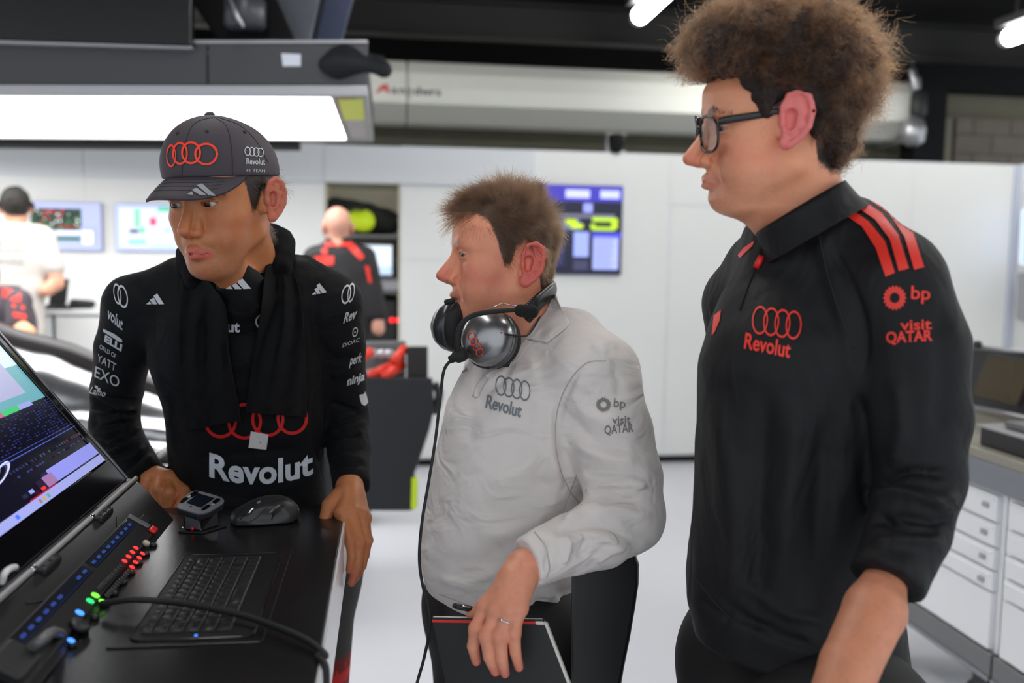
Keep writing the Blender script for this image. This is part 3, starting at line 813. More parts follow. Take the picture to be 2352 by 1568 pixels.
# ---- keyboard let into the desk
kb = thing('keyboard', 'black keyboard set into the console top, crossed by a cable', 'keyboard', (-.24, 1.27, TZt))
m_key = mat('key_black', (.022, .022, .023), rough=.36)
def rrect(x0, y0, x1, y1, r, n=5):
    pts = []
    for cx, cy, a in ((x1 - r, y1 - r, 0), (x0 + r, y1 - r, 90), (x0 + r, y0 + r, 180), (x1 - r, y0 + r, 270)):
        for i in range(n + 1):
            t = math.radians(a + 90 * i / n); pts.append((cx + r * math.cos(t), cy + r * math.sin(t)))
    return pts
prism('surround_plate', [(x, y, TZt + .0002) for x, y in rrect(-.331, 1.098, -.150, 1.448, .004)], (0, 0, .0018), m_top, kb, bevel=.0005)
prism('key_well', [(x, y, TZt + .0021) for x, y in rrect(-.309, 1.112, -.163, 1.432, .014)], (0, 0, .0010), mat('well_black', (.006, .006, .006), rough=.5), kb, bevel=.0004)
ro = [(x, y, TZt + .0028) for x, y in rrect(-.309, 1.112, -.163, 1.432, .014)]
tube('well_rim', ro + [ro[0]], .0013, m_gloss, kb, seg=6)
U = .01875; KY0 = 1.128
KM = {}
def key(x0, x1, y0, y1):
    w, l = round(x1 - x0, 5), round(y1 - y0, 5)
    if (w, l) not in KM:
        t = .0011; h = .0032
        V = [(-w / 2, -l / 2, 0), (w / 2, -l / 2, 0), (w / 2, l / 2, 0), (-w / 2, l / 2, 0)]
        V += [(-w / 2, -l / 2, h * .6), (w / 2, -l / 2, h * .6), (w / 2, l / 2, h * .6), (-w / 2, l / 2, h * .6)]
        V += [(-w / 2 + t, -l / 2 + t, h), (w / 2 - t, -l / 2 + t, h), (w / 2 - t, l / 2 - t, h), (-w / 2 + t, l / 2 - t, h), (0, 0, h - .0006)]
        Fq = [(0, 1, 5, 4), (1, 2, 6, 5), (2, 3, 7, 6), (3, 0, 4, 7), (4, 5, 9, 8), (5, 6, 10, 9), (6, 7, 11, 10), (7, 4, 8, 11), (8, 9, 12), (9, 10, 12), (10, 11, 12), (11, 8, 12)]
        me = bpy.data.meshes.new('key'); me.from_pydata(V, [], Fq); me.materials.append(m_key)
        for p in me.polygons: p.use_smooth = len(p.vertices) == 3
        KM[(w, l)] = me
    o = bpy.data.objects.new('key', KM[(w, l)]); o.location = ((x0 + x1) / 2, (y0 + y1) / 2, TZt + .0031)
    COL.objects.link(o); o.parent = kb; o.matrix_parent_inverse = Matrix.Translation(-Vector(_LOC[kb.name]))
rows = [([1] * 15, .011), ([1] * 13 + [2], .0168), ([1.5] + [1] * 12 + [1.5], .0168), ([1.75] + [1] * 11 + [2.25], .0168), ([2.25] + [1] * 10 + [1.75, 1], .0168), ([1.25, 1, 1, 1.25, 5.25, 1.25, 1, 1, 1, 1], .0168)]
x = -.2985
for ws, dep in rows:
    y = KY0
    for w in ws:
        key(x, x + dep, y + .0008, y + w * U - .0008); y += w * U
    x += dep + .0022
lathe('status_led', (-.232, 1.121, TZt + .0031), (0, 0, 1), [(.002, 0), (.002, .0006)], m_kbl, kb, seg=8)

# ---- cable across the desk
cb = [onS(232, 1386, .012), onZ(300, 1377, 1.130), onZ(380, 1381, 1.128), onZ(460, 1392, 1.127), onZ(560, 1414, 1.125), onZ(650, 1445, 1.124), onZ(710, 1473, 1.121), onZ(748, 1505, 1.117), np.array((-.080, 1.045, 1.1145)), np.array((-.069, 1.02, 1.108)), np.array((-.068, .985, 1.06))]
cbl = tube('headset_cable', smooth_path(cb, 8), .0042, m_rubber, None, seg=10)
tag(cbl, 'black cable running from the intercom panel across the keyboard and desk edge', 'cable')

# ---- radio handset in a cradle
hs = thing('handset_cradle', 'black cradle with a grey small-screen handset on the console', 'handset', onZ(465, 1228, TZt))
hc = np.array(onZ(465, 1212, 1.11)); hc[2] = 1.166; hn = np.array((.12, -.40, .9)); hn /= np.linalg.norm(hn)
hc = onPl(462, 1150, P(462, 1150, hc @ FW - 0 * hc[0] if False else (hc - EYE) @ FW), hn)
def hq(px, py, off=0.0): return onPl(px, py, hc + hn * off, hn)
def zz(x, y): return (390 + x / 7.127, 1090 + y / 7.127)
fp = [(112, 510), (150, 440), (240, 350), (340, 275), (430, 250), (560, 275), (730, 325), (850, 365), (893, 410), (880, 450), (770, 525), (650, 595), (550, 630), (440, 632), (300, 590), (180, 555), (120, 535)]
def hprism(name, pts, o0, o1, m, parent, bevel=.0006):
    q = [hq(*zz(*p)) + hn * o0 for p in pts]; return prism(name, q, hn * (o1 - o0), m, parent, bevel)
hprism('faceplate', fp, -.004, 0, mat('handset_grey', srgb(112, 114, 119), rough=.45), hs, .0015)
hprism('shell', [(p[0] * .985 + 8, p[1] * .97 + 12) for p in fp], -.016, -.004, mat('handset_shell', srgb(46, 48, 54), rough=.4), hs, .002)
hprism('screen', [(270, 460), (470, 305), (735, 385), (510, 540)], 0, .0006, mat('handset_screen', srgb(22, 26, 40), rough=.12), hs, .0002)
for q in ([(310, 345), (400, 275), (468, 280), (455, 320), (370, 370), (320, 372)], [(165, 450), (215, 390), (300, 365), (300, 400), (235, 450), (175, 468)],
          [(700, 440), (770, 390), (828, 395), (820, 430), (745, 475), (705, 470)], [(512, 575), (560, 525), (640, 490), (665, 515), (610, 560), (545, 588)]):
    hprism('button', q, 0, .0012, m_gloss, hs, .0004)
for q in ([(275, 375), (315, 342), (345, 350), (330, 380), (300, 385)], [(665, 495), (700, 468), (735, 485), (725, 505), (695, 508)]):
    hprism('rocker', q, 0, .0015, m_alu, hs, .0003)
hprism('sensor', [(320, 520), (345, 510), (365, 520), (345, 538)], 0, .0004, m_gloss, hs, 0)
ctr = hq(*zz(505, 470))
b1 = [ctr + (hq(*zz(*p)) - ctr) * .80 - hn * .015 for p in ((140, 510), (500, 630), (880, 410), (430, 260))]
b0 = [np.array((q[0], q[1], TZt + .003)) + np.array((.004, -.012, 0)) for q in b1]
hexa('cradle_body', b0, b1, m_gloss, hs, .003)
bc = sum(b0) / 4
prism('base_plate', [np.array((*(bc + (q - bc) * 1.35)[:2], TZt + .0002)) for q in b0], (0, 0, .003), m_plast, hs, .001)
lathe('red_dot', (b0[0] + b0[1]) / 2 + np.array((0, -.001, .004)), (0, -1, .3), [(.003, 0), (.003, .002)], mat('red_plastic'), hs, seg=10)
lathe('side_screw', hq(*zz(228, 708)) - hn * .02, (-.6, -1, 0), [(.0025, 0), (.002, .004)], m_chrome, hs, seg=8)

# ---- mouse
ms = thing('computer_mouse', 'dark grey ergonomic wireless mouse on the console by the driver', 'mouse', onZ(612, 1198, TZt))
mf = onZ(550, 1203, TZt); mb_ = onZ(668, 1196, TZt)
ax = mb_ - mf; ax[2] = 0; ax /= np.linalg.norm(ax); ay = np.array((-ax[1], ax[0], 0)); Rm = np.stack([ax, ay, np.array((0, 0, 1.0))], 1)
mc = (mf + mb_) / 2 + ay * .010
def ml(x, y, z): return mc + Rm @ np.array((x, y, z))
S = Sculpt(mc - np.array((.08, .08, .01)), mc + np.array((.08, .08, .06)), .0014)
S.ball(ml(.012, 0, .012), (.047, .033, .033), k=.01, R=Rm)
S.ball(ml(-.022, 0, .008), (.037, .031, .022), k=.018, R=Rm)
S.rbox(ml(-.004, 0, .006), (.040, .020, .003), .008, R=Rm, k=.012)
S.ball(ml(.004, -.043, .020), (.040, .016, .017), k=.008, op='sub', R=Rm)        # thumb scoop
S.put(mc - .1, mc + .1, lambda p: p[..., 2] - (TZt + .0015), k=.002, op='sub')
V, F = S.mesh()
m_mouse = mat('mouse_graphite', srgb(50, 50, 50), rough=.42)
mshell = mesh_obj('shell', V, F, m_mouse, ms)
bvs = bvh_of([mshell])
def zm(x, y): return (390 + x / 7.127, 1090 + y / 7.127)
def on_b(b, px, py, off=0.0):
    rd = Vector(ray(px, py)).normalized(); hit, n, i, d = b.ray_cast(Vector(EYE), rd)
    return None if hit is None else np.array(hit + n * off)
wp = [on_b(bvs, *zm(*p), .001) for p in ((1290, 635), (1320, 590), (1350, 565), (1375, 550))]
wp = [p for p in wp if p is not None]
if len(wp) > 2: tube('scroll_wheel', smooth_path(wp), .0035, m_chrome, ms, seg=10)
for pts, nm in (([(1630, 620), (1670, 590), (1705, 560)], 'side_button'), ([(1720, 550), (1760, 520), (1800, 500)], 'side_button'), ([(1430, 470), (1460, 450), (1485, 435)], 'mode_button')):
    w = [on_b(bvs, *zm(*p), .0004) for p in pts]; w = [p for p in w if p is not None]
    if len(w) > 1: tube(nm, smooth_path(w), .0022, mat('button_grey', srgb(120, 120, 122), rough=.35), ms, seg=8)
for pts in ([(1145, 745), (1175, 705), (1205, 670)], [(1205, 670), (1225, 635), (1290, 570), (1360, 530), (1385, 545), (1330, 640), (1260, 665), (1205, 670)],):
    w = [on_b(bvs, *zm(*p), .0002) for p in pts]; w = [p for p in w if p is not None]
    if len(w) > 1: tube('seam', w, .0007, m_gloss, ms, seg=6)
for j in range(5):
    w = [on_b(bvs, *zm(1680 + 40 * t - j * 4, 650 + j * 22 - 70 * t + 8 * t * t), .0002) for t in np.linspace(0, 5 - .3 * j, 7)]; w = [p for p in w if p is not None]
    if len(w) > 2: tube('grip_rib', w, .0008, m_plast, ms, seg=6)
w = [on_b(bvs, *zm(*p), .0002) for p in ((1180, 765), (1290, 770), (1400, 720), (1490, 640), (1580, 550), (1680, 460), (1790, 415), (1900, 420), (1985, 450))]; w = [p for p in w if p is not None]
if len(w) > 2: tube('split_line', smooth_path(w), .0007, m_gloss, ms, seg=6)
# ================================================================= people: shared sculpting
def seg_d(V, a, b):
    a = np.asarray(a, float); b = np.asarray(b, float); ab = b - a
    t = np.clip(((V - a) @ ab) / (ab @ ab + 1e-12), 0, 1); return np.linalg.norm(V - a - t[:, None] * ab, axis=1)
def blob(V, c, r): return np.exp(-((np.abs((V - np.asarray(c)) / np.asarray(r)) ** 2).sum(1)))
def mixc(C, c, w): return C * (1 - w[:, None]) + np.asarray(c) * w[:, None]
class Pose:
    """head frame: x person's right, y forward, z up; yaw 0 looks into the lens, 90 looks to picture left"""
    def __init__(s, px, py, d, yaw, pitch=0.0, roll=0.0, scale=1.0):
        s.c = P(px, py, d); v = s.c - EYE; v /= np.linalg.norm(v)
        r = RT - v * (RT @ v); r /= np.linalg.norm(r); u = np.cross(r, v)
        y, p, q = map(math.radians, (yaw, pitch, roll))
        f0 = -v * math.cos(y) - r * math.sin(y); x0 = np.cross(f0, u)
        f = f0 * math.cos(p) + u * math.sin(p); z = np.cross(x0, f)
        x = x0 * math.cos(q) + z * math.sin(q); z = np.cross(x, f)
        s.R = np.stack([x, f, z], 1) * scale
        s.Ri = np.linalg.inv(s.R)
    def w(s, *p):
        p = np.asarray(p[0] if len(p) == 1 else p, float); return s.c + p @ s.R.T
    def l(s, W): return (np.asarray(W, float) - s.c) @ s.Ri.T
def make_head(p, h=.0015):
    g = lambda k, d: p.get(k, d)
    S = Sculpt((-.102, -.14, g('zlo', -.23)), (.102, .165, .135), h)
    jw, nl, nz = g('jaw', 1.0), g('nose', 0.0), g('nose_drop', 0.0)
    S.ball((0, -.012 + g('back', 0) / 2, .028), (.0755, .097 - g('back', 0) / 2, .088), k=.01)
    S.ball((0, .034, .034), (.061, .053, .058), k=.03)
    z = np.array([.045, .02, 0, -.02, -.04, -.06, -.075, -.09, -.102, -.113]) 
    Fr = np.array([.085, .086, .079, .079, .082, .086, .086, .084, .082, .071]) + g('front', np.zeros(10))
    W = np.array([.066, .067, .066, .0655, .063, .059, .055, .049, .040, .026]) * np.array([g('temple', .94), g('temple', .95), .985, 1, (1 + jw) / 2, jw, jw, jw, jw, jw])
    B = np.array([-.03, -.03, -.03, -.03, -.025, -.015, -.005, .008, .022, .035])
    S.loft(z, 0.0, (Fr + B) / 2, W, (Fr - B) / 2, 0.0, 2.3, k=.022)
    ns = g('nose_w', 1.0)
    for s in (-1, 1):
        S.bone((s * .051 * jw, -.006, -.060), (s * .021 * jw, .066, -.104), .013, .012, k=.022)
        S.ball((s * .044, .052, -.028), (.021, .024, .019), k=.022)                       # cheekbone
        S.ball((s * .040, .055, -.060), (.018 * g('jowl', 1), .022, .024 * g('jowl', 1)), k=.022)
    if g('dbl', 0): S.ball((0, .035, -.112), (.036, .042, .020 * g('dbl', 0)), k=.03)
    S.ball((0, .078 + max(g('lip', 0), 0) * .5, -.060), (.025, .015, .016), k=.014)
    S.ball((0, .076 + g('chin', 0), -.104), (.021, .016, .0145), k=.016)
    neck = g('neck', [(0, -.028, -.05), (0, -.046, -.12), (0, -.062, -.23)]); S.chain(neck, g('neck_r', [.054, .056, .064]), k=.03)
    S.bone((0, .045, -.10), (0, -.005, -.15), .022, .03, k=.04)                             # under the chin
    for s in (-1, 1):
        S.ball((s * .030, .097, .001), (.019, .012, .0115), k=.012, op='sub')
        S.chain([(s * .012, .083, .015), (s * .033, .0825, .020), (s * .051, .067, .014)], [.0065, .0068, .006], k=.012)
    # nose
    S.chain([(0, .0815, .012), (0, .0925 + nl * .45, -.014 + nz * .3), (0, .1080 + nl, -.0395 + nz)], [.0088 * ns, .0088 * ns, .0100 * ns], k=.010)
    S.chain([(0, .0810, -.0475), (0, .0970 + nl * .85, -.0460 + nz * .9)], [.0105 * ns, .0085 * ns], k=.008)
    for s in (-1, 1):
        S.chain([(s * .008, .075, -.002), (s * .0105 * ns, .086 + nl * .3, -.030 + nz * .5), (s * .0130 * ns, .0915 + nl * .45, -.0450 + nz * .8)], [.0075, .0078, .0082 * ns], k=.007)
        S.ball((s * .0128 * ns, .0930 + nl * .5, -.0462 + nz * .8), (.0068 * ns, .0085, .0066), k=.004)
    for s in (-1, 1): S.chain([(s * .0078 * ns, .0945 + nl * .5, -.0555 + nz * .9), (s * .0068 * ns, .1035 + nl * .8, -.0530 + nz * .9)], [.0034, .0026], k=.002, op='sub')
    # lips
    lo, lz = g('lip', 0.0), g('lip_z', 0.0); mo = g('mouth_open', 0.0); corner = g('corner', 0.0); mw, my = g('mouth_w', .0250), g('mouth_y', .0760)
    for s in (-1, 1):
        S.bone((s * mw, my + lo * .5, -.0755 + lz + corner), (s * .006, .0922 + lo, -.0718 + lz), .0034, .0052, k=.006)
        S.bone((s * (mw - .002), my + lo * .5, -.0800 + lz - mo + corner), (0, .0915 + lo, -.0832 + lz - mo), .0042, g('lower', .0066), k=.007)
    S.bone((-.006, .0922 + lo, -.0718 + lz), (.006, .0922 + lo, -.0718 + lz), .0050, .0050, k=.005)
    if mo < .001: S.ball((0, .0870 + lo, -.0775 + lz), (.019, .0080, .0055), k=.003)
    for s in (-1, 1): S.bone((s * (mw + .002), my + .0015 + lo * .5, -.0780 + lz - mo / 2 + corner), (0, .1000 + lo, -.0778 + lz - mo / 2), .0013 + mo * .5, .0015 + mo * .5, k=.0022, op='sub')
    S.ball((0, .0985 + lo, -.0940 + lz), (.018, .008, .0045), k=.009, op='sub')
    for s in (-1, 1) if g('naso', 1) else ():                                                # nasolabial crease
        S.chain(smooth_path([(s * .0200, .0915, -.044), (s * .0300, .0850, -.060), (s * .0335, .0780, -.076)], 4), [.0024] * 9, k=.006, op='sub')
    # lids
    for s in (-1, 1):
        e = (s * .0322, .0728, 0)
        S.ball(e, (.0152, .0144, .0142), k=.004)
        op_ = g('lid', .0042)
        S.ball((s * .0325, .0840, -.0010 + g('lid_z', 0)), (.0142, .0150, op_), k=.0010, op='sub')
        S.ball(e, .0127, k=.0, op='sub')
        S.chain(smooth_path([(s * .018, .0868, .0075), (s * .0325, .0888, .0098), (s * .0475, .0790, .0060)], 4), [.0015] * 9, k=.003, op='sub')
        if g('bags', 0): S.chain(smooth_path([(s * .018, .0868, -.0105), (s * .033, .0880, -.0145), (s * .047, .0785, -.0110)], 4), [.0016] * 9, k=.004, op='sub')
    # ears
    ez, ey, es = g('ear_z', -.012), g('ear_y', -.022), g('ear', 1.0)
    tl = math.radians(g('ear_tilt', 12))
    for s in (-1, 1):
        def E(y, zz, o):
            y2, z2 = y * math.cos(tl) - zz * math.sin(tl), y * math.sin(tl) + zz * math.cos(tl)
            return (s * (.0735 + o * es * g('ear_out', 1.0)), ey + y2 * es * g('ear_w', .85), ez + z2 * es)
        S.bone(E(.009, .016, -.001), E(.008, -.016, -.002), .0075 * es, .0070 * es, k=.006)
        S.ball(E(-.001, .002, .0065), (.0060, .0150 * es, .026 * es), k=.003)
        rim = [(.013, .000, .004), (.0165, .014, .008), (.011, .028, .011), (-.002, .034, .014), (-.0145, .029, .0175), (-.0205, .014, .019), (-.0195, -.004, .0175), (-.012, -.018, .013), (-.001, -.029, .009)]
        S.chain([E(*q) for q in rim], [.0030, .0034, .0036, .0040, .0042, .0042, .0042, .0048, .0058], k=.003)
        S.ball(E(-.005, .006, .0100), (.0055, .0150 * es, .0275 * es), k=.003)
        S.ball(E(-.009, .012, .0125), (.0048, .0105 * es, .019 * es), k=.003)
        for q in rim[2:]: S.bone(E(.004, q[1] * .5, .0045), E(q[0] * .93, q[1] * .95, q[2] - .0024), .0062, .0046, k=.003)
        S.ball(E(.004, -.027, .007), (.0048, .0075 * es, .0095 * es), k=.004)
        S.chain([E(-.001, .022, .0125), E(-.010, .010, .0155), E(-.008, -.006, .0135), E(.001, -.014, .010)], [.0024, .0030, .0030, .0024], k=.003)
        S.chain([E(.005, .006, .0125), E(.004, -.006, .0115)], [.0072 * es, .0058 * es], k=.002, op='sub')
        pass
        S.ball(E(.0125, -.004, .0065), (.0048, .0042, .0062), k=.003)                         # tragus
    for f in g('extra', []): f(S)
    V, F = S.mesh(); V = relax(V, F, 1, .35)
    return V, F
def paint_head(V, p):
    g = lambda k, d: p.get(k, d)
    C = np.tile(np.array(g('skin', srgb(205, 150, 125))), (len(V), 1)).astype(float)
    red = np.array(g('red', srgb(205, 110, 95)))
    nl, nz = g('nose', 0.0), g('nose_drop', 0.0)
    rw = g('redness', .6)
    for c, r, w in (((0, .112 + nl, -.042 + nz), (.017, .02, .016), .9), ((.046, .055, -.035), (.026, .03, .022), .75), ((-.046, .055, -.035), (.026, .03, .022), .75), ((0, .08, -.106), (.022, .02, .012), .35)):
        C = mixc(C, red, np.clip(blob(V, c, r) * w * rw, 0, 1))
    ex = np.abs(V[:, 0])
    ear = np.clip((ex - .0765) / .006, 0, 1) * (V[:, 1] < .02) * (V[:, 1] > -.07) * (V[:, 2] < .04) * (V[:, 2] > -.07)
    C = mixc(C, g('ear_col', red), ear * g('ear_red', .75))
    n = vnoise(V * 160, 3) * .5 + vnoise(V * 420, 5) * .5 + vnoise(V * 60, 9) * .5
    C = C * (1 + .055 * n[:, None])
    C = mixc(C, red, np.clip(vnoise(V * 45, 11) - .15, 0, 1) * .35 * rw)
    st = g('stubble', 0)
    if st:
        w = np.clip((-.050 - V[:, 2]) / .02, 0, 1) * np.clip((V[:, 1] - .0) / .03, 0, 1) * np.clip((V[:, 2] + .135) / .02, 0, 1)
        C = mixc(C, g('stub_col', (.12, .09, .075)), w * st * (.8 + .4 * vnoise(V * 300, 21)))
    lo, lz, mo = g('lip', 0.0), g('lip_z', 0.0), g('mouth_open', 0.0); lc = g('lip_col', srgb(178, 92, 88)); cr = g('corner', 0); mw, my = g('mouth_w', .0250), g('mouth_y', .0760)
    d = np.full(len(V), 1.0); ys = np.array((1, .45, 1.0)); Vs = V * ys
    for s in (-1, 1):
        d = np.minimum(d, seg_d(Vs, np.array((s * (mw - .001), my + .003 + lo * .5, -.0757 + lz + cr)) * ys, np.array((s * .004, .0985 + lo, -.0722 + lz)) * ys) - .0048)
        d = np.minimum(d, seg_d(Vs, np.array((s * (mw - .003), my + .003 + lo * .5, -.0800 + lz - mo + cr)) * ys, np.array((0, .0985 + lo, -.0832 + lz - mo)) * ys) - .0060)
    C = mixc(C, lc, np.clip(.5 - d / .0016, 0, 1) * (V[:, 1] > .07) * g('lip_w', .85))
    dm = np.minimum(*[seg_d(V, (s * (mw + .002), my + .0015 + lo * .5, -.0780 + lz - mo / 2 + cr), (0, .099 + lo, -.0778 + lz - mo / 2)) for s in (-1, 1)])
    C = mixc(C, np.array(lc) * .3, np.clip(1 - dm / (.0026 + mo), 0, 1) * .8 * (V[:, 1] > .07))
    bw = g('brow_w', .0048); bc = g('brow_col', (.03, .02, .014)); bz = g('brow_z', 0.0)
    for s in (-1, 1):
        bp = [(s * .012, .090, .0165 + bz), (s * .033, .089, .0235 + bz), (s * .053, .070, .0165 + bz)]
        db = np.minimum(seg_d(V, bp[0], bp[1]), seg_d(V, bp[1], bp[2]))
        C = mixc(C, bc, np.clip((bw + .0015 * vnoise(V * 500, 4) - db) / .002 + .5, 0, 1) * g('brow_a', .9) * (V[:, 1] > .04))
        lp_ = smooth_path([(s * .0180, .0820, -.0005), (s * .0255, .0868, .0036 + g('lid_z', 0)), (s * .0340, .0872, .0040 + g('lid_z', 0)), (s * .0460, .0780, -.0005)], 5)
        dl = np.min([seg_d(V, lp_[i], lp_[i + 1]) for i in range(len(lp_) - 1)], 0)
        C = mixc(C, (.04, .025, .02), np.clip(1.3 - dl / .0018, 0, 1) * g('lash', .75))
    if 'hair_fn' in p:
        C = mixc(C, p['hair_col'], np.clip(p['hair_fn'](V) / .010 + .35 + .35 * vnoise(V * 220, 8) + .25 * vnoise(V * 600, 18), 0, 1) * (1 - np.clip((ex - .0785) / .002, 0, 1) * (np.abs(V[:, 1] - g('ear_y', -.022)) < .032) * (V[:, 2] < .045)))
    if 'paint' in p: C = p['paint'](V, C)
    return np.clip(C, 0, 1)
def make_eyes(parent, pose, iris, look=(0, 1, 0)):
    for s in (-1, 1):
        c = np.array((s * .0322, .0728, 0)); L = np.array(look, float); L /= np.linalg.norm(L)
        u, v, w = frame(L); V = []; F = []; Cc = []; seg = 24
        for i in range(14):
            t = math.pi * i / 13; r = .0125
            for k in range(seg):
                a = 2 * math.pi * k / seg
                V.append(c + r * (math.cos(t) * w + math.sin(t) * (math.cos(a) * u + math.sin(a) * v)))
                Cc.append((.004, .004, .004) if i <= 1 else iris if i <= 2 else (.62, .55, .51))
        F = [(i * seg + k, i * seg + (k + 1) % seg, (i + 1) * seg + (k + 1) % seg, (i + 1) * seg + k) for i in range(13) for k in range(seg)]
        mesh_obj('eye', pose.w(np.array(V)), np.array(F), mat('eyeball', (1, 1, 1), rough=.12, vcol=True), parent, col=np.array(Cc))
def skin_mat(name, **k):
    return mat(name, (1, 1, 1), rough=k.get('rough', .42), vcol=True, sss=k.get('sss', .12), bump=(950, .00025, 3), spec=.4)
def hair_curves(name, strands, radius, m, parent):
    """strands: (n, k, 3) array of points in world space"""
    n, k, _ = strands.shape
    hc = bpy.data.hair_curves.new(name); hc.add_curves([k] * n)
    hc.points.foreach_set('position', strands.reshape(-1).astype(np.float32))
    rad = np.tile(np.linspace(1, .35, k), n) * radius
    hc.points.foreach_set('radius', rad.astype(np.float32))
    hc.materials.append(m); o = bpy.data.objects.new(name, hc); link(o, parent); return o
def hair_mat(name, col, col2, rough=.35, scale=30):
    if name in MATS: return MATS[name]
    m = bpy.data.materials.new(name); m.use_nodes = True; nt = m.node_tree; N = nt.nodes; L = nt.links
    N.remove(N['Principled BSDF']); b = N.new('ShaderNodeBsdfHairPrincipled'); b.parametrization = 'COLOR'
    b.inputs['Roughness'].default_value = rough; b.inputs['Radial Roughness'].default_value = .4
    t = N.new('ShaderNodeTexCoord'); n = N.new('ShaderNodeTexNoise'); n.inputs['Scale'].default_value = scale; n.inputs['Detail'].default_value = 5
    r = N.new('ShaderNodeValToRGB'); r.color_ramp.elements[0].position = .35; r.color_ramp.elements[1].position = .68
    r.color_ramp.elements[0].color = (*col, 1); r.color_ramp.elements[1].color = (*col2, 1)
    L.new(t.outputs['Object'], n.inputs['Vector']); L.new(n.outputs['Fac'], r.inputs['Fac']); L.new(r.outputs['Color'], b.inputs['Color'])
    L.new(b.outputs[0], N['Material Output'].inputs[0])
    MATS[name] = m; return m
def pick_points(V, F, mask, n, seed=1):
    """n random points on the masked faces with their normals"""
    rg = np.random.default_rng(seed); f = F[mask[F].all(1)]
    a = np.linalg.norm(np.cross(V[f[:, 2]] - V[f[:, 0]], V[f[:, 3]] - V[f[:, 1]]), axis=1); i = rg.choice(len(f), n, p=a / a.sum())
    w = rg.dirichlet((1, 1, 1, 1), n); N = vnormals(V, F)
    return (V[f[i]] * w[..., None]).sum(1), (N[f[i]] * w[..., None]).sum(1), rg
def join_geo(parts):
    V = []; F = []; C = []; b = 0
    for v, f, c in parts: V.append(v); F.append(f + b); C.append(c); b += len(v)
    return np.vstack(V), np.vstack(F), np.vstack(C)
def rings(rows, th=0.0):
    """torso rows (py, left px, right px, depth, depth ratio) -> loft arguments"""
    base = math.atan2(RT[1], RT[0]); z = []; cx = []; cy = []; a = []; b = []
    for py, l, r, d, q in rows:
        c = P((l + r) / 2, py, d); w = (r - l) / 2 * d / FPX; s, co_ = math.sin(th), math.cos(th)
        A = w / math.sqrt(co_ ** 2 + (q * s) ** 2) if th else w
        z.append(c[2]); cx.append(c[0]); cy.append(c[1]); a.append(A); b.append(A * q)
    return dict(zs=z, cx=cx, cy=cy, a=a, b=b, th=base + th)
def PP(*pts): return [P(*p) for p in pts]
def wrinkle(V, F, path, n, amp, w, half, seed=0, slant=.3):
    """bunched-sleeve creases across a pixel path"""
    rg = random.Random(seed); sp = smooth_path(path, 12); items = []
    for i in range(n):
        t = (i + .5 + rg.uniform(-.3, .3)) / n * (len(sp) - 1); k = int(min(t, len(sp) - 2)); q = sp[k] + (sp[k + 1] - sp[k]) * (t - k)
        d = sp[k + 1] - sp[k]; d /= np.hypot(*d) + 1e-9; nn = np.array((-d[1], d[0])); sl = rg.uniform(-slant, slant)
        A = q + nn * half * rg.uniform(.6, 1.1) + d * half * sl; B = q - nn * half * rg.uniform(.6, 1.1) - d * half * sl; M = q + d * rg.uniform(.1, .3) * half * .5
        items.append(([A, M, B], w * rg.uniform(.7, 1.3), amp * rg.uniform(.5, 1.2) * (1 if i % 2 else -1)))
    return folds(V, F, items)
def shoe(S, toe, heel):
    toe, heel = np.array(toe, float), np.array(heel, float)
    S.chain([heel + (0, 0, .045), (toe + heel) / 2 + (0, 0, .04), toe + (0, 0, .032)], [.042, .045, .036], k=.02)
def legs(hipL, hipR, r, spread=.11, fwd=(0, -1), col=None, cuff=.06):
    """trousers from hip points to the floor, plus shoes; returns two meshes"""
    ctr = (np.array(hipL) + np.array(hipR)) / 2; w = np.abs(np.array(hipL) - np.array(hipR)).max() / 2
    lo = np.minimum(hipL, hipR) - np.array((.3, .3, 0)); hi = np.maximum(hipL, hipR) + np.array((.3, .3, .15)); lo[2] = -.01
    S = Sculpt(lo, hi, .008)
    for H in (hipL, hipR):
        H = np.array(H, float); K = np.array((H[0], H[1], H[2] * .52)); A = np.array((H[0], H[1], .10))
        S.chain([H, K, A], [r, r * .72, r * .55], k=.03)
    S.bone(np.array(hipL), np.array(hipR), r, r, k=.05)
    S.put(lo - 1, np.array((hi[0] + 1, hi[1] + 1, .2)), lambda p: p[..., 2] - cuff, k=.005, op='sub')
    V, F = S.mesh()
    sh_ = []
    for H in (hipL, hipR):
        T = Sculpt(np.array((H[0] - .25, H[1] - .3, -.005)), np.array((H[0] + .25, H[1] + .3, .16)), .006)
        h0 = np.array((H[0], H[1], 0)); f = np.array((fwd[0], fwd[1], 0.0)); f /= np.linalg.norm(f)
        shoe(T, h0 + f * .17, h0 - f * .05); T.bone(h0 + (0, 0, .05), h0 + (0, 0, .12), .045, .05, k=.02)
        T.put(T.lo, T.lo + np.array((.6, .7, .02)), lambda p: p[..., 2] - .001, k=.002, op='sub')
        sh_.append(T.mesh())
    return (V, F), sh_

def inner_body(parts, col, h=.011):
    """coarse body inside the clothes that ties head, arms and hands into one figure; parts: list of (points, radii)"""
    allp = np.vstack([np.array(p) for p, r in parts]); M = max(max(r) for p, r in parts)
    S = Sculpt(allp.min(0) - M - .03, allp.max(0) + M + .03, h)
    for p, r in parts: S.chain(p, r, k=.02)
    V, F = S.mesh(); return V, F, np.tile(np.array(col), (len(V), 1))

def cut_end(S, p, ax, r, L=.10, k=.003):
    """trim a sleeve: remove what lies beyond point p along ax, inside a radius r"""
    p = np.asarray(p, np.float32); ax = np.asarray(ax, np.float32); ax = ax / np.linalg.norm(ax)
    def fn(q):
        v = q - p; t = v @ ax; return np.maximum(np.maximum(-t, t - L), np.linalg.norm(v - t[..., None] * ax, axis=-1) - r)
    S.put(p - r - L, p + r + L, fn, k, 'sub')
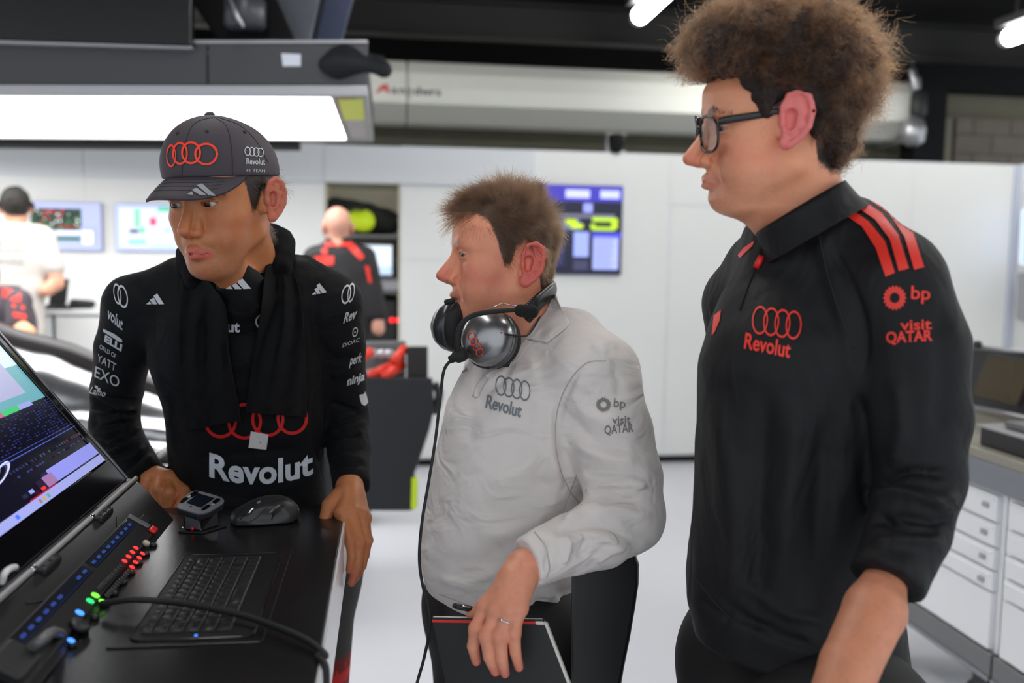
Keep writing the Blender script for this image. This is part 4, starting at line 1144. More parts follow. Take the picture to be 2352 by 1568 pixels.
# ================================================================= tall man at right: glasses, big curly hair, black quarter-zip
pr = thing('person', 'tall man with curly brown hair and glasses in black quarter-zip top', 'person', (P(1850, 1500, 1.34)[0], P(1850, 1500, 1.34)[1], 0))
HR = Pose(1778, 281, 1.26, 73, -5, 0)
def hairR(V):      # > 0 inside the hair-bearing scalp
    x, y, z = V[:, 0], V[:, 1], V[:, 2]; ax = np.abs(x)
    line = np.interp(y, [-.12, -.06, -.04, -.028, -.010, .018, .032, .045, .06, .075, .1], [-.080, -.078, -.06, .03, .045, .018, .014, .034, .062, .078, .085])
    return z - line
hp = dict(skin=srgb(226, 154, 118), red=srgb(220, 112, 92), redness=.75, ear_col=srgb(226, 118, 118), ear_red=.9, nose=.010, nose_drop=-.002, nose_w=1.05, jaw=1.12, jowl=1.15, dbl=.7,
          ear_y=.002, ear_z=.002, ear=1.12, ear_out=1.15, lip=.003, lip_z=-.001, lower=.0078, corner=.002, chin=-.001, lid=.0036, bags=1, brow_col=srgb(90, 62, 48), brow_a=.95, brow_w=.0058, brow_z=.001, mouth_w=.0275, mouth_y=.0690,
          front=np.array([.002, .003, .003, .001, 0, 0, 0, -.003, -.006, -.006]), hair_fn=hairR, hair_col=(.018, .010, .006), lip_col=srgb(196, 112, 104), lip_w=.4,
          stubble=.18, stub_col=srgb(150, 110, 100), neck=[(0, -.026, -.05), (0, -.036, -.12), (0, -.06, -.24)], neck_r=[.056, .057, .064], zlo=-.25)
V, F = make_head(hp); C = paint_head(V, hp); V = V.copy(); V[:, 2] = np.where(V[:, 2] < 0, np.maximum(V[:, 2] * .93, V[:, 2] + .0 ), V[:, 2]); VW = HR.w(V)
headR = (VW, F, C)
# bare left forearm and hand (reach below the frame)
arm = PP((2050, 1285, 1.13), (2010, 1400, 1.09), (1950, 1530, 1.04), (1900, 1650, 1.00))
S = Sculpt(np.min(arm, 0) - .16, np.max(arm, 0) + .08, .0035)
S.chain(arm, [.018, .036, .0325, .0265], k=.02)
wr_, el_ = arm[3], arm[1]; fd = (wr_ - el_) / np.linalg.norm(wr_ - el_); sd = np.cross(fd, np.array((0, 0, 1.0))); sd /= np.linalg.norm(sd); up_ = np.cross(sd, fd)
S.rbox(wr_ + fd * .05, (.030, .008, .034), .009, R=np.stack([sd, up_, fd], 1), k=.015)
for i, (o, L) in enumerate(((-.030, .062), (-.010, .072), (.010, .068), (.029, .052))):
    k0 = wr_ + fd * .092 + sd * o; S.chain([k0, k0 + fd * L * .5 - up_ * .012, k0 + fd * L * .8 - up_ * .034], [.0088, .008, .007], k=.004)
S.chain([wr_ + fd * .02 - sd * .03, wr_ + fd * .055 - sd * .052 - up_ * .012, wr_ + fd * .085 - sd * .055 - up_ * .02], [.014, .010, .008], k=.01)
va, fa = S.mesh(); ca = np.tile(np.array(srgb(208, 138, 106)), (len(va), 1)) * (1 + .07 * vnoise(va * 70, 2)[:, None] + .05 * vnoise(va * 300, 6)[:, None])
ca = mixc(ca, srgb(120, 82, 64), np.clip(vnoise(va * np.array((500, 500, 120)), 12) - .45, 0, 1) * .5)
ibR = inner_body([(PP((1850, 470, 1.34), (1850, 640, 1.34), (1840, 1000, 1.33), (1840, 1280, 1.36)), [.05, .08, .09, .08]), (PP((1850, 640, 1.34), (2050, 660, 1.22), (2105, 1085, 1.18), (2045, 1300, 1.125)), [.05, .040, .018, .018]), (PP((1830, 640, 1.34), (1730, 720, 1.47), (1715, 900, 1.51), (1722, 1060, 1.52)), [.05, .045, .035, .03])], hp['skin'])
V, F, C = join_geo([headR, (va, fa, ca), ibR])
bodyR = mesh_obj('body', V, F, skin_mat('skin_fair'), pr, col=C)
make_eyes(bodyR, HR, (.06, .09, .12), (-.35, 1, -.1))

# ---- shirt
m_shirtR = mat('black_sports_knit', srgb(17, 17, 20), rough=.62, spec=.3, sheen=.02, bump=(1300, .00025, 2), crease=(9, .010, (1.6, 1.6, .7)))
rowsR = [(545, 1755, 2000, 1.335, .75), (600, 1712, 2040, 1.33, .80), (680, 1662, 2070, 1.32, .85), (760, 1630, 2080, 1.31, .88), (840, 1608, 2080, 1.31, .88), (1000, 1603, 2060, 1.32, .85), (1200, 1593, 2050, 1.33, .84),
         (1330, 1578, 2055, 1.34, .84), (1390, 1580, 2060, 1.34, .84), (1440, 1592, 2065, 1.345, .84), (1545, 1606, 2080, 1.35, .84)]
lo = P(1850, 1000, 1.3) - np.array((.36, .34, .52)); hi = P(1850, 1000, 1.3) + np.array((.36, .34, .52))
S = Sculpt(lo, hi, .0045)
S.loft(**rings(rowsR), e=2.2, k=.03)
S.chain(PP((1850, 562, 1.30), (1945, 572, 1.27), (2030, 648, 1.23)), [.068, .070, .068], k=.05)
S.chain(PP((1800, 570, 1.37), (1755, 620, 1.43), (1725, 690, 1.47)), [.055, .060, .066], k=.05)
S.chain(PP((2048, 668, 1.215), (2096, 800, 1.195), (2102, 960, 1.185), (2112, 1095, 1.18)), [.071, .069, .066, .056], k=.03)
S.chain(PP((2112, 1095, 1.18), (2085, 1215, 1.15), (2040, 1325, 1.115), (2020, 1375, 1.10)), [.056, .050, .044, .043], k=.012)
S.chain(PP((1715, 700, 1.48), (1700, 900, 1.52), (1720, 1080, 1.52)), [.066, .055, .05], k=.03)                # far arm
pl = P(2042, 1335, 1.115); ad = P(2037, 1335, 1.115) - P(2085, 1215, 1.15); ad /= np.linalg.norm(ad)
cut_end(S, pl + ad * .004, ad, .075)
hem0, hem1 = P(1585, 1418, 1.34), P(1905, 1548, 1.20)
hn_ = np.cross(hem1 - hem0, FW); hn_ /= np.linalg.norm(hn_); hn_ = hn_ if hn_[2] < 0 else -hn_
S.put(lo, hi, lambda p: -((p - P(1750, 1500, 1.3)) @ hn_.astype(np.float32) - .01) + 0 * p[..., 0], k=.006, op='sub')
V, F = S.mesh()
V = folds(V, F, [([(1905, 560), (1950, 640), (1985, 740), (1990, 860)], 9, -.004), ([(1880, 520), (1930, 700), (1960, 900)], 26, .005),
    ([(1990, 1150), (2060, 1130), (2150, 1150), (2205, 1130)], 14, .007), ([(1985, 1200), (2060, 1185), (2150, 1200), (2190, 1190)], 12, -.006), ([(2000, 1250), (2080, 1240), (2170, 1245)], 12, .006), ([(2000, 1120), (2090, 1085), (2190, 1090)], 10, -.006),
    ([(2010, 1180), (2080, 1215), (2160, 1225)], 10, -.005), ([(2120, 1150), (2170, 1170), (2200, 1160)], 8, .006),
    ([(1650, 900), (1680, 1150), (1690, 1400)], 30, .006), ([(1760, 880), (1745, 1150), (1740, 1420)], 26, -.005), ([(1830, 900), (1810, 1150), (1800, 1440)], 30, .005), ([(1900, 950), (1880, 1200), (1870, 1480)], 26, -.005),
    ([(1700, 1330), (1790, 1400), (1900, 1430)], 14, .004), ([(1660, 1380), (1760, 1450), (1880, 1490)], 12, -.004), ([(1970, 900), (1985, 1050), (1990, 1180)], 14, -.008), ([(2150, 700), (2170, 850), (2160, 1000)], 22, -.004), ([(2060, 850), (2070, 980), (2050, 1080)], 20, .004), ([(1600, 1370), (1680, 1420), (1800, 1450)], 10, -.003)])
V = V + vnormals(V, F) * (vnoise(V * 16, 31) * .0022 + vnoise(V * 38, 33) * .0008)[:, None]
shirtR = mesh_obj('shirt', V, F, m_shirtR, pr)
bvR = bvh_of([shirtR])
# stand-up collar
fr = P(1743, 560, 1.290); bk = P(1958, 434, 1.25)
axf = (fr - bk) / np.linalg.norm(fr - bk); sdv = np.cross(axf, np.array((0, 0, 1.0))); sdv /= np.linalg.norm(sdv); upv = np.cross(sdv, axf)
Vc = []; nph = 64
for j, (dz, sc) in enumerate(((-.030, 1.12), (-.010, 1.03), (.008, .99), (.015, .975), (.014, .95), (.006, .94), (-.03, .96))):
    for i in range(nph):
        a = 2 * math.pi * i / nph; gap = .18
        a = gap + (2 * math.pi - 2 * gap) * i / (nph - 1)
        Vc.append((fr + bk) / 2 + axf * math.cos(a) * np.linalg.norm(fr - bk) / 2 * sc + sdv * math.sin(a) * .072 * sc + upv * dz)
Fc = [(j * nph + i, j * nph + i + 1, (j + 1) * nph + i + 1, (j + 1) * nph + i) for j in range(6) for i in range(nph - 1)]
mesh_obj('collar', np.array(Vc), np.array(Fc), m_shirtR, shirtR)
m_red = mat('print_red', srgb(236, 52, 38), rough=.5)
def zr(x, y): return (1540 + x * .7579, 380 + y * .7579)                   # crop coordinates -> frame pixels
st3 = [([(487, 122), (520, 112), (600, 170), (650, 230), (680, 325), (652, 337), (622, 250), (580, 185)],), ([(530, 103), (560, 93), (640, 145), (690, 210), (722, 312), (692, 320), (665, 225), (620, 165)],), ([(573, 88), (600, 82), (680, 128), (732, 195), (768, 308), (738, 316), (708, 215), (660, 145)],)]
for (q,) in st3:
    stamp('shoulder_stripe', Ink().poly([zr(*p) for p in q]), m_red, shirtR, bvR, lambda x, y: (x, y), edge=9)
stamp('four_rings_emblem', Ink().rings4(.075), m_red, shirtR, bvR, affine(1728, 733, 36, 5.2, 5, -66), edge=8)
def word(name, t, m, parent, bv, x0, y0, w, ang, hgt, bold=.012, slant=0, **k):
    """lettering: baseline start, width and cap height in pixels, angle in degrees (down to the right positive)"""
    ink = Ink().text(t, size=1.0, bold=bold); xs_ = [v.co.x for v in ink.bm.verts]; ys_ = [v.co.y for v in ink.bm.verts]
    W_ = max(xs_) - min(xs_); H_ = max(v for v in ys_); a = math.radians(ang); cx_ = w / W_
    return stamp(name, ink, m, parent, bv, affine(x0 - min(xs_) * cx_ * math.cos(a), y0 - min(xs_) * cx_ * math.sin(a), cx_ * math.cos(a), cx_ * math.sin(a), hgt / H_ * (math.sin(a) * .6 + slant), -hgt / H_ * math.cos(a)), edge=k.pop('edge', 7), **k)
word('brand_lettering', 'Revolut', m_red, shirtR, bvR, 1709, 799, 107, 12, 36, .022)
def sun(name, x, y, rx, ry, m, parent, bv):
    k = Ink()
    for i in range(18):
        a = 2 * math.pi * i / 18; d = .16
        k.poly([(math.cos(a - d) * .42, math.sin(a - d) * .42), (math.cos(a - d) * .85, math.sin(a - d) * .85), (math.cos(a), math.sin(a)), (math.cos(a + d) * .85, math.sin(a + d) * .85), (math.cos(a + d) * .42, math.sin(a + d) * .42)])
    return stamp(name, k, m, parent, bv, affine(x, y, rx, 0, 0, -ry), edge=8)
sun('sun_emblem', 2055, 684, 27, 29, m_red, shirtR, bvR)
word('sponsor_lettering', 'bp', m_red, shirtR, bvR, 2092, 686, 44, 3, 30, .015)
word('sponsor_lettering', 'visit', m_red, shirtR, bvR, 2068, 758, 71, -2, 22, .02)
word('sponsor_lettering', 'QATAR', m_red, shirtR, bvR, 2036, 787, 105, -3, 25, .03)
stamp('partial_print', Ink().poly([zr(*p) for p in ((132, 455), (154, 438), (150, 470), (135, 505), (126, 515))]), m_red, shirtR, bvR, lambda x, y: (x, y), edge=9)
stamp('far_shoulder_stripe', Ink().poly([zr(*p) for p in ((205, 272), (222, 250), (255, 228), (250, 243), (212, 280))]), m_red, shirtR, bvR, lambda x, y: (x, y), edge=9)
# zip and seams
def seam(name, pts, bv, r, m, parent, off=.0002):
    w = [on_b(bv, *q, off) for q in smooth_path(np.array(pts, float), 8)]; w = [q for q in w if q is not None]
    return tube(name, w, r, m, parent, seg=6) if len(w) > 2 else None
m_seamR = mat('seam_black', srgb(22, 22, 25), rough=.7)
seam('zip', [(1752, 560), (1738, 610), (1718, 660), (1700, 712)], bvR, .0016, m_black, shirtR)
q = [on_b(bvR, *t, .002) for t in ((1752, 588), (1745, 602), (1738, 616))]
if all(v is not None for v in q): tube('zip_pull', q, [.004, .0048, .0042], mat('red_plastic'), shirtR, seg=10)
seam('seam', [(1874, 480), (1885, 560), (1905, 640), (1930, 720), (1960, 800)], bvR, .0012, m_seamR, shirtR)
seam('seam', [(1598, 1330), (1680, 1420), (1790, 1475), (1905, 1500)], bvR, .0010, m_seamR, shirtR)
# trousers and shoes
hl = P(1935, 1500, 1.24); hr_ = P(1760, 1500, 1.50)
hl[2] = hr_[2] = .92
(Vt, Ft), shs = legs(hl, hr_, .135, fwd=(-1, .2))
trR = mesh_obj('trousers', Vt, Ft, mat('black_trousers', srgb(20, 20, 22), rough=.75), pr)
stamp('trouser_print', Ink().text('S', size=20, bold=.02), m_red, trR, bvh_of([trR]), affine(2018, 1548, 1, 0, 0, -1), edge=8)
for v, f in shs: mesh_obj('shoe', v, f, m_rubber, pr)

# ---- hair: a dark curly mass with free curls
S = Sculpt((-.16, -.19, -.12), (.16, .16, .22), .005)
S.ball((0, -.020, .052), (.088, .104, .092), k=.02)
for c, r in (((0, .064, .105), (.070, .050, .036)), ((0, -.058, .055), (.080, .070, .082)), ((0, -.066, -.025), (.064, .038, .055)), ((0, .015, .112), (.080, .080, .040)), ((.045, .035, .095), (.045, .05, .04)), ((-.045, .035, .095), (.045, .05, .04)), ((.070, -.015, .04), (.026, .055, .050)), ((-.070, -.015, .04), (.026, .055, .050))):
    S.ball(c, r, k=.03)
for s in (-1, 1):
    S.ball((s * .085, .088, .0), (.085, .048, .068), k=.010, op='sub')            # clear the face and temple
    S.ball((s * .10, .045, -.045), (.070, .06, .050), k=.010, op='sub')
    S.ball((s * .112, .003, -.014), (.054, .031, .060), k=.010, op='sub')         # clear the ear
S.ball((0, .122, .012), (.12, .052, .072), k=.012, op='sub')
S.ball((0, .02, -.13), (.12, .085, .085), k=.01, op='sub')
Vh, Fh = S.mesh(); Nh = vnormals(Vh, Fh)
Vh = Vh + Nh * (vnoise(Vh * 55, 41) * .007 + vnoise(Vh * 120, 43) * .004)[:, None]
m_curl = hair_mat('curly_brown', srgb(24, 14, 8), srgb(70, 41, 21), .32, 40)
hairobj = mesh_obj('hair', HR.w(Vh), Fh, mat('hair_core', srgb(30, 19, 12), rough=.7, bump=(260, .004, 5)), pr)
def curl_strands(Vh, Fh, n, per, seed, Lr, rr, tr_, lean0, spread=.0035, k=24, root=.010):
    p0, nn, rg = pick_points(Vh, Fh, np.ones(len(Vh), bool), n, seed)
    nn /= np.linalg.norm(nn, axis=1)[:, None]; t = np.linspace(0, 1, k)
    a = rg.normal(size=(n, 3)); u_ = np.cross(nn, a); u_ /= np.linalg.norm(u_, axis=1)[:, None]; v_ = np.cross(nn, u_)
    L = rg.uniform(*Lr, n) * np.where(p0[:, 2] < .0, .5, 1.0); rad = rg.uniform(*rr, n); turns = rg.uniform(*tr_, n) * rg.choice((-1, 1), n); ph = rg.uniform(0, 6.28, n)
    lean = u_ * rg.uniform(-.7, .7, n)[:, None] + np.array(lean0)
    out = []
    for q in range(per):
        j = rg.normal(size=(n, 3)) * spread; Lq = L * rg.uniform(.8, 1.15, n); rq = rad * rg.uniform(.75, 1.25, n); pq = ph + rg.normal(size=n) * .35
        ang = pq[:, None] + turns[:, None] * 6.283 * t; g_ = np.minimum(1, t * 4)
        out.append((p0 + j)[:, None] - nn[:, None] * root + nn[:, None] * (Lq[:, None] * t)[..., None] + lean[:, None] * (Lq[:, None] * t ** 1.5)[..., None] + (rq[:, None] * np.cos(ang) * g_)[..., None] * u_[:, None] + (rq[:, None] * np.sin(ang) * g_)[..., None] * v_[:, None])
    return np.concatenate(out)
st_ = np.concatenate([curl_strands(Vh, Fh, 2600, 9, 5, (.018, .040), (.003, .0065), (1.0, 2.2), (0, -.12, -.12)), curl_strands(Vh, Fh, 500, 1, 8, (.03, .06), (.003, .007), (1.0, 2.4), (0, -.1, 0))])
ax_, ay_, az_ = np.abs(st_[..., 0]), st_[..., 1], st_[..., 2]
keep = ~((ax_ > .060) & (np.abs(ay_ - .004) < .031) & (az_ < .040)).any(1) & ~((ay_ > .045) & (az_ < .058)).any(1)
hair_curves('curls', HR.w(st_[keep]), .00020, m_curl, hairobj)

# ---- glasses
gl = thing('eyeglasses', 'black-framed glasses worn by the curly-haired man', 'glasses', HR.w(0, .10, 0))
m_frame = mat('glasses_black', (.008, .008, .009), rough=.2); m_lens = None
ml_ = bpy.data.materials.new('lens_glass'); ml_.use_nodes = True; nt = ml_.node_tree; nt.nodes.clear()
out = nt.nodes.new('ShaderNodeOutputMaterial'); mixs = nt.nodes.new('ShaderNodeMixShader'); tr = nt.nodes.new('ShaderNodeBsdfTransparent'); gs = nt.nodes.new('ShaderNodeBsdfGlossy'); gs.inputs['Roughness'].default_value = .03
fr_ = nt.nodes.new('ShaderNodeFresnel'); fr_.inputs['IOR'].default_value = 1.38; tr.inputs['Color'].default_value = (.93, .94, .97, 1)
nt.links.new(fr_.outputs[0], mixs.inputs[0]); nt.links.new(tr.outputs[0], mixs.inputs[1]); nt.links.new(gs.outputs[0], mixs.inputs[2]); nt.links.new(mixs.outputs[0], out.inputs[0])
GY, GZ = .1035, -.007
for s in (-1, 1):
    cx_ = s * .034; pts = []
    for i in range(40):
        a = 2 * math.pi * i / 40; ca_, sa_ = math.cos(a), math.sin(a)
        x_ = cx_ + .0275 * np.sign(ca_) * abs(ca_) ** .8; z_ = GZ + .0235 * np.sign(sa_) * abs(sa_) ** .75
        pts.append((x_, GY - .010 * ((x_) / .06) ** 2, z_))
    pts = np.array(pts); loop = np.vstack([pts, pts[:1]])
    tube('rim', HR.w(loop), .0020, m_frame, gl, seg=8)
    ctr_ = pts.mean(0); Vl = np.vstack([ctr_ + (0, .0015, 0), pts]); Fl = [(0, 1 + (i + 1) % 40, 1 + i) for i in range(40)]
    mesh_obj('lens', HR.w(Vl), Fl, ml_, gl)
    tube('temple_arm', HR.w(smooth_path([(s * .0595, GY - .012, GZ + .016), (s * .066, GY - .03, GZ + .018), (s * .0745, GY - .075, GZ + .021), (s * .0785, .030, GZ + .0225), (s * .0790, .018, GZ + .0225)])), [.0022, .0022, .0020, .0018, .0016], m_frame, gl, seg=10, ref=HR.R[:, 2], flat=2.3)
tube('bridge', HR.w(smooth_path([(-.009, GY, GZ + .008), (0, GY + .003, GZ + .011), (.009, GY, GZ + .008)])), .0018, m_frame, gl, seg=8)
# ================================================================= man in the grey polo leaning on a chair, headset round his neck
pm = thing('person', 'man in light grey long-sleeved polo leaning on a chair with a headset round his neck', 'person', (P(1180, 1400, 1.66)[0], P(1180, 1400, 1.66)[1], 0))
HM = Pose(1160, 586, 1.64, 79, 1, 0)
def hairM(V):
    x, y, z = V[:, 0], V[:, 1], V[:, 2]
    line = np.interp(y, [-.12, -.07, -.055, -.045, -.022, -.004, .003, .014, .020, .028, .042, .06, .1], [-.085, -.085, -.06, .005, .022, .010, -.018, -.020, -.004, .022, .056, .066, .074])
    return z - line
hpm = dict(skin=srgb(234, 156, 122), red=srgb(214, 106, 92), redness=1.0, ear_col=srgb(218, 100, 92), ear_red=.9, nose=.006, nose_drop=.002, back=.016, nose_w=1.0, jaw=1.04, jowl=1.05, dbl=.8,
           ear_y=-.028, ear_z=-.016, ear=1.12, ear_out=1.0, lip=.000, mouth_open=.0012, lower=.006, lid=.0030, bags=1, brow_col=srgb(170, 128, 100), brow_a=.75, brow_w=.0050, mouth_w=.026, mouth_y=.0735,
           front=np.array([-.002, .001, .004, .002, .001, 0, 0, 0, 0, 0]), hair_fn=hairM, hair_col=srgb(72, 50, 33), lip_w=.5, lip_col=srgb(190, 100, 96), stubble=.12, stub_col=srgb(160, 100, 90),
           neck=[(0, -.028, -.05), (0, -.04, -.12), (0, -.06, -.24)], neck_r=[.058, .062, .074], zlo=-.25)
V, F = make_head(hpm); C = paint_head(V, hpm); headM = (HM.w(V), F, C); VhM, FhM = V, F
# left hand hanging over the notebook
def hand_mesh(palm, fingers, thumb, wrist, h=.0022, k=.006, extra=None):
    allp = np.vstack([np.array(f[0]) for f in fingers] + [np.array(thumb[0])] + [np.array(wrist[0])])
    S = Sculpt(allp.min(0) - .03, allp.max(0) + .03, h)
    S.chain(wrist[0], wrist[1], k=.015)
    for a, b, r0, r1 in palm: S.bone(a, b, r0, r1, k=.012)
    for pts, rr in fingers: S.chain(pts, rr, k=k * .5)
    S.chain(thumb[0], thumb[1], k=k)
    for pts, rr in fingers:                                     # knuckle and joint swell
        for j in (0, 1): S.ball(pts[j], rr[j] * (1.10 if j else 1.16), k=.006)
    if extra: extra(S)
    return S.mesh()
def hand_paint(V, base, red, tips, knuckles):
    C = np.tile(np.array(base), (len(V), 1)) * (1 + .06 * vnoise(V * 120, 2)[:, None] + .04 * vnoise(V * 400, 4)[:, None])
    for c in tips: C = mixc(C, red, np.clip(np.exp(-(np.linalg.norm(V - c, axis=1) / .014) ** 2), 0, 1) * .7)
    for c in knuckles: C = mixc(C, red, np.clip(np.exp(-(np.linalg.norm(V - c, axis=1) / .010) ** 2), 0, 1) * .55)
    return C
fM = [(PP((1116, 1392, 1.335), (1094, 1444, 1.322), (1087, 1484, 1.322), (1094, 1518, 1.332)), [.0112, .0100, .0092, .0070]),
      (PP((1142, 1405, 1.318), (1118, 1462, 1.305), (1124, 1508, 1.308), (1138, 1542, 1.318)), [.0116, .0102, .0092, .0070]),
      (PP((1168, 1402, 1.312), (1148, 1462, 1.298), (1152, 1512, 1.302), (1160, 1546, 1.312)), [.0114, .0100, .0090, .0068]),
      (PP((1192, 1396, 1.312), (1180, 1452, 1.300), (1184, 1498, 1.304), (1192, 1532, 1.312)), [.0108, .0094, .0084, .0066])]
kn = [f[0][0] for f in fM]
wM = PP((1232, 1288, 1.385), (1203, 1304, 1.362), (1184, 1332, 1.347))
palmM = [(wM[2], kn[0], .020, .0135), (wM[2], kn[1], .022, .0145), (wM[2], kn[2], .022, .0145), (wM[1], kn[3], .022, .0135)]
thM = (PP((1165, 1335, 1.36), (1125, 1378, 1.375), (1100, 1402, 1.385), (1082, 1408, 1.385)), [.016, .0125, .0105, .008])
def tendons(S):
    for i in range(4): S.bone(wM[2] + (kn[i] - wM[2]) * .25 - FW * .016, kn[i] - FW * .010, .002, .003, k=.006)
V, F = hand_mesh(palmM, fM, thM, (wM, [.025, .0275, .026]), extra=tendons)
C = hand_paint(V, srgb(228, 154, 124), srgb(206, 104, 92), [f[0][-1] for f in fM], kn + [f[0][1] for f in fM])
handM = (V, F, C)
ibM = inner_body([(PP((1190, 760, 1.69), (1220, 900, 1.67), (1180, 1200, 1.66), (1170, 1400, 1.67)), [.05, .07, .08, .08]), (PP((1230, 860, 1.67), (1365, 880, 1.56), (1432, 1170, 1.49), (1240, 1284, 1.385)), [.05, .045, .034, .022]), (PP((1190, 860, 1.68), (1100, 930, 1.82), (1055, 1120, 1.85), (1045, 1220, 1.82)), [.05, .04, .03, .025])], hpm['skin'])
V, F, C = join_geo([headM, handM, ibM])
bodyM = mesh_obj('body', V, F, skin_mat('skin_fair'), pm, col=C)
make_eyes(bodyM, HM, (.10, .13, .14), (-.4, 1, -.12))
for f in fM:                                                     # nails, seen from the back of the hand
    a, b = np.array(f[0][-2]), np.array(f[0][-1]); d_ = (b - a) / np.linalg.norm(b - a)
rg_c = fM[2][0][0] * .55 + fM[2][0][1] * .45; rd_ = fM[2][0][1] - fM[2][0][0]
u, v, w = frame(rd_); rp = [rg_c + .0108 * (math.cos(t) * u + math.sin(t) * v) for t in np.linspace(0, 2 * math.pi, 33)]
tube('finger_ring', rp, .0016, m_chrome, pm, seg=8, label='silver wedding ring')

# ---- polo shirt
m_polo = mat('polo_grey', srgb(226, 219, 215), rough=.8, spec=.2, sheen=.1, bump=(1200, .0003, 2), crease=(11, .016, (1, 1, 1.6)))
rowsM = [(790, 1120, 1370, 1.68, .95), (830, 1075, 1395, 1.67, 1.0), (880, 1048, 1400, 1.66, 1.05), (940, 1024, 1395, 1.66, 1.1), (1040, 1000, 1375, 1.66, 1.1), (1140, 978, 1355, 1.66, 1.1), (1230, 966, 1345, 1.66, 1.1),
         (1300, 968, 1335, 1.66, 1.08), (1360, 985, 1325, 1.66, 1.05), (1420, 1005, 1318, 1.66, 1.0), (1490, 1015, 1315, 1.66, 1.0)]
cM = P(1230, 1060, 1.6); lo = cM - np.array((.33, .33, .40)); hi = cM + np.array((.33, .36, .38))
S = Sculpt(lo, hi, .0042)
S.loft(**rings(rowsM), e=2.15, k=.03)
S.chain(PP((1215, 765, 1.68), (1310, 800, 1.62), (1368, 858, 1.555)), [.058, .068, .072], k=.05)
S.chain(PP((1190, 790, 1.70), (1140, 850, 1.78), (1120, 930, 1.84)), [.055, .06, .062], k=.05)
armM = PP((1362, 872, 1.55), (1400, 990, 1.53), (1430, 1100, 1.51), (1438, 1185, 1.49))
S.chain(armM, [.074, .070, .066, .060], k=.025)
S.chain(PP((1438, 1185, 1.49), (1380, 1222, 1.455), (1310, 1250, 1.42), (1222, 1288, 1.375)), [.060, .056, .048, .040], k=.02)
S.chain(PP((1085, 950, 1.84), (1050, 1120, 1.86), (1035, 1235, 1.82)), [.055, .05, .045], k=.03)
c0 = P(1206, 1288, 1.37); ca_ = P(1206, 1290, 1.37) - P(1300, 1252, 1.415); ca_ /= np.linalg.norm(ca_)
cut_end(S, c0 + ca_ * .002, ca_, .06)
hm0, hm1 = P(985, 1352, 1.62), P(1300, 1468, 1.58); hv = np.cross(hm1 - hm0, FW); hv /= np.linalg.norm(hv); hv = hv if hv[2] < 0 else -hv
S.put(lo, hi, lambda p: -((p - hm0) @ hv.astype(np.float32)), k=.006, op='sub')
V, F = S.mesh()
V = folds(V, F, [
    ([(1335, 1145), (1375, 1120), (1440, 1112), (1500, 1125)], 10, .007), ([(1340, 1160), (1400, 1145), (1470, 1150)], 8, -.007), ([(1345, 1180), (1410, 1175), (1500, 1190)], 11, .006),
    ([(1290, 1200), (1340, 1170), (1385, 1160)], 9, .006), ([(1270, 1225), (1330, 1210), (1400, 1215), (1450, 1240)], 9, -.005), ([(1300, 1250), (1360, 1232), (1430, 1250)], 9, .006), ([(1330, 1285), (1345, 1250), (1340, 1220)], 8, -.005), ([(1290, 1300), (1305, 1260), (1295, 1225)], 9, .005), ([(1365, 1290), (1400, 1265), (1440, 1255)], 8, .005), ([(1250, 1318), (1262, 1270), (1252, 1228)], 6, -.003),
    ([(1310, 900), (1350, 950), (1420, 980)], 16, .004), ([(1300, 950), (1360, 1010), (1440, 1030)], 15, -.004), ([(1320, 1010), (1390, 1050), (1470, 1060)], 14, .005), ([(1330, 1080), (1400, 1085), (1490, 1090)], 10, -.004), ([(1400, 830), (1420, 870), (1425, 920)], 12, -.004), ([(1360, 790), (1390, 820), (1410, 860)], 9, .004),
    ([(1345, 835), (1300, 900), (1278, 980), (1290, 1080), (1320, 1140)], 8, -.005), ([(1270, 920), (1262, 1020), (1280, 1100)], 14, .005),
    ([(1240, 1020), (1200, 1080), (1120, 1110)], 22, .006), ([(1270, 1090), (1200, 1150), (1090, 1180)], 22, -.005), ([(1290, 1130), (1220, 1200), (1100, 1240)], 20, .005), ([(1180, 1260), (1100, 1290), (1010, 1290)], 18, -.004), ([(1150, 1300), (1080, 1340), (1010, 1330)], 14, .004),
    ([(1050, 870), (1080, 940), (1070, 1020)], 20, -.003), ([(1250, 1350), (1280, 1390), (1300, 1440)], 12, .005), ([(1230, 1370), (1250, 1420), (1275, 1455)], 9, -.004), ([(1180, 820), (1150, 870), (1110, 905)], 10, -.003)])
V = V + vnormals(V, F) * (vnoise(V * 15, 51) * .0028 + vnoise(V * 34, 53) * .0012)[:, None]
shirtM = mesh_obj('polo_shirt', V, F, m_polo, pm)
bvM = bvh_of([shirtM, bodyM])
bvMs = bvh_of([shirtM])
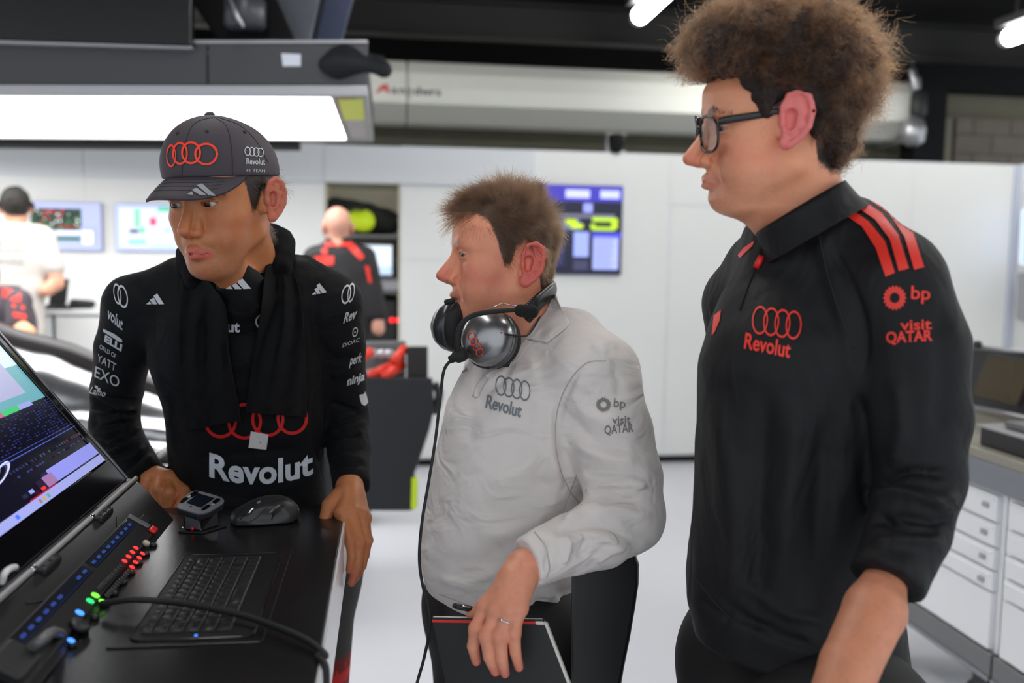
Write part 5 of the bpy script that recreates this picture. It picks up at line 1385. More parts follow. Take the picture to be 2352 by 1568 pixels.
# fold-over collar leaf, laid over the shoulder
def drape(name, left, right, nu, nv, bv, off, th, m, parent, noise=.0, nscale=20, wave=None, dmax=None, push=0.0):
    """cloth strip between two pixel edges, lying on the surfaces below it"""
    Lp, Rp = smooth_path(np.array(left, float), 10), smooth_path(np.array(right, float), 10)
    def samp(path, t):
        x = t * (len(path) - 1); i = np.minimum(x.astype(int), len(path) - 2); return path[i] + (path[i + 1] - path[i]) * (x - i)[:, None]
    tv = np.linspace(0, 1, nv); A, B = samp(Lp, tv), samp(Rp, tv)
    dep = np.full((nv, nu), np.nan); pix = np.zeros((nv, nu, 2))
    for j in range(nv):
        for i in range(nu):
            q = A[j] + (B[j] - A[j]) * (i / (nu - 1)); pix[j, i] = q
            rd = Vector(ray(*q)); hit, n, f, d = bv.ray_cast(Vector(EYE), rd.normalized())
            if hit is not None: dep[j, i] = (np.array(hit) - EYE) @ FW
    ok = ~np.isnan(dep); fill = np.nanmedian(dep)
    for _ in range(200):                                        # carry depths over gaps
        if ok.all(): break
        d2 = dep.copy()
        for dj, di in ((0, 1), (0, -1), (1, 0), (-1, 0)):
            sft = np.roll(dep, (dj, di), (0, 1)); m_ = np.isnan(d2) & ~np.isnan(sft); d2[m_] = sft[m_]
        dep = d2; ok = ~np.isnan(dep)
    for _ in range(6):
        p_ = np.pad(dep, 1, mode='edge'); dep = np.minimum(dep, (p_[:-2, 1:-1] + p_[2:, 1:-1] + p_[1:-1, :-2] + p_[1:-1, 2:]) / 4)
    V0 = np.array([[P(*pix[j, i], dep[j, i] - off) for i in range(nu)] for j in range(nv)])
    if wave is not None: V0 = V0 - np.array([[ray(*pix[j, i]) * wave(i / (nu - 1), j / (nv - 1)) for i in range(nu)] for j in range(nv)])
    V0 = V0.reshape(-1, 3)
    if noise: V0 = V0 - FW * (vnoise(V0 * nscale, 77) * noise)[:, None]
    V1 = V0 + FW * th
    Vv = np.vstack([V0, V1]); n0 = nu * nv; Ff = []
    for j in range(nv - 1):
        for i in range(nu - 1):
            a = j * nu + i; Ff.append((a, a + nu, a + nu + 1, a + 1)); Ff.append((n0 + a, n0 + a + 1, n0 + a + nu + 1, n0 + a + nu))
    for i in range(nu - 1): Ff.append((i, i + 1, n0 + i + 1, n0 + i)); q = (nv - 1) * nu + i; Ff.append((q + 1, q, n0 + q, n0 + q + 1))
    for j in range(nv - 1): q = j * nu; Ff.append((q + nu, q, n0 + q, n0 + q + nu)); q = j * nu + nu - 1; Ff.append((q, q + nu, n0 + q + nu, n0 + q))
    return mesh_obj(name, Vv, np.array(Ff), m, parent)
cr = drape('collar', [(1272, 672), (1255, 712), (1228, 745), (1206, 778)], [(1281, 690), (1302, 728), (1304, 748), (1256, 788)], 14, 22, bvM, .005, .004, m_polo, shirtM)
cr2 = drape('collar_stand', [(1206, 778), (1180, 812), (1150, 838), (1112, 862)], [(1222, 784), (1196, 820), (1160, 848), (1120, 872)], 6, 24, bvM, .004, .004, m_polo, shirtM)
m_emb = mat('grey_embroidery', srgb(118, 124, 128), rough=.7); m_emb2 = mat('grey_print', srgb(128, 128, 124), rough=.7)
stamp('four_rings_emblem', Ink().rings4(.085), m_emb, shirtM, bvMs, affine(1138, 883, 25.6, 5.4, 2.5, -47), edge=6)
word('brand_lettering', 'Revolut', m_emb, shirtM, bvMs, 1115, 935, 84, 16, 30, .022)
sun('sun_emblem', 1386, 929, 18, 17, m_emb2, shirtM, bvMs)
word('sponsor_lettering', 'bp', m_emb2, shirtM, bvMs, 1409, 934, 27, 6, 20, .01)
word('sponsor_lettering', 'visit', m_emb2, shirtM, bvMs, 1406, 974, 42, -3, 17, .012)
word('sponsor_lettering', 'QATAR', m_emb2, shirtM, bvMs, 1389, 997, 66, -5, 20, .014)
stamp('chest_bars', Ink().bars(), m_emb2, shirtM, bvMs, affine(1062, 856, 11, -4, 2, -14), edge=6)
m_stitch = mat('polo_stitch', srgb(186, 178, 174), rough=.8)
seam('armhole_seam', [(1392, 828), (1345, 835), (1302, 885), (1277, 960), (1280, 1050), (1305, 1120), (1336, 1160)], bvMs, .0011, m_stitch, shirtM)
seam('placket_edge', [(1112, 862), (1095, 885), (1088, 908)], bvMs, .0011, m_stitch, shirtM); seam('placket_edge', [(1140, 850), (1112, 885), (1098, 912), (1086, 908)], bvMs, .0011, m_stitch, shirtM)
seam('cuff_seam', [(1228, 1222), (1252, 1255), (1262, 1300), (1256, 1325)], bvMs, .0012, m_stitch, shirtM)
seam('side_seam', [(1325, 1090), (1305, 1140), (1290, 1180)], bvMs, .0010, m_stitch, shirtM)
seam('hem_stitch', [(1010, 1365), (1120, 1405), (1230, 1438), (1305, 1455)], bvMs, .0009, m_stitch, shirtM)
# trousers
hl = P(1215, 1420, 1.60); hr_ = P(1120, 1420, 1.80); hl[2] = hr_[2] = .90
(Vt, Ft), shs = legs(hl, hr_, .118, fwd=(-1, .1))
mesh_obj('trousers', Vt, Ft, mat('black_trousers'), pm)
for v, f in shs: mesh_obj('shoe', v, f, m_rubber, pm)

# ---- hair: short, brushed up
def short_hair(name, Vl, Fl, pose, fn, n, L, flow, m, parent, seed, thr=.0, curl=.15, radius=.00018, k=7, lift=.6, bendn=.15):
    mask = fn(Vl) > thr
    p0, nn, rg = pick_points(Vl, Fl, mask, n, seed); nn /= np.linalg.norm(nn, axis=1)[:, None]
    fl = flow(p0); fl = fl - nn * ((fl * nn).sum(1) * .85)[:, None]; fl /= np.linalg.norm(fl, axis=1)[:, None] + 1e-9
    cl = np.stack([vnoise(p0 * 70, seed + q) for q in range(3)], 1) * .55                      # locks
    d0 = nn * (lift(p0)[:, None] if callable(lift) else lift) + fl + cl + rg.normal(size=(n, 3)) * curl; d0 /= np.linalg.norm(d0, axis=1)[:, None]
    ln = L(p0) * rg.uniform(.7, 1.15, n); t = np.linspace(0, 1, k)
    bend = rg.normal(size=(n, 3)) * .14 + fl * .3 - nn * bendn
    pts = p0[:, None] - nn[:, None] * .002 + d0[:, None] * (ln[:, None] * t)[..., None] + bend[:, None] * (ln[:, None] * t ** 2)[..., None]
    return hair_curves(name, pose.w(pts), radius, m, parent)
def flowM(p):
    f = np.zeros_like(p); y, z = p[:, 1], p[:, 2]
    top = np.clip((z - .045) / .05, 0, 1); top = top * top * (3 - 2 * top); ss = np.clip((y + .04) / .11, 0, 1)
    f[:, 1] = top * (-.45 + 1.55 * ss) + (1 - top) * -.5; f[:, 2] = top * .75 + (1 - top) * -.65; return f
LM = lambda p: np.interp(p[:, 2], [-.09, -.03, .03, .07, .1], [.008, .014, .022, .030, .034]) * np.interp(p[:, 1], [.03, .08], [1, 1.25])
m_hM = hair_mat('short_brown', srgb(30, 18, 10), srgb(66, 42, 24), .35, 60)
hM = mesh_obj('hair', HM.w(VhM[:0]) if False else np.zeros((0, 3)), [], None, pm) if False else None
short_hair('hair', VhM, FhM, HM, hairM, 26000, LM, flowM, m_hM, pm, 21, thr=-.004, curl=.20, lift=lambda p: np.interp(p[:, 2], [-.02, .05, .085], [.10, .16, .55]))
# ================================================================= young driver behind the console: cap, black fireproof top, towel
pd = thing('person', 'young man in black sponsor-covered long-sleeved top and grey cap behind the console', 'person', (P(570, 1400, 1.88)[0], P(570, 1400, 1.88)[1], 0))
HD = Pose(514, 452, 1.53, 37, -7, -2)
def hairD(V):
    x, y, z = V[:, 0], V[:, 1], V[:, 2]
    line = np.interp(y, [-.12, -.07, -.05, -.04, -.02, .0, .014, .024, .034, .05, .1], [-.085, -.085, -.06, .0, .02, .0, -.028, -.022, .018, .05, .06])
    return z - line
SKD = srgb(190, 120, 76)
hpd = dict(temple=.86, skin=SKD, red=srgb(190, 104, 82), redness=.55, ear_col=srgb(196, 104, 86), ear_red=.8, naso=0, nose=.005, nose_drop=0, nose_w=.92, jaw=.93, jowl=.75, ear_y=-.016, ear_z=-.010, ear=1.03, ear_out=1.15,
           lip=.005, lip_z=.0, lower=.0086, corner=-.003, mouth_w=.0235, mouth_y=.0775, lid=.0034, lid_z=-.0015, brow_col=srgb(34, 22, 18), brow_w=.0052, brow_z=-.004, hair_fn=hairD, hair_col=(.012, .008, .006), lip_w=.6, lip_col=srgb(202, 84, 86),
           stubble=.30, stub_col=srgb(112, 82, 68), neck=[(0, -.026, -.05), HD.l(P(562, 585, 1.635)), HD.l(P(560, 660, 1.705))], neck_r=[.052, .051, .056], zlo=-.26)
V, F = make_head(hpd); C = paint_head(V, hpd); headD = (HD.w(V), F, C); VhD, FhD = V, F
# his left hand on the desk edge
fD = [(PP((786, 1178, 1.635), (806, 1245, 1.605), (808, 1280, 1.60), (803, 1308, 1.60)), [.0108, .0092, .0084, .0070]),
      (PP((808, 1176, 1.640), (826, 1248, 1.612), (822, 1300, 1.605), (808, 1338, 1.603)), [.0110, .0094, .0086, .0070]),
      (PP((828, 1182, 1.650), (840, 1248, 1.625), (832, 1298, 1.618), (818, 1326, 1.612)), [.0106, .0090, .0082, .0066]),
      (PP((838, 1190, 1.665), (845, 1240, 1.645), (840, 1275, 1.638), (832, 1300, 1.632)), [.0094, .0080, .0072, .0060])]
knD = [f[0][0] for f in fD]
wD = PP((806, 1085, 1.735), (803, 1118, 1.705), (803, 1140, 1.685))
palmD = [(wD[2], knD[0], .019, .0140), (wD[2], knD[1], .021, .0145), (wD[2], knD[2], .020, .0140), (wD[1], knD[3], .020, .0125)]
thD = (PP((778, 1140, 1.675), (757, 1160, 1.655), (748, 1190, 1.640), (747, 1212, 1.632)), [.0165, .0140, .0115, .0095])
V, F = hand_mesh(palmD, fD, thD, (wD, [.015, .0250, .025]), extra=lambda S: [S.bone(wD[2] + (knD[i] - wD[2]) * .3 - FW * .014, knD[i] - FW * .009, .002, .003, k=.006) for i in range(3)])
C = hand_paint(V, SKD, srgb(190, 96, 76), [f[0][-1] for f in fD] + [thD[0][-1]], [f[0][1] for f in fD] + knD)
handD1 = (V, F, C)
# his right fist at the far end of the console slope
f2 = [(PP((340, 1100, 1.765), (332, 1122, 1.738), (346, 1150, 1.735), (360, 1172, 1.745)), [.0120, .0112, .0104, .0092]),
      (PP((364, 1092, 1.762), (360, 1124, 1.730), (370, 1154, 1.730), (380, 1176, 1.742)), [.0124, .0114, .0106, .0092]),
      (PP((390, 1098, 1.762), (389, 1132, 1.730), (390, 1158, 1.730), (392, 1178, 1.742)), [.0122, .0112, .0104, .0092])]
w2 = PP((318, 1078, 1.80), (348, 1098, 1.79)); k2 = [f[0][0] for f in f2]
th2 = (PP((402, 1108, 1.770), (420, 1130, 1.748), (421, 1154, 1.728), (406, 1176, 1.715)), [.0160, .0145, .0125, .0105])
V, F = hand_mesh([(w2[1], k2[0], .020, .013), (w2[1], k2[1], .022, .014), (w2[1], k2[2], .022, .014), (k2[2], th2[0][1], .014, .012)], f2, th2, (w2, [.022, .023]), k=.003)
C = hand_paint(V, SKD, srgb(196, 100, 80), [th2[0][-1], th2[0][-2]], [f[0][1] for f in f2])
ibD = inner_body([(PP((560, 620, 1.68), (555, 760, 1.72), (565, 1000, 1.80), (575, 1230, 1.87)), [.045, .07, .075, .075]), (PP((520, 720, 1.72), (310, 710, 1.73), (262, 975, 1.835), (350, 1104, 1.787)), [.05, .034, .018, .018]), (PP((600, 720, 1.72), (772, 710, 1.73), (798, 960, 1.84), (806, 1105, 1.735)), [.05, .03, .018, .018])], SKD)
V, F, C = join_geo([headD, handD1, (V, F, C), ibD])
bodyD = mesh_obj('body', V, F, skin_mat('skin_olive'), pd, col=C)
make_eyes(bodyD, HD, (.03, .018, .012), (.25, 1, -.28))
def nail(parent, f, m, off=-FW, w=.0045):
    a, b = np.array(f[-2]), np.array(f[-1]); d_ = (b - a) / np.linalg.norm(b - a); c = b + off * .0062; u, v, ww = frame(off, d_)
    lathe('nail', c, off, [(w, -.001), (w * .9, .0006), (w * .4, .0012)], m, parent, seg=12)
m_nail = mat('nail', srgb(222, 160, 140), rough=.3)
nail(bodyD, thD[0], m_nail, -FW * .8 + UP * .35, .0055)

# ---- shirt
m_top_ = mat('black_fireproof_knit', srgb(10, 11, 14), rough=.75, spec=.22, sheen=.02, bump=(1400, .0003, 2), crease=(12, .010, (1, 1, 1.4)))
rowsD = [(655, 440, 690, 1.715, .62), (690, 380, 735, 1.715, .56), (740, 345, 752, 1.72, .55), (830, 345, 742, 1.735, .58), (940, 382, 740, 1.77, .60), (1060, 394, 744, 1.81, .60), (1150, 398, 752, 1.845, .60), (1290, 395, 760, 1.88, .60)]
cD = P(530, 900, 1.76); lo = cD - np.array((.34, .26, .36)); hi = cD + np.array((.34, .28, .33))
S = Sculpt(lo, hi, .0042)
S.loft(**rings(rowsD), e=2.25, k=.03)
S.chain(PP((540, 640, 1.70), (420, 655, 1.72), (318, 700, 1.735)), [.05, .052, .056], k=.04)
S.chain(PP((560, 640, 1.70), (670, 640, 1.72), (762, 690, 1.735)), [.05, .052, .052], k=.04)
bvB = bvh_of([bodyD]); _a, _b, _c = on_b(bvB, 532, 628), on_b(bvB, 615, 606), P(585, 562, 1.78)
S.chain(PP((561, 628, 1.672), (560, 665, 1.71)), [.060, .066], k=.015)
S.chain([HD.w(0, .002, -.142), HD.w(0, -.010, -.160), P(556, 690, 1.665)], [.034, .040, .06], k=.03)
S.chain(PP((562, 640, 1.675), (556, 690, 1.70)), [.068, .08], k=.02)
_n = np.cross(_b - _a, _c - _a); _n /= np.linalg.norm(_n); _n = (_n if _n[2] > 0 else -_n).astype(np.float32); _a = _a.astype(np.float32)
_o = P(572, 600, 1.675).astype(np.float32)
def _neck(p):
    q = p - _o; t = q @ _n; return np.maximum(-((p - _a) @ _n), np.linalg.norm(q - t[..., None] * _n, axis=-1) - .105)
S.put(_o - .16, _o + .16, _neck, k=.005, op='sub')
S.chain(PP((312, 705, 1.735), (285, 800, 1.77), (270, 890, 1.81), (262, 975, 1.835)), [.057, .053, .049, .046], k=.025)
S.chain(PP((262, 975, 1.835), (296, 1050, 1.81), (350, 1108, 1.785), (366, 1122, 1.78)), [.047, .044, .034, .031], k=.012)
S.chain(PP((770, 705, 1.735), (786, 800, 1.77), (792, 880, 1.81), (797, 960, 1.84)), [.052, .044, .043, .044], k=.025)
S.chain(PP((797, 960, 1.84), (804, 1040, 1.79), (807, 1105, 1.735), (808, 1135, 1.71)), [.044, .042, .0355, .034], k=.012)
pw = P(808, 1122, 1.72); aw = P(807, 1108, 1.73) - P(804, 1030, 1.795); aw /= np.linalg.norm(aw)
cut_end(S, pw, aw, .055)
pw2 = P(356, 1112, 1.785); aw2 = P(356, 1112, 1.785) - P(300, 1055, 1.81); aw2 /= np.linalg.norm(aw2)
cut_end(S, pw2, aw2, .045, .06)
V, F = S.mesh()
V = folds(V, F, [([(350, 845), (385, 940), (400, 1050)], 12, .004), ([(735, 880), (720, 980), (740, 1080)], 10, -.004), ([(440, 1060), (560, 1040), (700, 1030)], 14, -.003), ([(430, 1115), (560, 1135), (730, 1110)], 12, .003), ([(300, 640), (345, 700), (350, 800)], 14, -.003), ([(735, 640), (720, 720), (735, 820)], 12, -.003), ([(560, 680), (600, 700), (640, 690)], 12, .002)])
V = wrinkle(V, F, [(262, 905), (255, 960), (275, 1020), (330, 1090)], 17, .0055, 6, 62, 3, .25)
V = wrinkle(V, F, [(795, 930), (800, 1000), (806, 1095)], 10, .0035, 6, 46, 4, .4)
V = wrinkle(V, F, [(775, 720), (790, 880)], 4, .0025, 9, 40, 5, .6)
V = V + vnormals(V, F) * (vnoise(V * 17, 61) * .0018 + vnoise(V * 45, 63) * .0007)[:, None]
shirtD = mesh_obj('shirt', V, F, m_top_, pd)
bvD = bvh_of([shirtD])
m_sil = mat('print_silver', srgb(196, 198, 202), rough=.4); m_wht = mat('print_white', srgb(214, 218, 226), rough=.5)
def zd(x, y): return (180 + x / 2.613, 560 + y / 2.613)
idp = lambda x, y: (x, y)
for bars in ([[(885, 268), (912, 250), (928, 270)], [(918, 243), (940, 228), (980, 270), (940, 270)], [(950, 225), (985, 208), (1036, 268), (990, 270)]], [[(407, 362), (430, 345), (440, 362)], [(430, 335), (455, 322), (475, 362), (448, 362)], [(452, 312), (475, 298), (516, 362), (484, 362)]], [[(1398, 305), (1420, 288), (1428, 302)], [(1415, 272), (1437, 260), (1456, 300), (1434, 301)], [(1428, 250), (1447, 235), (1491, 290), (1465, 298)]]):
    for b_ in bars: stamp('chest_bar', Ink().poly([zd(*p) for p in b_]), m_sil, shirtD, bvD, idp, edge=8)
def arc_word(x0, x1, base, hgt):
    ink = Ink().text('Revolut', size=1.0, bold=.03); xs_ = [v.co.x for v in ink.bm.verts]; a, b = min(xs_), max(xs_); H_ = max(v.co.y for v in ink.bm.verts)
    return ink, (lambda x, y: (x0 + (x - a) / (b - a) * (x1 - x0), base((x - a) / (b - a)) - y / H_ * hgt))
ink, fn = arc_word(481, 719, lambda t: 1092 + 74 * t - 80 * t * t, 54)
stamp('brand_lettering', ink, m_wht, shirtD, bvD, fn, edge=7)
word('chest_lettering', 'lut', m_wht, shirtD, bvD, 514, 761, 37, 1, 25, .03)
stamp('chest_arc', Ink().ring(0, 0, 19, 19, 4, 24, 70, 290), m_sil, shirtD, bvD, affine(605, 738, 1, 0, 0, -1), edge=7)
for cx_, by, rx_ in ((507, 1006, 38), (562, 1009, 40), (615, 1003, 38), (671, 998, 36)):
    stamp('chest_ring', Ink().ring(0, 0, rx_, rx_ * 1.05, 7, 44), mat('print_deep_red', srgb(200, 28, 26), rough=.5), shirtD, bvD, affine(cx_, by - rx_ * 1.05, 1, 0, 0, -1), edge=8)
# sleeve prints
for cx_, cy_, rx_, ry_ in ((282, 681, 12, 26), (270, 675, 9, 24)): stamp('sleeve_ring', Ink().ring(0, 0, 1, 1, .2, 36), m_sil, shirtD, bvD, affine(cx_, cy_, rx_, rx_ * .35, -2, -ry_), edge=6)
def sleeve(t, x0, y0, x1, y1, h, bold=.02, lean=.15):
    ink = Ink().text(t, size=1.0, bold=bold); xs_ = [v.co.x for v in ink.bm.verts]; a, b = min(xs_), max(xs_); H_ = max(v.co.y for v in ink.bm.verts)
    return stamp('sleeve_lettering', ink, m_sil, shirtD, bvD, lambda x, y: (x0 + (x - a) / (b - a) * (x1 - x0) + y / H_ * h * lean, y0 + (x - a) / (b - a) * (y1 - y0) - y / H_ * h), edge=6)
sleeve('volut', 246, 728, 281, 758, 24)
sleeve('ELLI', 240, 783, 279, 806, 15, .05)
stamp('sleeve_swoosh', Ink().poly([zd(*p) for p in ((150, 508), (215, 538), (262, 572), (264, 590), (240, 584), (205, 560), (150, 526))]), m_sil, shirtD, bvD, idp, edge=6)
sleeve('ORLD OF', 229, 800, 266, 823, 10, .0)
sleeve('YATT', 223, 829, 265, 852, 17, .0)
sleeve('EXO', 217, 864, 272, 890, 24, .005)
stamp('sleeve_emblem', Ink().poly([zd(*p) for p in ((100, 845), (120, 855), (118, 868), (134, 862), (130, 885), (112, 888), (118, 874), (102, 862))]), m_sil, shirtD, bvD, idp, edge=6)
sleeve('Lamo', 205, 902, 240, 911, 14, .01, .5)
stamp('sleeve_ring', Ink().ring(0, 0, 1, 1, .2, 36), m_sil, shirtD, bvD, affine(795, 676, 11, -3, 2, -22), edge=6); stamp('sleeve_ring', Ink().ring(0, 0, 1, 1, .2, 36), m_sil, shirtD, bvD, affine(806, 672, 8, -3, 2, -22), edge=6)
sleeve('Rev', 788, 742, 816, 730, 24, .02, .25)
stamp('sleeve_emblem', Ink().ring(0, 0, 1, 1, .25, 24).poly([(-.3, -.2), (.3, -.1), (.3, .1), (-.3, 0)]), m_sil, shirtD, bvD, affine(815, 762, 6, -1, 1, -11), edge=6)
sleeve('DIOAC', 786, 797, 824, 784, 9, .0, .2)
sleeve('perk', 803, 838, 829, 830, 22, .02, .2)
sleeve('ninja', 797, 885, 836, 872, 19, .025, .15)
stamp('sleeve_emblem', Ink().poly([zd(*p) for p in ((1686, 905), (1712, 900), (1720, 884), (1730, 915), (1738, 950), (1720, 970), (1700, 962), (1690, 935))]), m_sil, shirtD, bvD, idp, edge=6)
# trousers with red patterned band
hl = P(690, 1330, 1.90); hr_ = P(500, 1330, 1.92); hl[2] = hr_[2] = .93
(Vt, Ft), shs = legs(hl, hr_, .118, fwd=(0, -1))
zb0 = P(800, 1530, 1.84)[2]
Ct = np.tile(np.array(srgb(58, 58, 55)), (len(Vt), 1)); band = (Vt[:, 2] < zb0) & (Vt[:, 2] > zb0 - .09)
pat = (np.sin(Vt[:, 2] * 900) > .2); Ct[band] = np.where(pat[band][:, None], np.array(srgb(205, 38, 34)), np.array(srgb(120, 18, 20)))
mesh_obj('trousers', Vt, Ft, mat('grey_trousers', (1, 1, 1), rough=.8, vcol=True), pd, col=Ct)
for v, f in shs: mesh_obj('shoe', v, f, m_rubber, pd)

# ---- hair below the cap
def flowD(p):
    f = np.zeros_like(p); f[:, 1] = -.7; f[:, 2] = -.6; return f
m_hD = hair_mat('dark_hair', srgb(16, 11, 9), srgb(48, 34, 26), .3, 60)
ho_ = short_hair('hair', VhD, FhD, HD, hairD, 9000, lambda p: np.interp(p[:, 1], [-.1, -.03, .03], [.020, .017, .010]), flowD, m_hD, pd, 31, thr=.0, curl=.30, k=9, lift=.22)

# ---- cap
cp = thing('baseball_cap', 'dark grey baseball cap with four red rings worn by the young man', 'cap', HD.w(0, 0, .09))
m_cap = mat('cap_charcoal', srgb(72, 66, 72), rough=.7, spec=.3, bump=(1500, .0002, 2))
S = Sculpt((-.12, -.14, -.02), (.12, .14, .16), .0028)
S.ball((0, -.012, .040), (.0825, .1035, .0865), k=.01)
S.ball((0, .028, .062), (.067, .066, .065), k=.035)
rimz = lambda y: .022 + .12 * (y + .1)
S.put((-.13, -.15, -.05), (.13, .15, .06), lambda p: p[..., 2] - (.022 + .10 * (p[..., 1] + .1)), k=.002, op='sub')
V, F = S.mesh(); crown = mesh_obj('crown', HD.w(V), F, m_cap, cp)
nu, nv = 48, 14; Vb = []
for lay in (0, 1):
    for j in range(nv):
        v_ = j / (nv - 1)
        for i in range(nu):
            u_ = -1 + 2 * i / (nu - 1); a = math.radians(66) * u_
            v_ = -.12 + 1.12 * j / (nv - 1); xi, yi = .0805 * math.sin(a), -.012 + .1030 * math.cos(a)
            if True: yi = max(yi, .0 + .0) 
            zi = .022 + .10 * (yi + .1)
            ext = .070 * max(0, math.cos(a * 1.36)) ** .6
            x = xi * (1 + .02 * v_); y = yi + ext * v_; tp = ext / .070; z = zi + .003 - (.012 * v_ + .034 * v_ * (abs(x) / .08) ** 2 + .014 * v_ * v_) * tp
            Vb.append((x, y, z - .0035 * lay))
Vb = np.array(Vb); n0 = nu * nv; Fb = []
for j in range(nv - 1):
    for i in range(nu - 1):
        a = j * nu + i; Fb.append((a, a + 1, a + nu + 1, a + nu)); Fb.append((n0 + a, n0 + a + nu, n0 + a + nu + 1, n0 + a + 1))
for i in range(nu - 1): q = (nv - 1) * nu + i; Fb.append((q, q + 1, n0 + q + 1, n0 + q))
brim = mesh_obj('brim', HD.w(Vb), np.array(Fb), m_cap, cp)
zt_ = V[(np.abs(V[:, 0]) < .006) & (np.abs(V[:, 1] - .004) < .006), 2].max()
lathe('button', HD.w(0, .004, zt_), HD.R[:, 2], [(.008, -.003), (.0085, .001), (.006, .004), (.002, .005)], m_cap, cp, seg=16)
bvc = bvh_of([crown]); bvb = bvh_of([brim])
m_orange = mat('embroidery_red', srgb(255, 66, 34), rough=.55)
for cx_, cy_, rx_, ry_ in ((394.5, 358, 11, 26), (414.5, 352.5, 17.5, 26), (439.5, 351, 22.5, 26), (473.5, 354, 27, 25.5)):
    stamp('front_ring', Ink().ring(0, 0, 1, 1, .19, 44), m_orange, cp, bvc, affine(cx_, cy_, rx_, 0, 0, -ry_), off=.0012, edge=5)
def zc1(x, y): return (280 + x / 3.563, 240 + y / 3.563)
for b_ in ([(533, 735), (575, 712), (582, 742)], [(570, 700), (612, 682), (692, 742), (636, 742)], [(612, 662), (655, 648), (768, 747), (706, 742)]):
    stamp('brim_bar', Ink().poly([zc1(*p) for p in b_]), mat('embroidery_grey', srgb(150, 152, 156), rough=.6), cp, bvb, idp, off=.0009, edge=5)
stamp('side_rings', Ink().rings4(.1), m_sil, cp, bvc, affine(561, 347, 14, 1.2, 0, -21), off=.0008, edge=5)
word('side_lettering', 'Revolut', m_sil, cp, bvc, 565, 376.5, 43, 2, 13.5, .015, edge=5)
word('side_lettering', 'F1 TEAM', m_sil, cp, bvc, 566, 394, 42, 2, 6, -.005, edge=5)
def cseam(pts, m=None):
    w = [on_b(bvc, *zc1(*p), .0001) for p in smooth_path(np.array(pts, float), 8)]; w = [q for q in w if q is not None]
    if len(w) > 2: tube('panel_seam', w, .0008, mat('cap_seam', srgb(42, 40, 44), rough=.8), cp, seg=6)
cseam([(745, 105), (620, 140), (550, 220), (505, 400), (490, 585)]); cseam([(760, 105), (850, 170), (890, 300), (905, 450), (905, 590)]); cseam([(780, 105), (960, 170), (1100, 300), (1200, 480)])
for p in ((460, 238), (695, 224), (1000, 228)):
    q = on_b(bvc, *zc1(*p), .0002)
    if q is not None: lathe('eyelet', q, -FW, [(.0032, 0), (.0030, .0008), (.0016, .0009)], mat('cap_seam'), cp, seg=12)
for j in range(4):
    w = []
    for i in range(6, 42): 
        v_ = .35 + j * .14; jj = v_ * (nv - 1); a0 = int(jj); t = jj - a0; p = Vb[a0 * nu + i] * (1 - t) + Vb[(a0 + 1) * nu + i] * t; w.append(p + (0, 0, .0003))
    tube('brim_stitch', HD.w(np.array(w)), .0004, mat('cap_seam'), cp, seg=5)

# ---- towel round the neck
tw = thing('towel', 'black cotton towel hanging round the neck of the young man in the cap', 'towel', P(560, 800, 1.6))
m_tow = mat('black_terry', srgb(13, 13, 16), rough=1.0, spec=.05, sheen=.08, bump=(2200, .0022, 2))
bvT = bvh_of([shirtD])
wv = lambda u, v: .006 * math.sin(u * 7 + 2 * v) + .004 * math.sin(u * 13 + v * 5) + .004
drape('towel_end', [(424, 600), (412, 675), (411, 828), (430, 989)], [(452, 612), (513, 698), (526, 809), (553, 966)], 34, 70, bvT, .012, .008, m_tow, tw, noise=.002, nscale=60, wave=wv)
drape('towel_end', [(612, 580), (605, 656), (593, 751), (563, 947)], [(655, 570), (689, 675), (702, 828), (703, 958)], 34, 70, bvT, .014, .008, m_tow, tw, noise=.002, nscale=60, wave=lambda u, v: wv(u + .4, v))
S = Sculpt(P(545, 600, 1.68) - .2, P(545, 600, 1.68) + .2, .0045)
S.chain(smooth_path(PP((444, 640, 1.635), (436, 592, 1.66), (462, 560, 1.74), (545, 545, 1.80), (625, 545, 1.77), (650, 565, 1.70), (645, 620, 1.645)), 5), list(np.interp(np.linspace(0, 1, 31), [0, .2, .5, .8, 1], [.018, .024, .026, .024, .020])), k=.005)
V, F = S.mesh(); V = V + vnormals(V, F) * (vnoise(V * 60, 71) * .003)[:, None]
mesh_obj('neck_roll', V, F, m_tow, tw)
bvt2 = bvh_of([o for o in tw.children if o.name.startswith('towel_end')] + [shirtD])
q = [on_b(bvt2, *p, .002) for p in ((577, 989), (617, 997), (612, 1031), (572, 1026))]
hexa('care_tag', q, [p - FW * .0015 for p in q], mat('white_tag', srgb(212, 210, 208), rough=.8), tw)
# ================================================================= headset round the neck of the man in the polo
hd = thing('headset', 'silver and black headset with red rings resting round the neck of the polo man', 'headset', P(1120, 780, 1.56))
m_cup = mat('cup_silver', srgb(150, 150, 152), rough=.28, metal=.85); m_pad = mat('pad_black', (.012, .012, .012), rough=.75)
ax1 = -FW * .86 - RT * .46 + UP * .12; ax1 /= np.linalg.norm(ax1); c1 = P(1121, 778, 1.53)
cup = lathe('ear_cup', c1, ax1, [(.047, -.012), (.0475, 0), (.046, .010), (.041, .020), (.031, .029), (.017, .034), (.004, .035)], m_cup, hd, seg=48)
lathe('cup_rim', c1, ax1, [(.049, -.014), (.0505, -.010), (.0505, -.004), (.049, -.001)], mat('rim_grey', srgb(92, 92, 94), rough=.3, metal=.7), hd, seg=48)
lathe('ear_pad', c1 - ax1 * .014, ax1, [(.036, -.022), (.046, -.018), (.049, -.009), (.048, 0)], m_pad, hd, seg=40)
ax2 = -RT * .8 + FW * .45 + UP * .05; ax2 /= np.linalg.norm(ax2); c2 = P(1040, 750, 1.64)
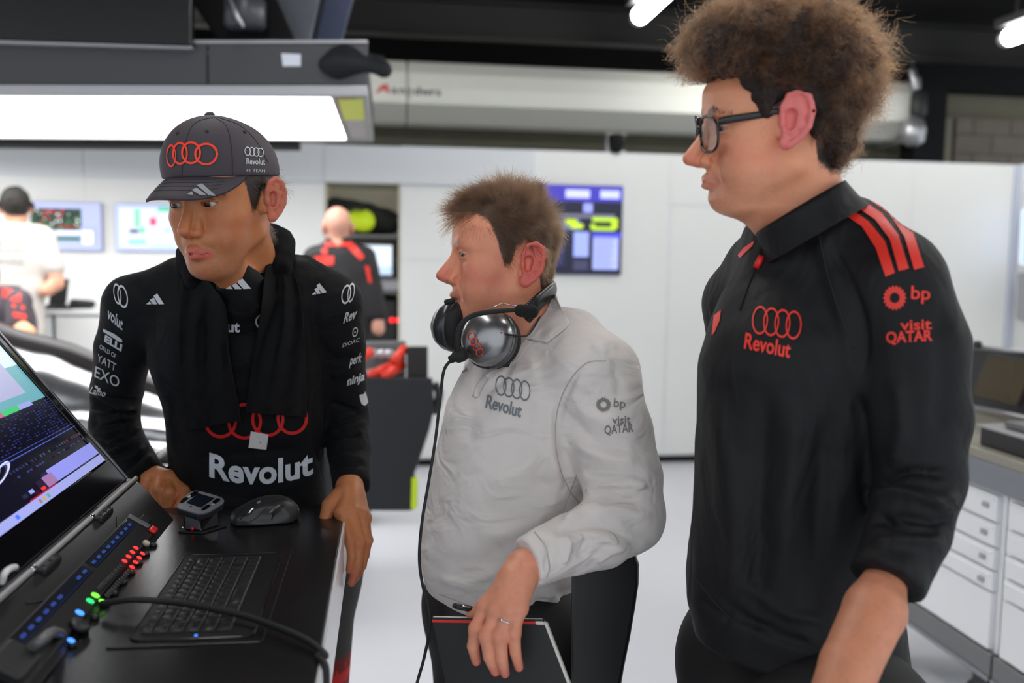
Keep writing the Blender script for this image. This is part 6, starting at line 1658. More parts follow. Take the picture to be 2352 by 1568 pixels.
lathe('ear_cup', c2, ax2, [(.045, -.012), (.045, .0), (.043, .010), (.034, .024), (.018, .030), (.018, .036), (.004, .037)], mat('cup_dark', srgb(70, 70, 74), rough=.3, metal=.5), hd, seg=40)
lathe('ear_pad', c2 - ax2 * .012, ax2, [(.036, -.024), (.046, -.018), (.048, -.008), (.046, 0)], m_pad, hd, seg=36)
bvq = bvh_of([cup])
for i in range(4): stamp('cup_ring', Ink().ring(0, 0, 1, 1, .2, 32), mat('embroidery_red'), hd, bvq, affine(1082.5 + i * 6.6, 772 + i * 12.2, 7.6, 3.2, 4.5, -8.6), off=.0006, edge=4)
tube('boom_arm', smooth_path(PP((1052, 815, 1.50), (1050, 785, 1.49), (1056, 752, 1.485), (1080, 727, 1.485), (1120, 717, 1.49), (1188, 711, 1.50)), 8), [.0052, .0048, .0042, .0042, .0042, .0036], m_pad, hd, seg=12)
S = Sculpt(P(1210, 714, 1.505) - .04, P(1210, 714, 1.505) + .04, .0018); S.chain(PP((1196, 713, 1.502), (1222, 715, 1.508)), [.0105, .0112], k=.002); V, F = S.mesh()
V = V + vnormals(V, F) * (vnoise(V * 400, 5) * .0006)[:, None]
mesh_obj('mic_foam', V, F, mat('foam_black', (.008, .008, .008), rough=.95), hd)
lathe('connector', P(1062, 812, 1.505), P(1040, 823, 1.50) - P(1062, 812, 1.505), [(.012, -.004), (.013, .004), (.0115, .012), (.0075, .016), (.006, .024)], m_pad, hd, seg=16)
tube('adjust_wire', smooth_path(PP((1112, 716, 1.515), (1135, 704, 1.53), (1155, 697, 1.545), (1190, 702, 1.55), (1228, 695, 1.56)), 6), .0012, m_chrome, hd, seg=6)
tube('link_wire', smooth_path(PP((1150, 766, 1.495), (1180, 770, 1.50), (1208, 771, 1.52), (1222, 758, 1.54), (1240, 728, 1.565)), 6), .0016, m_pad, hd, seg=6)
lathe('wire_plug', P(1150, 766, 1.498), -FW, [(.0045, -.004), (.0045, .003), (.002, .005)], m_pad, hd, seg=10)
tube('headband', smooth_path(PP((1206, 728, 1.55), (1235, 695, 1.565), (1262, 672, 1.60), (1272, 664, 1.66), (1262, 662, 1.74), (1225, 668, 1.82), (1150, 690, 1.85), (1080, 720, 1.78), (1050, 735, 1.68)), 8), .0060, mat('band_black', (.012, .012, .013), rough=.35), hd, seg=12, ref=UP, flat=2.4)
tube('yoke', smooth_path(PP((1166, 836, 1.55), (1140, 834, 1.53), (1118, 842, 1.525)), 6), .0055, m_pad, hd, seg=10)
lathe('small_mic', P(1033, 692, 1.60), RT + UP * .25, [(.002, -.010), (.005, -.008), (.005, .008), (.002, .010)], m_pad, hd, seg=12)
cab_ = tube('coiled_lead', smooth_path(PP((1040, 823, 1.50), (1020, 850, 1.505), (1011, 915, 1.51), (1000, 1010, 1.49), (984, 1110, 1.47), (969, 1200, 1.46), (963, 1280, 1.46), (970, 1340, 1.46), (985, 1400, 1.45), (986, 1450, 1.44), (973, 1515, 1.44), (952, 1600, 1.44), (930, 1800, 1.44)), 8), .0026, m_rubber, hd, seg=8)

# ================================================================= notebook, pen, chair
nb = thing('notebook', 'black notebook with red page-edge band held by the man in the polo', 'notebook', P(1150, 1600, 1.35))
A, B, Cc, D = P(991, 1417, 1.385), P(1246, 1422, 1.355), P(1330, 1640, 1.33), P(1040, 1650, 1.36)
nn_ = np.cross(B - A, D - A); nn_ /= np.linalg.norm(nn_); nn_ = nn_ if nn_ @ FW > 0 else -nn_
m_cov = mat('notebook_cover', (.008, .008, .009), rough=.45)
hexa('cover', [A, B, Cc, D], [p + nn_ * .002 for p in (A, B, Cc, D)], m_cov, nb, .0006)
ins_ = lambda p, q, t: p + (q - p) * t
A2, B2, C2, D2 = ins_(A, B, .01), ins_(B, A, .012), ins_(Cc, D, .012), ins_(D, Cc, .01)
hexa('pages', [p + nn_ * .0021 for p in (A2, B2, C2, D2)], [p + nn_ * .0105 for p in (A2, B2, C2, D2)], mat('paper', srgb(225, 222, 214), rough=.8), nb)
hexa('cover', [p + nn_ * .0106 for p in (A, B, Cc, D)], [p + nn_ * .0126 for p in (A, B, Cc, D)], m_cov, nb, .0006)
e_ = (D - A) / np.linalg.norm(D - A); f_ = (Cc - B) / np.linalg.norm(Cc - B)
q = [A + e_ * .0035, B + f_ * .0035, B + f_ * .0075, A + e_ * .0075]
hexa('red_band', [p - nn_ * .0006 for p in q], q, mat('band_red', srgb(220, 44, 30), rough=.5), nb)
q = [ins_(B, A, .07) + f_ * .003, B + f_ * .003, B + f_ * .0082, ins_(B, A, .07) + f_ * .0082]
hexa('white_tab', [p - nn_ * .0009 for p in q], [p - nn_ * .0005 for p in q], mat('paper'), nb)
g_ = (B - A) / np.linalg.norm(B - A)
q = [B + g_ * .0002 + f_ * .004, B + g_ * .0042 + f_ * .006, Cc + g_ * .0042, Cc + g_ * .0002]
hexa('page_edge', q, [p + nn_ * .010 for p in q], mat('paper'), nb)
pn_ = thing('pen', 'black pen lying along the top edge of the notebook', 'pen', P(1065, 1396, 1.37))
tube('barrel', PP((1046, 1391, 1.375), (1088, 1400, 1.385)), .0046, m_plast, pn_, seg=12)
tube('tip', PP((1040, 1390, 1.374), (1046, 1391, 1.375)), [.0030, .0046], m_plast, pn_, seg=12)
tube('clip', PP((1062, 1391, 1.372), (1080, 1395, 1.378)), .0010, m_chrome, pn_, seg=6)
ch = thing('chair', 'black plastic chair whose tall back carries the forearm of the polo man', 'chair', (P(1390, 1500, 1.47)[0], P(1390, 1500, 1.47)[1], 0))
out_ = [(1312, 1322), (1330, 1298), (1372, 1284), (1405, 1268), (1436, 1252), (1456, 1268), (1467, 1300), (1466, 1345), (1458, 1400), (1446, 1470), (1432, 1540), (1415, 1640), (1405, 1740), (1318, 1740), (1311, 1640), (1309, 1480)]
q = [P(x, y, 1.44 + .00022 * (x - 1310)) for x, y in out_]
bk_ = prism('backrest', q, FW * .022 + RT * .004, mat('chair_black', (.010, .010, .011), rough=.38), ch, bevel=.006)
sc0 = np.array((.47, 1.74, .56))
S = Sculpt(sc0 - np.array((.24, .24, .08)), sc0 + np.array((.24, .24, .08)), .009)
S.rbox(sc0, (.115, .115, .010), .028, k=.02); V, F = S.mesh(); mesh_obj('seat', V, F, mat('chair_black'), ch)
lo4 = [sc0 + np.array(v) for v in ((-.12, -.10, -.01), (-.02, -.14, -.01), (-.0, -.10, .01), (-.10, -.07, .01))]
hexa('spine', lo4, [P(1325, 1735, 1.445), P(1400, 1735, 1.455), P(1400, 1735, 1.48), P(1325, 1735, 1.47)], mat('chair_black'), ch)
lathe('column', (sc0[0], sc0[1], .10), (0, 0, 1), [(.03, 0), (.03, .2), (.022, .22), (.022, .44)], m_dark, ch, seg=16)
for k in range(5):
    a = 2 * math.pi * k / 5 + .3; c0_ = np.array((sc0[0], sc0[1], .11)); e_ = c0_ + np.array((math.cos(a) * .20, math.sin(a) * .20, -.045))
    tube('leg', [c0_, e_], [.022, .014], m_dark, ch, seg=8)
    lathe('castor', e_ - np.array((.012, 0, .035)), (1, 0, 0), [(.012, 0), (.03, .004), (.03, .02), (.012, .024)], m_rubber, ch, seg=14)

# ================================================================= drawer cabinets at right
XC = 1.90
m_cabw = mat('cabinet_white', srgb(242, 243, 246), rough=.35); m_cabg = mat('cabinet_grey', srgb(118, 118, 120), rough=.4, metal=.2); m_cabt = mat('cabinet_top_grey', srgb(136, 140, 146), rough=.35, metal=.3)
def cabinet(y0, y1, label, zs, handles):
    t = thing('drawer_cabinet', label, 'cabinet', (XC + .3, (y0 + y1) / 2, 0), 'drawer cabinets along the right')
    box('carcass', (XC + .02, y0, .345), (XC + .62, y1, .865), m_cabw, t)
    for i in range(len(zs) - 1):
        dr = box('drawer' if i < len(zs) - 2 else 'door', (XC, y0 + .022, zs[i + 1] + .004), (XC + .022, y1 - .022, zs[i] - .004), m_cabw, t, bevel=.003)
        if i < len(zs) - 2:
            box('handle_lip', (XC - .006, y0 + .03, zs[i] - .022), (XC + .002, y1 - .03, zs[i] - .012), m_cabw, dr, bevel=.002)
            box('catch', (XC - .008, y0 + .06, zs[i] - .05), (XC, y0 + .085, zs[i] - .034), m_alu, dr, bevel=.002)
            if handles: box('catch', (XC - .008, y1 - .08, zs[i] - .05), (XC, y1 - .055, zs[i] - .034), m_alu, dr, bevel=.002)
    box('base_rail', (XC - .004, y0, .27), (XC + .62, y1, .345), m_cabg, t, bevel=.004)
    box('skirt', (XC - .010, y0, .255), (XC + .63, y1, .27), m_cabt, t, bevel=.003)
    for y in (y0 + .12, y1 - .12):
        for x in (XC + .08, XC + .54):
            cs = box('castor_fork', (x - .03, y - .04, .10), (x + .03, y + .04, .255), m_dark, t, bevel=.004)
            lathe('wheel', (x - .02, y, .10), (1, 0, 0), [(.03, 0), (.10, .005), (.10, .035), (.03, .04)], m_rubber, t, seg=20)
    return t
zA = [.855, .765, .685, .61, .54, .35]
cabinet(2.565, 3.40, 'white drawer cabinet behind the elbow of the curly-haired man', zA, True)
cabinet(1.72, 2.555, 'white drawer cabinet at the right picture edge nearest the camera', zA, False)
wt = thing('cabinet_worktop', 'grey continuous worktop lying across the white drawer cabinets', 'worktop', (XC + .3, 2.5, .87))
box('fascia', (XC - .012, 1.72, .866), (XC + .63, 3.40, .955), m_cabt, wt, bevel=.004)
box('slab', (XC - .02, 1.72, .957), (XC + .64, 3.40, .990), mat('worktop_taupe', srgb(150, 146, 134), rough=.4, metal=.2), wt, bevel=.005)
# open equipment case with laptop
cs = thing('equipment_case', 'open black equipment case on the worktop at the right edge', 'case', (XC + .25, 2.45, .99))
box('tray', (XC + .02, 1.95, .991), (XC + .46, 2.72, 1.05), m_plast, cs, bevel=.006)
box('tray_rim', (XC + .012, 1.94, 1.05), (XC + .468, 2.73, 1.058), m_alu, cs, bevel=.002)
Xl = XC + .50
q = [onX(*p, Xl) for p in ((2216, 930), (2440, 975), (2440, 815), (2218, 795))]
hexa('lid', [p + np.array((.03, 0, 0)) for p in q], q, m_plast, cs, .004)
for (a_, b_) in ((0, 1), (1, 2), (2, 3), (3, 0)): tube('lid_frame', [q[a_] - np.array((.006, 0, 0)), q[b_] - np.array((.006, 0, 0))], .010, m_alu, cs, seg=8)
lathe('latch', onX(2255, 792, Xl) - np.array((.02, 0, 0)), (0, 0, 1), [(.018, -.012), (.02, 0), (.014, .016)], m_plast, cs, seg=14)
box('red_switch', (XC + .03, 2.18, 1.058), (XC + .06, 2.23, 1.075), mat('red_plastic'), cs, .003)
lp = thing('laptop', 'dark laptop with dim ochre screen inside the open equipment case', 'laptop', (XC + .3, 2.4, 1.06))
Xs = XC + .40
q = [onX(*p, Xs) for p in ((2228, 908), (2340, 935), (2385, 830), (2272, 812))]
hexa('screen_lid', [p + np.array((.012, 0, 0)) for p in q], q, m_plast, lp, .003)
cq = sum(q) / 4; hexa('screen', [cq + (p - cq) * .93 - np.array((.0035, 0, 0)) for p in q], [cq + (p - cq) * .93 - np.array((.001, 0, 0)) for p in q], mat('ochre_screen', srgb(58, 45, 8), rough=.25, emit=.05), lp)
box('base', (XC + .06, 2.02, 1.060), (XC + .38, 2.66, 1.080), m_steelgrey, lp, bevel=.004)
box('key_area', (XC + .14, 2.06, 1.080), (XC + .34, 2.60, 1.083), m_plast, lp)

# ================================================================= screens on the walls
def screen(label, x0, y0, x1, y1, R, group='wall screens', emit=.62, th=.03):
    a, b, d = onY(x0, y1, YW - .01), onY(x1, y1, YW - .01), onY(x0, y0, YW - .01)
    X0, X1, Z0, Z1 = a[0], b[0], (a[2] + b[2]) / 2, (d[2] + onY(x1, y0, YW - .01)[2]) / 2
    t = thing('wall_screen', label, 'screen', ((X0 + X1) / 2, YW - .02, Z0), group)
    box('bezel', (X0 - .004, YW - th, Z0 - .004), (X1 + .004, YW - .001, Z1 + .004), mat('bezel_grey', srgb(120, 124, 150), rough=.4), t, bevel=.003)
    rects('display', (X0, YW - th - .001, Z0), (X1 - X0, 0, 0), (0, 0, Z1 - Z0), R, mat('tv_pixels', (1, 1, 1), rough=.3, vcol=True, emit=emit), t, nrm=(0, -1, 0))
r_ = random.Random(9)
R = [(0, 0, 1, 1, c8(160, 168, 214)), (.0, .42, .72, .88, c8(26, 70, 42)), (.05, .6, .68, .88, c8(30, 36, 36))]
for i in range(60): R.append((lambda u, v: (u, v, u + .03, v + .045, c8(*r_.choice([(30, 110, 60), (220, 222, 228), (200, 40, 40), (20, 40, 30), (120, 170, 140)]))))(r_.uniform(.05, .68), r_.uniform(.44, .84)))
R += [(.35, .48, .70, .53, c8(120, 20, 30)), (.35, .2, .75, .28, c8(20, 96, 44)), (.7, .1, .95, .5, c8(150, 158, 206)), (.72, .13, .88, .42, c8(226, 230, 246)), (.35, .34, .7, .4, c8(236, 238, 244))]
screen('bright wall screen with green timing table behind the man in white T-shirt', 76, 466, 236, 574, R)
R = [(0, 0, 1, 1, c8(168, 178, 226)), (.06, .08, .96, .92, c8(196, 204, 238)), (.28, .5, .36, .9, c8(120, 214, 150)), (.5, .55, .6, .72, c8(226, 70, 90)), (.2, .38, .34, .46, c8(40, 40, 60)), (.36, .38, .42, .5, c8(60, 190, 90)), (.62, .86, .96, .95, c8(50, 180, 120)), (.18, .14, .44, .24, c8(120, 214, 236)), (.46, .17, .9, .2, c8(150, 156, 190)), (.72, .4, .8, .5, c8(150, 226, 190)), (.5, .08, .9, .11, c8(150, 200, 230))]
screen('pale wall screen with coloured flow chart left of the man in the cap', 269, 470, 424, 576, R)
R = [(0, 0, 1, 1, c8(18, 20, 44)), (0, .82, 1, 1, c8(58, 52, 168)), (.62, .86, .78, .95, c8(196, 200, 250)), (.85, .86, .98, .95, c8(190, 196, 250)), (.74, .70, .80, .8, c8(150, 156, 240)), (.5, .64, .95, .68, c8(110, 110, 130)), (.52, .5, .72, .62, c8(90, 110, 140)),
     (.62, .56, .7, .62, c8(190, 220, 40)), (.66, .52, .74, .57, c8(200, 230, 40)), (.80, .50, .95, .54, c8(180, 220, 40)), (.93, .52, .97, .64, c8(190, 226, 40)), (.80, .60, .95, .645, c8(180, 220, 40)), (.79, .52, .82, .57, c8(180, 220, 40)), (.5, .52, .56, .58, c8(20, 160, 60)),
     (.68, .2, .78, .48, c8(150, 164, 240)), (.81, .06, .98, .48, c8(170, 180, 246)), (.68, .05, .78, .16, c8(60, 60, 90)), (.8, .42, 1, .48, c8(70, 70, 200)), (.45, .1, .62, .4, c8(36, 40, 84)), (.1, .1, .4, .6, c8(40, 44, 90))]
for i in range(14): R.append((.82, .08 + i * .026, .96 - .03 * r_.random(), .09 + i * .026, c8(110, 120, 210)))
screen('blue wall screen with lime track map between the two older men', 1078, 424, 1424, 629, R)
t = thing('side_screen', 'narrow blue text screen on the right wall', 'screen', onX(2345, 600, 4.98))
q = [onX(*p, 4.98) for p in ((2341, 606), (2420, 622), (2428, 468), (2346, 482))]; hexa('bezel', [p + np.array((.018, 0, 0)) for p in q], q, m_cabw, t)
R = [(0, 0, 1, 1, c8(226, 234, 248))] + [(.06, .04 + i * .05, .94, .065 + i * .05, c8(110, 160, 240)) for i in range(19)]
rects('display', q[0] - np.array((.003, 0, 0)), q[1] - q[0], q[3] - q[0], R, mat('tv_pixels'), t, nrm=(-1, 0, 0))
t = thing('wall_box', 'small grey cabinet on the right wall below the blue text screen', 'wall box', onX(2345, 735, 4.95))
q = [onX(*p, 4.94) for p in ((2334, 733), (2420, 760), (2428, 620), (2338, 628))]; hexa('housing', [p + np.array((.055, 0, 0)) for p in q], q, m_steelgrey, t, .004)
hexa('door', [q[0] * .98 + q[2] * .02 - np.array((.008, 0, 0)), (q[0] + q[1]) / 2 - np.array((.008, 0, 0)), (q[2] + q[3]) / 2 - np.array((.008, 0, 0)), q[3] * .98 + q[1] * .02 - np.array((.008, 0, 0))], [q[0] * .98 + q[2] * .02, (q[0] + q[1]) / 2, (q[2] + q[3]) / 2, q[3] * .98 + q[1] * .02], m_alu, t)

# ================================================================= storage bay in the wall opening
X0, X1 = -.458, .088
sb_ = thing('storage_bay', 'open storage bay let into the white wall behind the bald man', 'shelving', ((X0 + X1) / 2, YW + .3, .9))
m_bay = mat('bay_beige', srgb(212, 206, 186), rough=.6)
box('back', (X0, YW + .55, .9), (X1, YW + .57, 2.09), m_bay, sb_); box('side', (X0, YW + .006, .9), (X0 + .012, YW + .55, 2.09), m_bay, sb_); box('side', (X1 - .012, YW + .006, .9), (X1, YW + .55, 2.09), m_bay, sb_)
zz_ = lambda y: onY(850, y, YW + .1)[2]
for y in (542, 640, 668): box('shelf', (X0 + .012, YW + .01, zz_(y) - .012), (X1 - .012, YW + .55, zz_(y) + .008), m_steelgrey, sb_)
box('drawer', (X0 + .014, YW + .02, zz_(664)), (X1 - .014, YW + .05, zz_(642)), m_alu, sb_)
box('floor_plate', (X0, YW + .006, .9), (X1, YW + .55, .915), m_bay, sb_)
def bayblob(name, label, cat, pts, rad, m, sub=None):
    pp = [onY(x, y, YW + .2) for x, y in pts]; S = Sculpt(np.min(pp, 0) - max(rad) - .05, np.max(pp, 0) + max(rad) + .05, .010); S.chain(pp, rad, k=.01); V, F = S.mesh()
    V = V + vnormals(V, F) * (vnoise(V * 12, 3) * .012)[:, None]; return tag(mesh_obj(name, V, F, m), label, cat)
bayblob('tyre_blanket', 'folded black tyre blanket on the top shelf of the storage bay', 'blanket', [(775, 490), (840, 502), (895, 512)], [.12, .12, .09], mat('blanket_black', srgb(20, 22, 16), rough=.8))
yq = thing('lime_bag', 'bright lime bag on the top shelf of the storage bay', 'bag', onY(830, 535, YW + .1))
pp = [onY(x, y, YW + .08) for x, y in ((805, 505), (835, 508))]; S = Sculpt(np.min(pp, 0) - .14, np.max(pp, 0) + .14, .009); S.chain(pp, [.075, .085], k=.01); V, F = S.mesh(); mesh_obj('bag_body', V, F, mat('lime', srgb(206, 232, 30), rough=.6), yq)
tube('bag_strap', smooth_path([onY(x, y, YW - .0) for x, y in ((800, 485), (815, 478), (835, 482))]), .012, m_plast, yq, seg=8)
bm_ = thing('bay_monitor', 'glowing pale monitor on the middle shelf of the storage bay', 'monitor', onY(855, 638, YW + .1))
a, b = onY(803, 634, YW + .06), onY(904, 560, YW + .06)
box('housing', (a[0], YW + .06, a[2]), (b[0], YW + .10, b[2]), m_plast, bm_, bevel=.004)
rects('display', (a[0] + .012, YW + .058, a[2] + .012), (b[0] - a[0] - .024, 0, 0), (0, 0, b[2] - a[2] - .024), [(0, 0, 1, 1, c8(214, 226, 240)), (0, 0, 1, .3, c8(186, 206, 232))], mat('tv_pixels'), bm_, nrm=(0, -1, 0))
box('stand', ((a[0] + b[0]) / 2 - .05, YW + .07, zz_(642)), ((a[0] + b[0]) / 2 + .05, YW + .12, a[2]), m_plast, bm_)
pw_ = thing('power_unit', 'black power unit with red lamps at the bottom of the storage bay', 'power unit', onY(880, 770, YW + .1))
box('housing', (X0 + .03, YW + .08, .917), (X1 - .03, YW + .5, zz_(690)), m_plast, pw_, bevel=.006)
for x in (900, 914): lathe('lamp', onY(x, 735, YW + .078), (0, -1, 0), [(.018, 0), (.016, .006), (.006, .009)], m_kred, pw_, seg=12)

# ================================================================= bench by the left wall
bn = thing('work_bench', 'white work bench along the wall behind the man in white T-shirt', 'bench', (-2.2, YW - .3, 0))
zb2 = onY(200, 712, YW - .6)[2]
box('bench_top', (-4.4, YW - .62, zb2 - .03), (-.62, YW - .003, zb2), m_wall, bn, bevel=.004)
for i in range(5):
    x = -4.4 + i * .756
    cb_ = box('cupboard', (x + .01, YW - .6, .08), (x + .746, YW - .01, zb2 - .035), m_wall2, bn, bevel=.003); box('cupboard_door', (x + .02, YW - .612, .1), (x + .736, YW - .601, zb2 - .05), m_wall, bn, bevel=.003)
l2 = thing('bench_laptop', 'dark open laptop on the white bench beside the forearm of the T-shirt man', 'laptop', onZ(140, 705, zb2))
q = [onY(x, y, YW - .35) for x, y in ((110, 706), (150, 706), (158, 640), (118, 640))]; hexa('screen_lid', [p + np.array((0, .015, 0)) for p in q], q, m_plast, l2, .003)
cq = onY(130, 706, YW - .45); box('base', (cq[0] - .16, cq[1] - .12, zb2 + .001), (cq[0] + .12, cq[1] + .09, zb2 + .018), m_plast, l2, .003)
box('keys', (cq[0] - .14, cq[1] - .06, zb2 + .018), (cq[0] + .10, cq[1] + .07, zb2 + .021), m_dark, l2)
pk = onZ(192, 708, zb2)
S = Sculpt(pk - .1, pk + .12, .006); S.chain([pk + (-.06, 0, .03), pk + (.05, 0, .028)], [.032, .026], k=.01); V, F = S.mesh(); o = mesh_obj('radio_pouch', V, F, m_plast); tag(o, 'small black pouch lying on the white bench', 'pouch')

# ================================================================= background crew
def crew(label, d, head, yaw, rows, arms, m_sh, hair_col, skin, bald=False, legs_m=None, hair_thr=None, sink=0.0, hairy=True):
    base = P((rows[-1][1] + rows[-1][2]) / 2, rows[-1][0], d)
    t = thing('person', label, 'person', (base[0], base[1], 0))
    ps = Pose(head[0], head[1], d, yaw, head[2] if len(head) > 2 else 0)
    hq_ = dict(skin=skin, red=np.array(skin) * np.array((1.0, .75, .72)), redness=.5, ear_red=.5, zlo=-.20, neck=[(0, -.02, -.05), (0, -.022, -.12), (0, -.026, -.2)])
    if not bald:
        hq_['hair_fn'] = lambda V: V[:, 2] - np.interp(V[:, 1], [-.12, -.05, -.04, 0, .03, .06, .1], [-.055, -.05, .0, .01, .02, .06, .075]); hq_['hair_col'] = hair_col
    V, F = make_head(hq_, h=.006); C = paint_head(V, hq_)
    parts = [(ps.w(V), F, C)]; ctr = P((rows[0][1] + rows[0][2]) / 2, rows[0][0], d)
    ib = [([ps.w(0, -.05, -.10), ctr - np.array((0, 0, .06)), base], [.04, .045, .06])]
    for pts, rr, bare in arms:
        w = [P(*p[:2], d + (p[2] if len(p) > 2 else 0)) for p in pts]; ib.append(([ctr - np.array((0, 0, .12))] + w, [.04] + [r * (1.0 if i >= bare else .8) for i, r in enumerate(rr)]))
    V2, F2, C2 = inner_body(ib, skin, .012); parts.append((V2, F2, C2)); V, F, C = join_geo(parts)
    bo = mesh_obj('body', V, F, skin_mat('skin_crew', rough=.5), t, col=C)
    if not bald and hairy:
        Vh, Fh = make_head(hq_, h=.006); m_ = hq_['hair_fn'](Vh) > .0; ff = Fh[m_[Fh].all(1)]; Nn = vnormals(Vh, Fh); Vx = Vh + Nn * (.010 + .004 * vnoise(Vh * 60, 2))[:, None]
        mesh_obj('hair', ps.w(Vx), ff, mat('crew_hair', srgb(28, 22, 18), rough=.7), t)
    pts_all = [P(l, y, d) for y, l, r, dd, q in rows] + [P(r, y, d) for y, l, r, dd, q in rows]
    for pts, rr, bare in arms: pts_all += [P(*p[:2], d + (p[2] if len(p) > 2 else 0)) for p in pts[:bare]]
    S = Sculpt(np.min(pts_all, 0) - .2, np.max(pts_all, 0) + .2, .012); S.loft(**rings([(y, l, r, d, q) for y, l, r, dd, q in rows]), e=2.3, k=.04)
    for pts, rr, bare in arms:
        w = [P(*p[:2], d + (p[2] if len(p) > 2 else 0)) for p in pts[:bare]]
        if len(w) > 1: S.chain(w, [r * 1.12 for r in rr[:bare]], k=.04)
    V, F = S.mesh(); V = V + vnormals(V, F) * (vnoise(V * 12, 8) * .006)[:, None]
    sh_o = mesh_obj('shirt', V, F, m_sh, t)
    hl = base + RT * .10; hr2 = base - RT * .10; hl[2] = hr2[2] = min(base[2] + .02, .95)
    (Vt, Ft), shs = legs(hl, hr2, .12, fwd=(0, 1))
    mesh_obj('trousers', Vt, Ft, legs_m or mat('black_trousers'), t)
    for v, f in shs: mesh_obj('shoe', v, f, m_rubber, t)
    return t, sh_o
m_tee = mat('tee_offwhite', srgb(206, 199, 192), rough=.85)
t4, s4 = crew('man in off-white T-shirt seen from behind at the left wall screen', 5.62, (36, 474), 178, [(512, -12, 84, 0, .6), (545, -45, 115, 0, .5), (600, -45, 112, 0, .5), (680, -40, 102, 0, .5), (745, -36, 100, 0, .5), (800, -36, 96, 0, .5)],
     [([(100, 540), (125, 615), (130, 650), (105, 668, -.05)], [.055, .052, .046, .04], 2), ([(-30, 545), (-52, 620), (-40, 690)], [.055, .05, .045], 2)], m_tee, (.01, .008, .006), srgb(214, 158, 130))
b4 = bvh_of([s4]); m_pale = mat('print_pale_grey', srgb(176, 176, 174), rough=.7)
stamp('back_rings', Ink().rings4(.1), m_pale, s4, b4, affine(-22, 562, 26, 0, 0, -30), off=.003, edge=30); word('back_lettering', 'Revolut', m_pale, s4, b4, -20, 605, 76, 0, 18, .02, edge=30, off=.003)
t5, s5 = crew('crew member in dark red-printed shirt crouching at the lower left', 5.22, (-48, 640, -20), 120, [(655, -60, 40, 0, .8), (690, -60, 62, 0, .8), (730, -55, 76, 0, .8), (790, -50, 84, 0, .8)],
     [([(45, 690, -.1), (40, 745, -.15), (62, 765, -.2), (10, 770, -.25)], [.06, .052, .046, .04], 2)], mat('crew_dark', srgb(74, 66, 74), rough=.7), (.01, .008, .006), srgb(236, 176, 132))
b5 = bvh_of([s5]); k = Ink()
for q in ((5, 660, 30, 690), (22, 668, 48, 695), (28, 696, 56, 712), (30, 716, 60, 734)): k.poly([(q[0], q[1]), (q[2], q[1] + 6), (q[2], q[3]), (q[0], q[3] - 6)])
stamp('sleeve_print', k, m_red, s5, b5, idp, off=.003, edge=30)
t6, s6 = crew('bald man in black and red jacket seen from behind at the storage bay', 5.3, (775, 521), 172, [(545, 752, 802, 0, .9), (558, 740, 814, 0, .65), (580, 716, 842, 0, .5), (640, 716, 846, 0, .5), (720, 722, 850, 0, .5), (790, 728, 850, 0, .5)],
     [([(838, 590), (856, 660), (866, 720), (868, 755)], [.058, .052, .046, .04], 3), ([(722, 590), (706, 660), (716, 730)], [.058, .05, .045], 3)], mat('crew_black', srgb(24, 23, 26), rough=.65), (.2, .17, .15), srgb(214, 160, 138), bald=True)
b6 = bvh_of([s6])
for q in ([(748, 556), (808, 556), (812, 566), (745, 566)], [(792, 562), (812, 560), (838, 590), (828, 598)], [(722, 588), (768, 588), (766, 608), (726, 610)], [(838, 610), (848, 612), (854, 650), (846, 648)], [(738, 572), (752, 570), (752, 584), (740, 584)]):
    stamp('red_panel', Ink().poly(q), m_red, s6, b6, idp, off=.003, edge=20)
t7, s7 = crew('crew member in white shirt mostly hidden behind the curly-haired man', 5.2, (1758, 506), 100, [(556, 1700, 1800, 0, .7), (590, 1672, 1830, 0, .6), (640, 1660, 1840, 0, .6), (720, 1662, 1840, 0, .6), (860, 1665, 1840, 0, .6)],
     [([(1690, 600, -.1), (1668, 660, -.1), (1680, 720, -.15)], [.055, .05, .042], 2)], mat('crew_white', srgb(232, 236, 240), rough=.8), (.01, .008, .006), srgb(206, 140, 118))

# ================================================================= race car behind the driver
car = thing('race_car', 'silver racing car body standing under the light gantry behind the driver', 'race car', (P(300, 1100, 4.5)[0], P(300, 1100, 4.5)[1], 0))
m_carb = mat('car_silver', srgb(176, 176, 178), rough=.22, metal=.9); m_cark = mat('car_carbon', srgb(30, 24, 24), rough=.35)
pts = PP((-260, 840, 4.9), (-60, 862, 4.75), (120, 905, 4.6), (260, 945, 4.55), (420, 990, 4.5), (600, 1020, 4.5), (820, 1010, 4.5))
S = Sculpt(np.min(pts, 0) - .5, np.max(pts, 0) + .4, .022)
S.chain(pts, [.25, .23, .205, .185, .15, .12, .08], k=.05)
S.chain(PP((-260, 1010, 4.6), (0, 1010, 4.45), (220, 1015, 4.35), (400, 1025, 4.3), (560, 1050, 4.35)), [.17, .155, .12, .085, .06], k=.06)
S.chain(PP((-200, 940, 4.42), (100, 975, 4.3), (300, 1000, 4.25), (430, 1015, 4.25)), [.030, .03, .03, .025], k=.05, op='sub')
V, F = S.mesh(); mesh_obj('bodywork', V, F, m_carb, car)
tube('engine_cover_spine', smooth_path(PP((-260, 722, 4.85), (-60, 752, 4.72), (40, 782, 4.66), (160, 815, 4.58), (260, 856, 4.52), (350, 890, 4.5), (480, 935, 4.48)), 6), [.07, .065, .06, .06, .05, .045, .04], m_cark, car, seg=14)
hexa('floor_plank', PP((-250, 1130, 4.0), (620, 1130, 4.0), (620, 1085, 5.0), (-250, 1085, 5.0)), [p + np.array((0, 0, .03)) for p in PP((-250, 1130, 4.0), (620, 1130, 4.0), (620, 1085, 5.0), (-250, 1085, 5.0))], m_cark, car, .004)
tube('floor_edge', smooth_path(PP((330, 1062, 3.95), (368, 1040, 3.98), (400, 1022, 4.02), (450, 1010, 4.05))), .022, m_carb, car, seg=10)
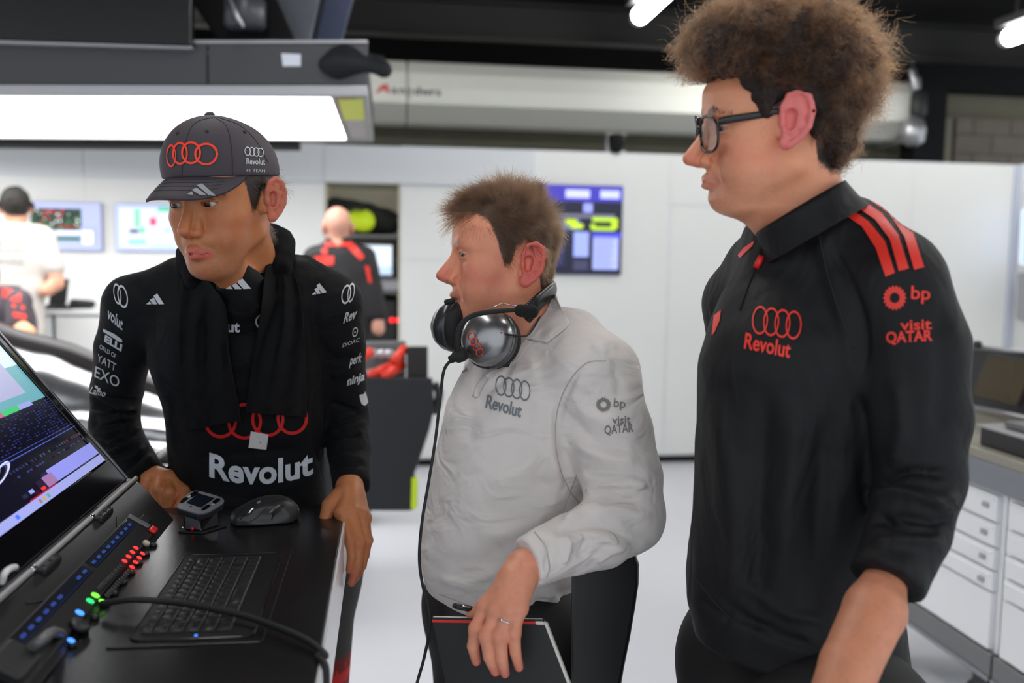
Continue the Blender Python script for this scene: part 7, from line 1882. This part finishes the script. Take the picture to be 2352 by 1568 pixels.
lathe('stand', (P(200, 1100, 4.5)[0], P(200, 1100, 4.5)[1], 0), (0, 0, 1), [(.15, 0), (.14, .05), (.05, .08), (.05, P(200, 1100, 4.5)[2] - .0)], m_dark, car, seg=16)
lathe('stand', (P(600, 1100, 4.5)[0], P(600, 1100, 4.5)[1], 0), (0, 0, 1), [(.12, 0), (.11, .05), (.04, .08), (.04, P(600, 1100, 4.5)[2] - .0)], m_dark, car, seg=16)
ep = [(700, 868), (840, 866), (992, 868), (996, 940), (986, 985), (968, 1040), (950, 1090), (958, 1112), (956, 1168), (940, 1173), (700, 1173)]
epo = prism('wing_endplate', PP(*[(x, y, 4.2) for x, y in ep]), FW * .05, mat('endplate_black', srgb(24, 26, 30), rough=.45), car, bevel=.006)
hexa('lime_strip', PP((946, 1096, 4.195), (960, 1094, 4.195), (957, 1168, 4.195), (944, 1168, 4.195)), PP((946, 1096, 4.19), (960, 1094, 4.19), (957, 1168, 4.19), (944, 1168, 4.19)), mat('lime'), car)
hexa('wing_block', PP((934, 868, 4.25), (983, 868, 4.25), (983, 868, 4.5), (934, 868, 4.5)), PP((934, 795, 4.25), (983, 795, 4.25), (983, 795, 4.5), (934, 795, 4.5)), m_cark, car, .006)
hexa('wing_element', PP((760, 868, 4.3), (932, 868, 4.3), (932, 830, 4.7), (760, 830, 4.7)), PP((760, 852, 4.3), (932, 856, 4.3), (932, 818, 4.7), (760, 816, 4.7)), m_steelgrey, car, .01)
for p_, q_ in (((848, 862), (905, 838)), ((880, 868), (926, 835)), ((835, 818), (850, 808)), ((905, 830), (930, 800))): tube('red_tube', PP((*p_, 4.22), (*q_, 4.3)), .022, mat('hot_red', srgb(240, 60, 40), rough=.4), car, seg=10)
for x in (862, 880, 896): lathe('fitting', P(x, 815, 4.35), -FW, [(.03, 0), (.025, .03), (.01, .04)], m_alu, car, seg=12)
hexa('gearbox_block', PP((790, 866, 4.4), (932, 866, 4.4), (932, 866, 4.8), (790, 866, 4.8)), PP((790, 785, 4.4), (932, 782, 4.4), (932, 782, 4.8), (790, 785, 4.8)), m_steelgrey, car, .01)
tube('tow_cable', smooth_path(PP((996, 880, 4.25), (1008, 900, 4.25), (1004, 930, 4.25), (996, 950, 4.25))), .02, m_dark, car, seg=10)
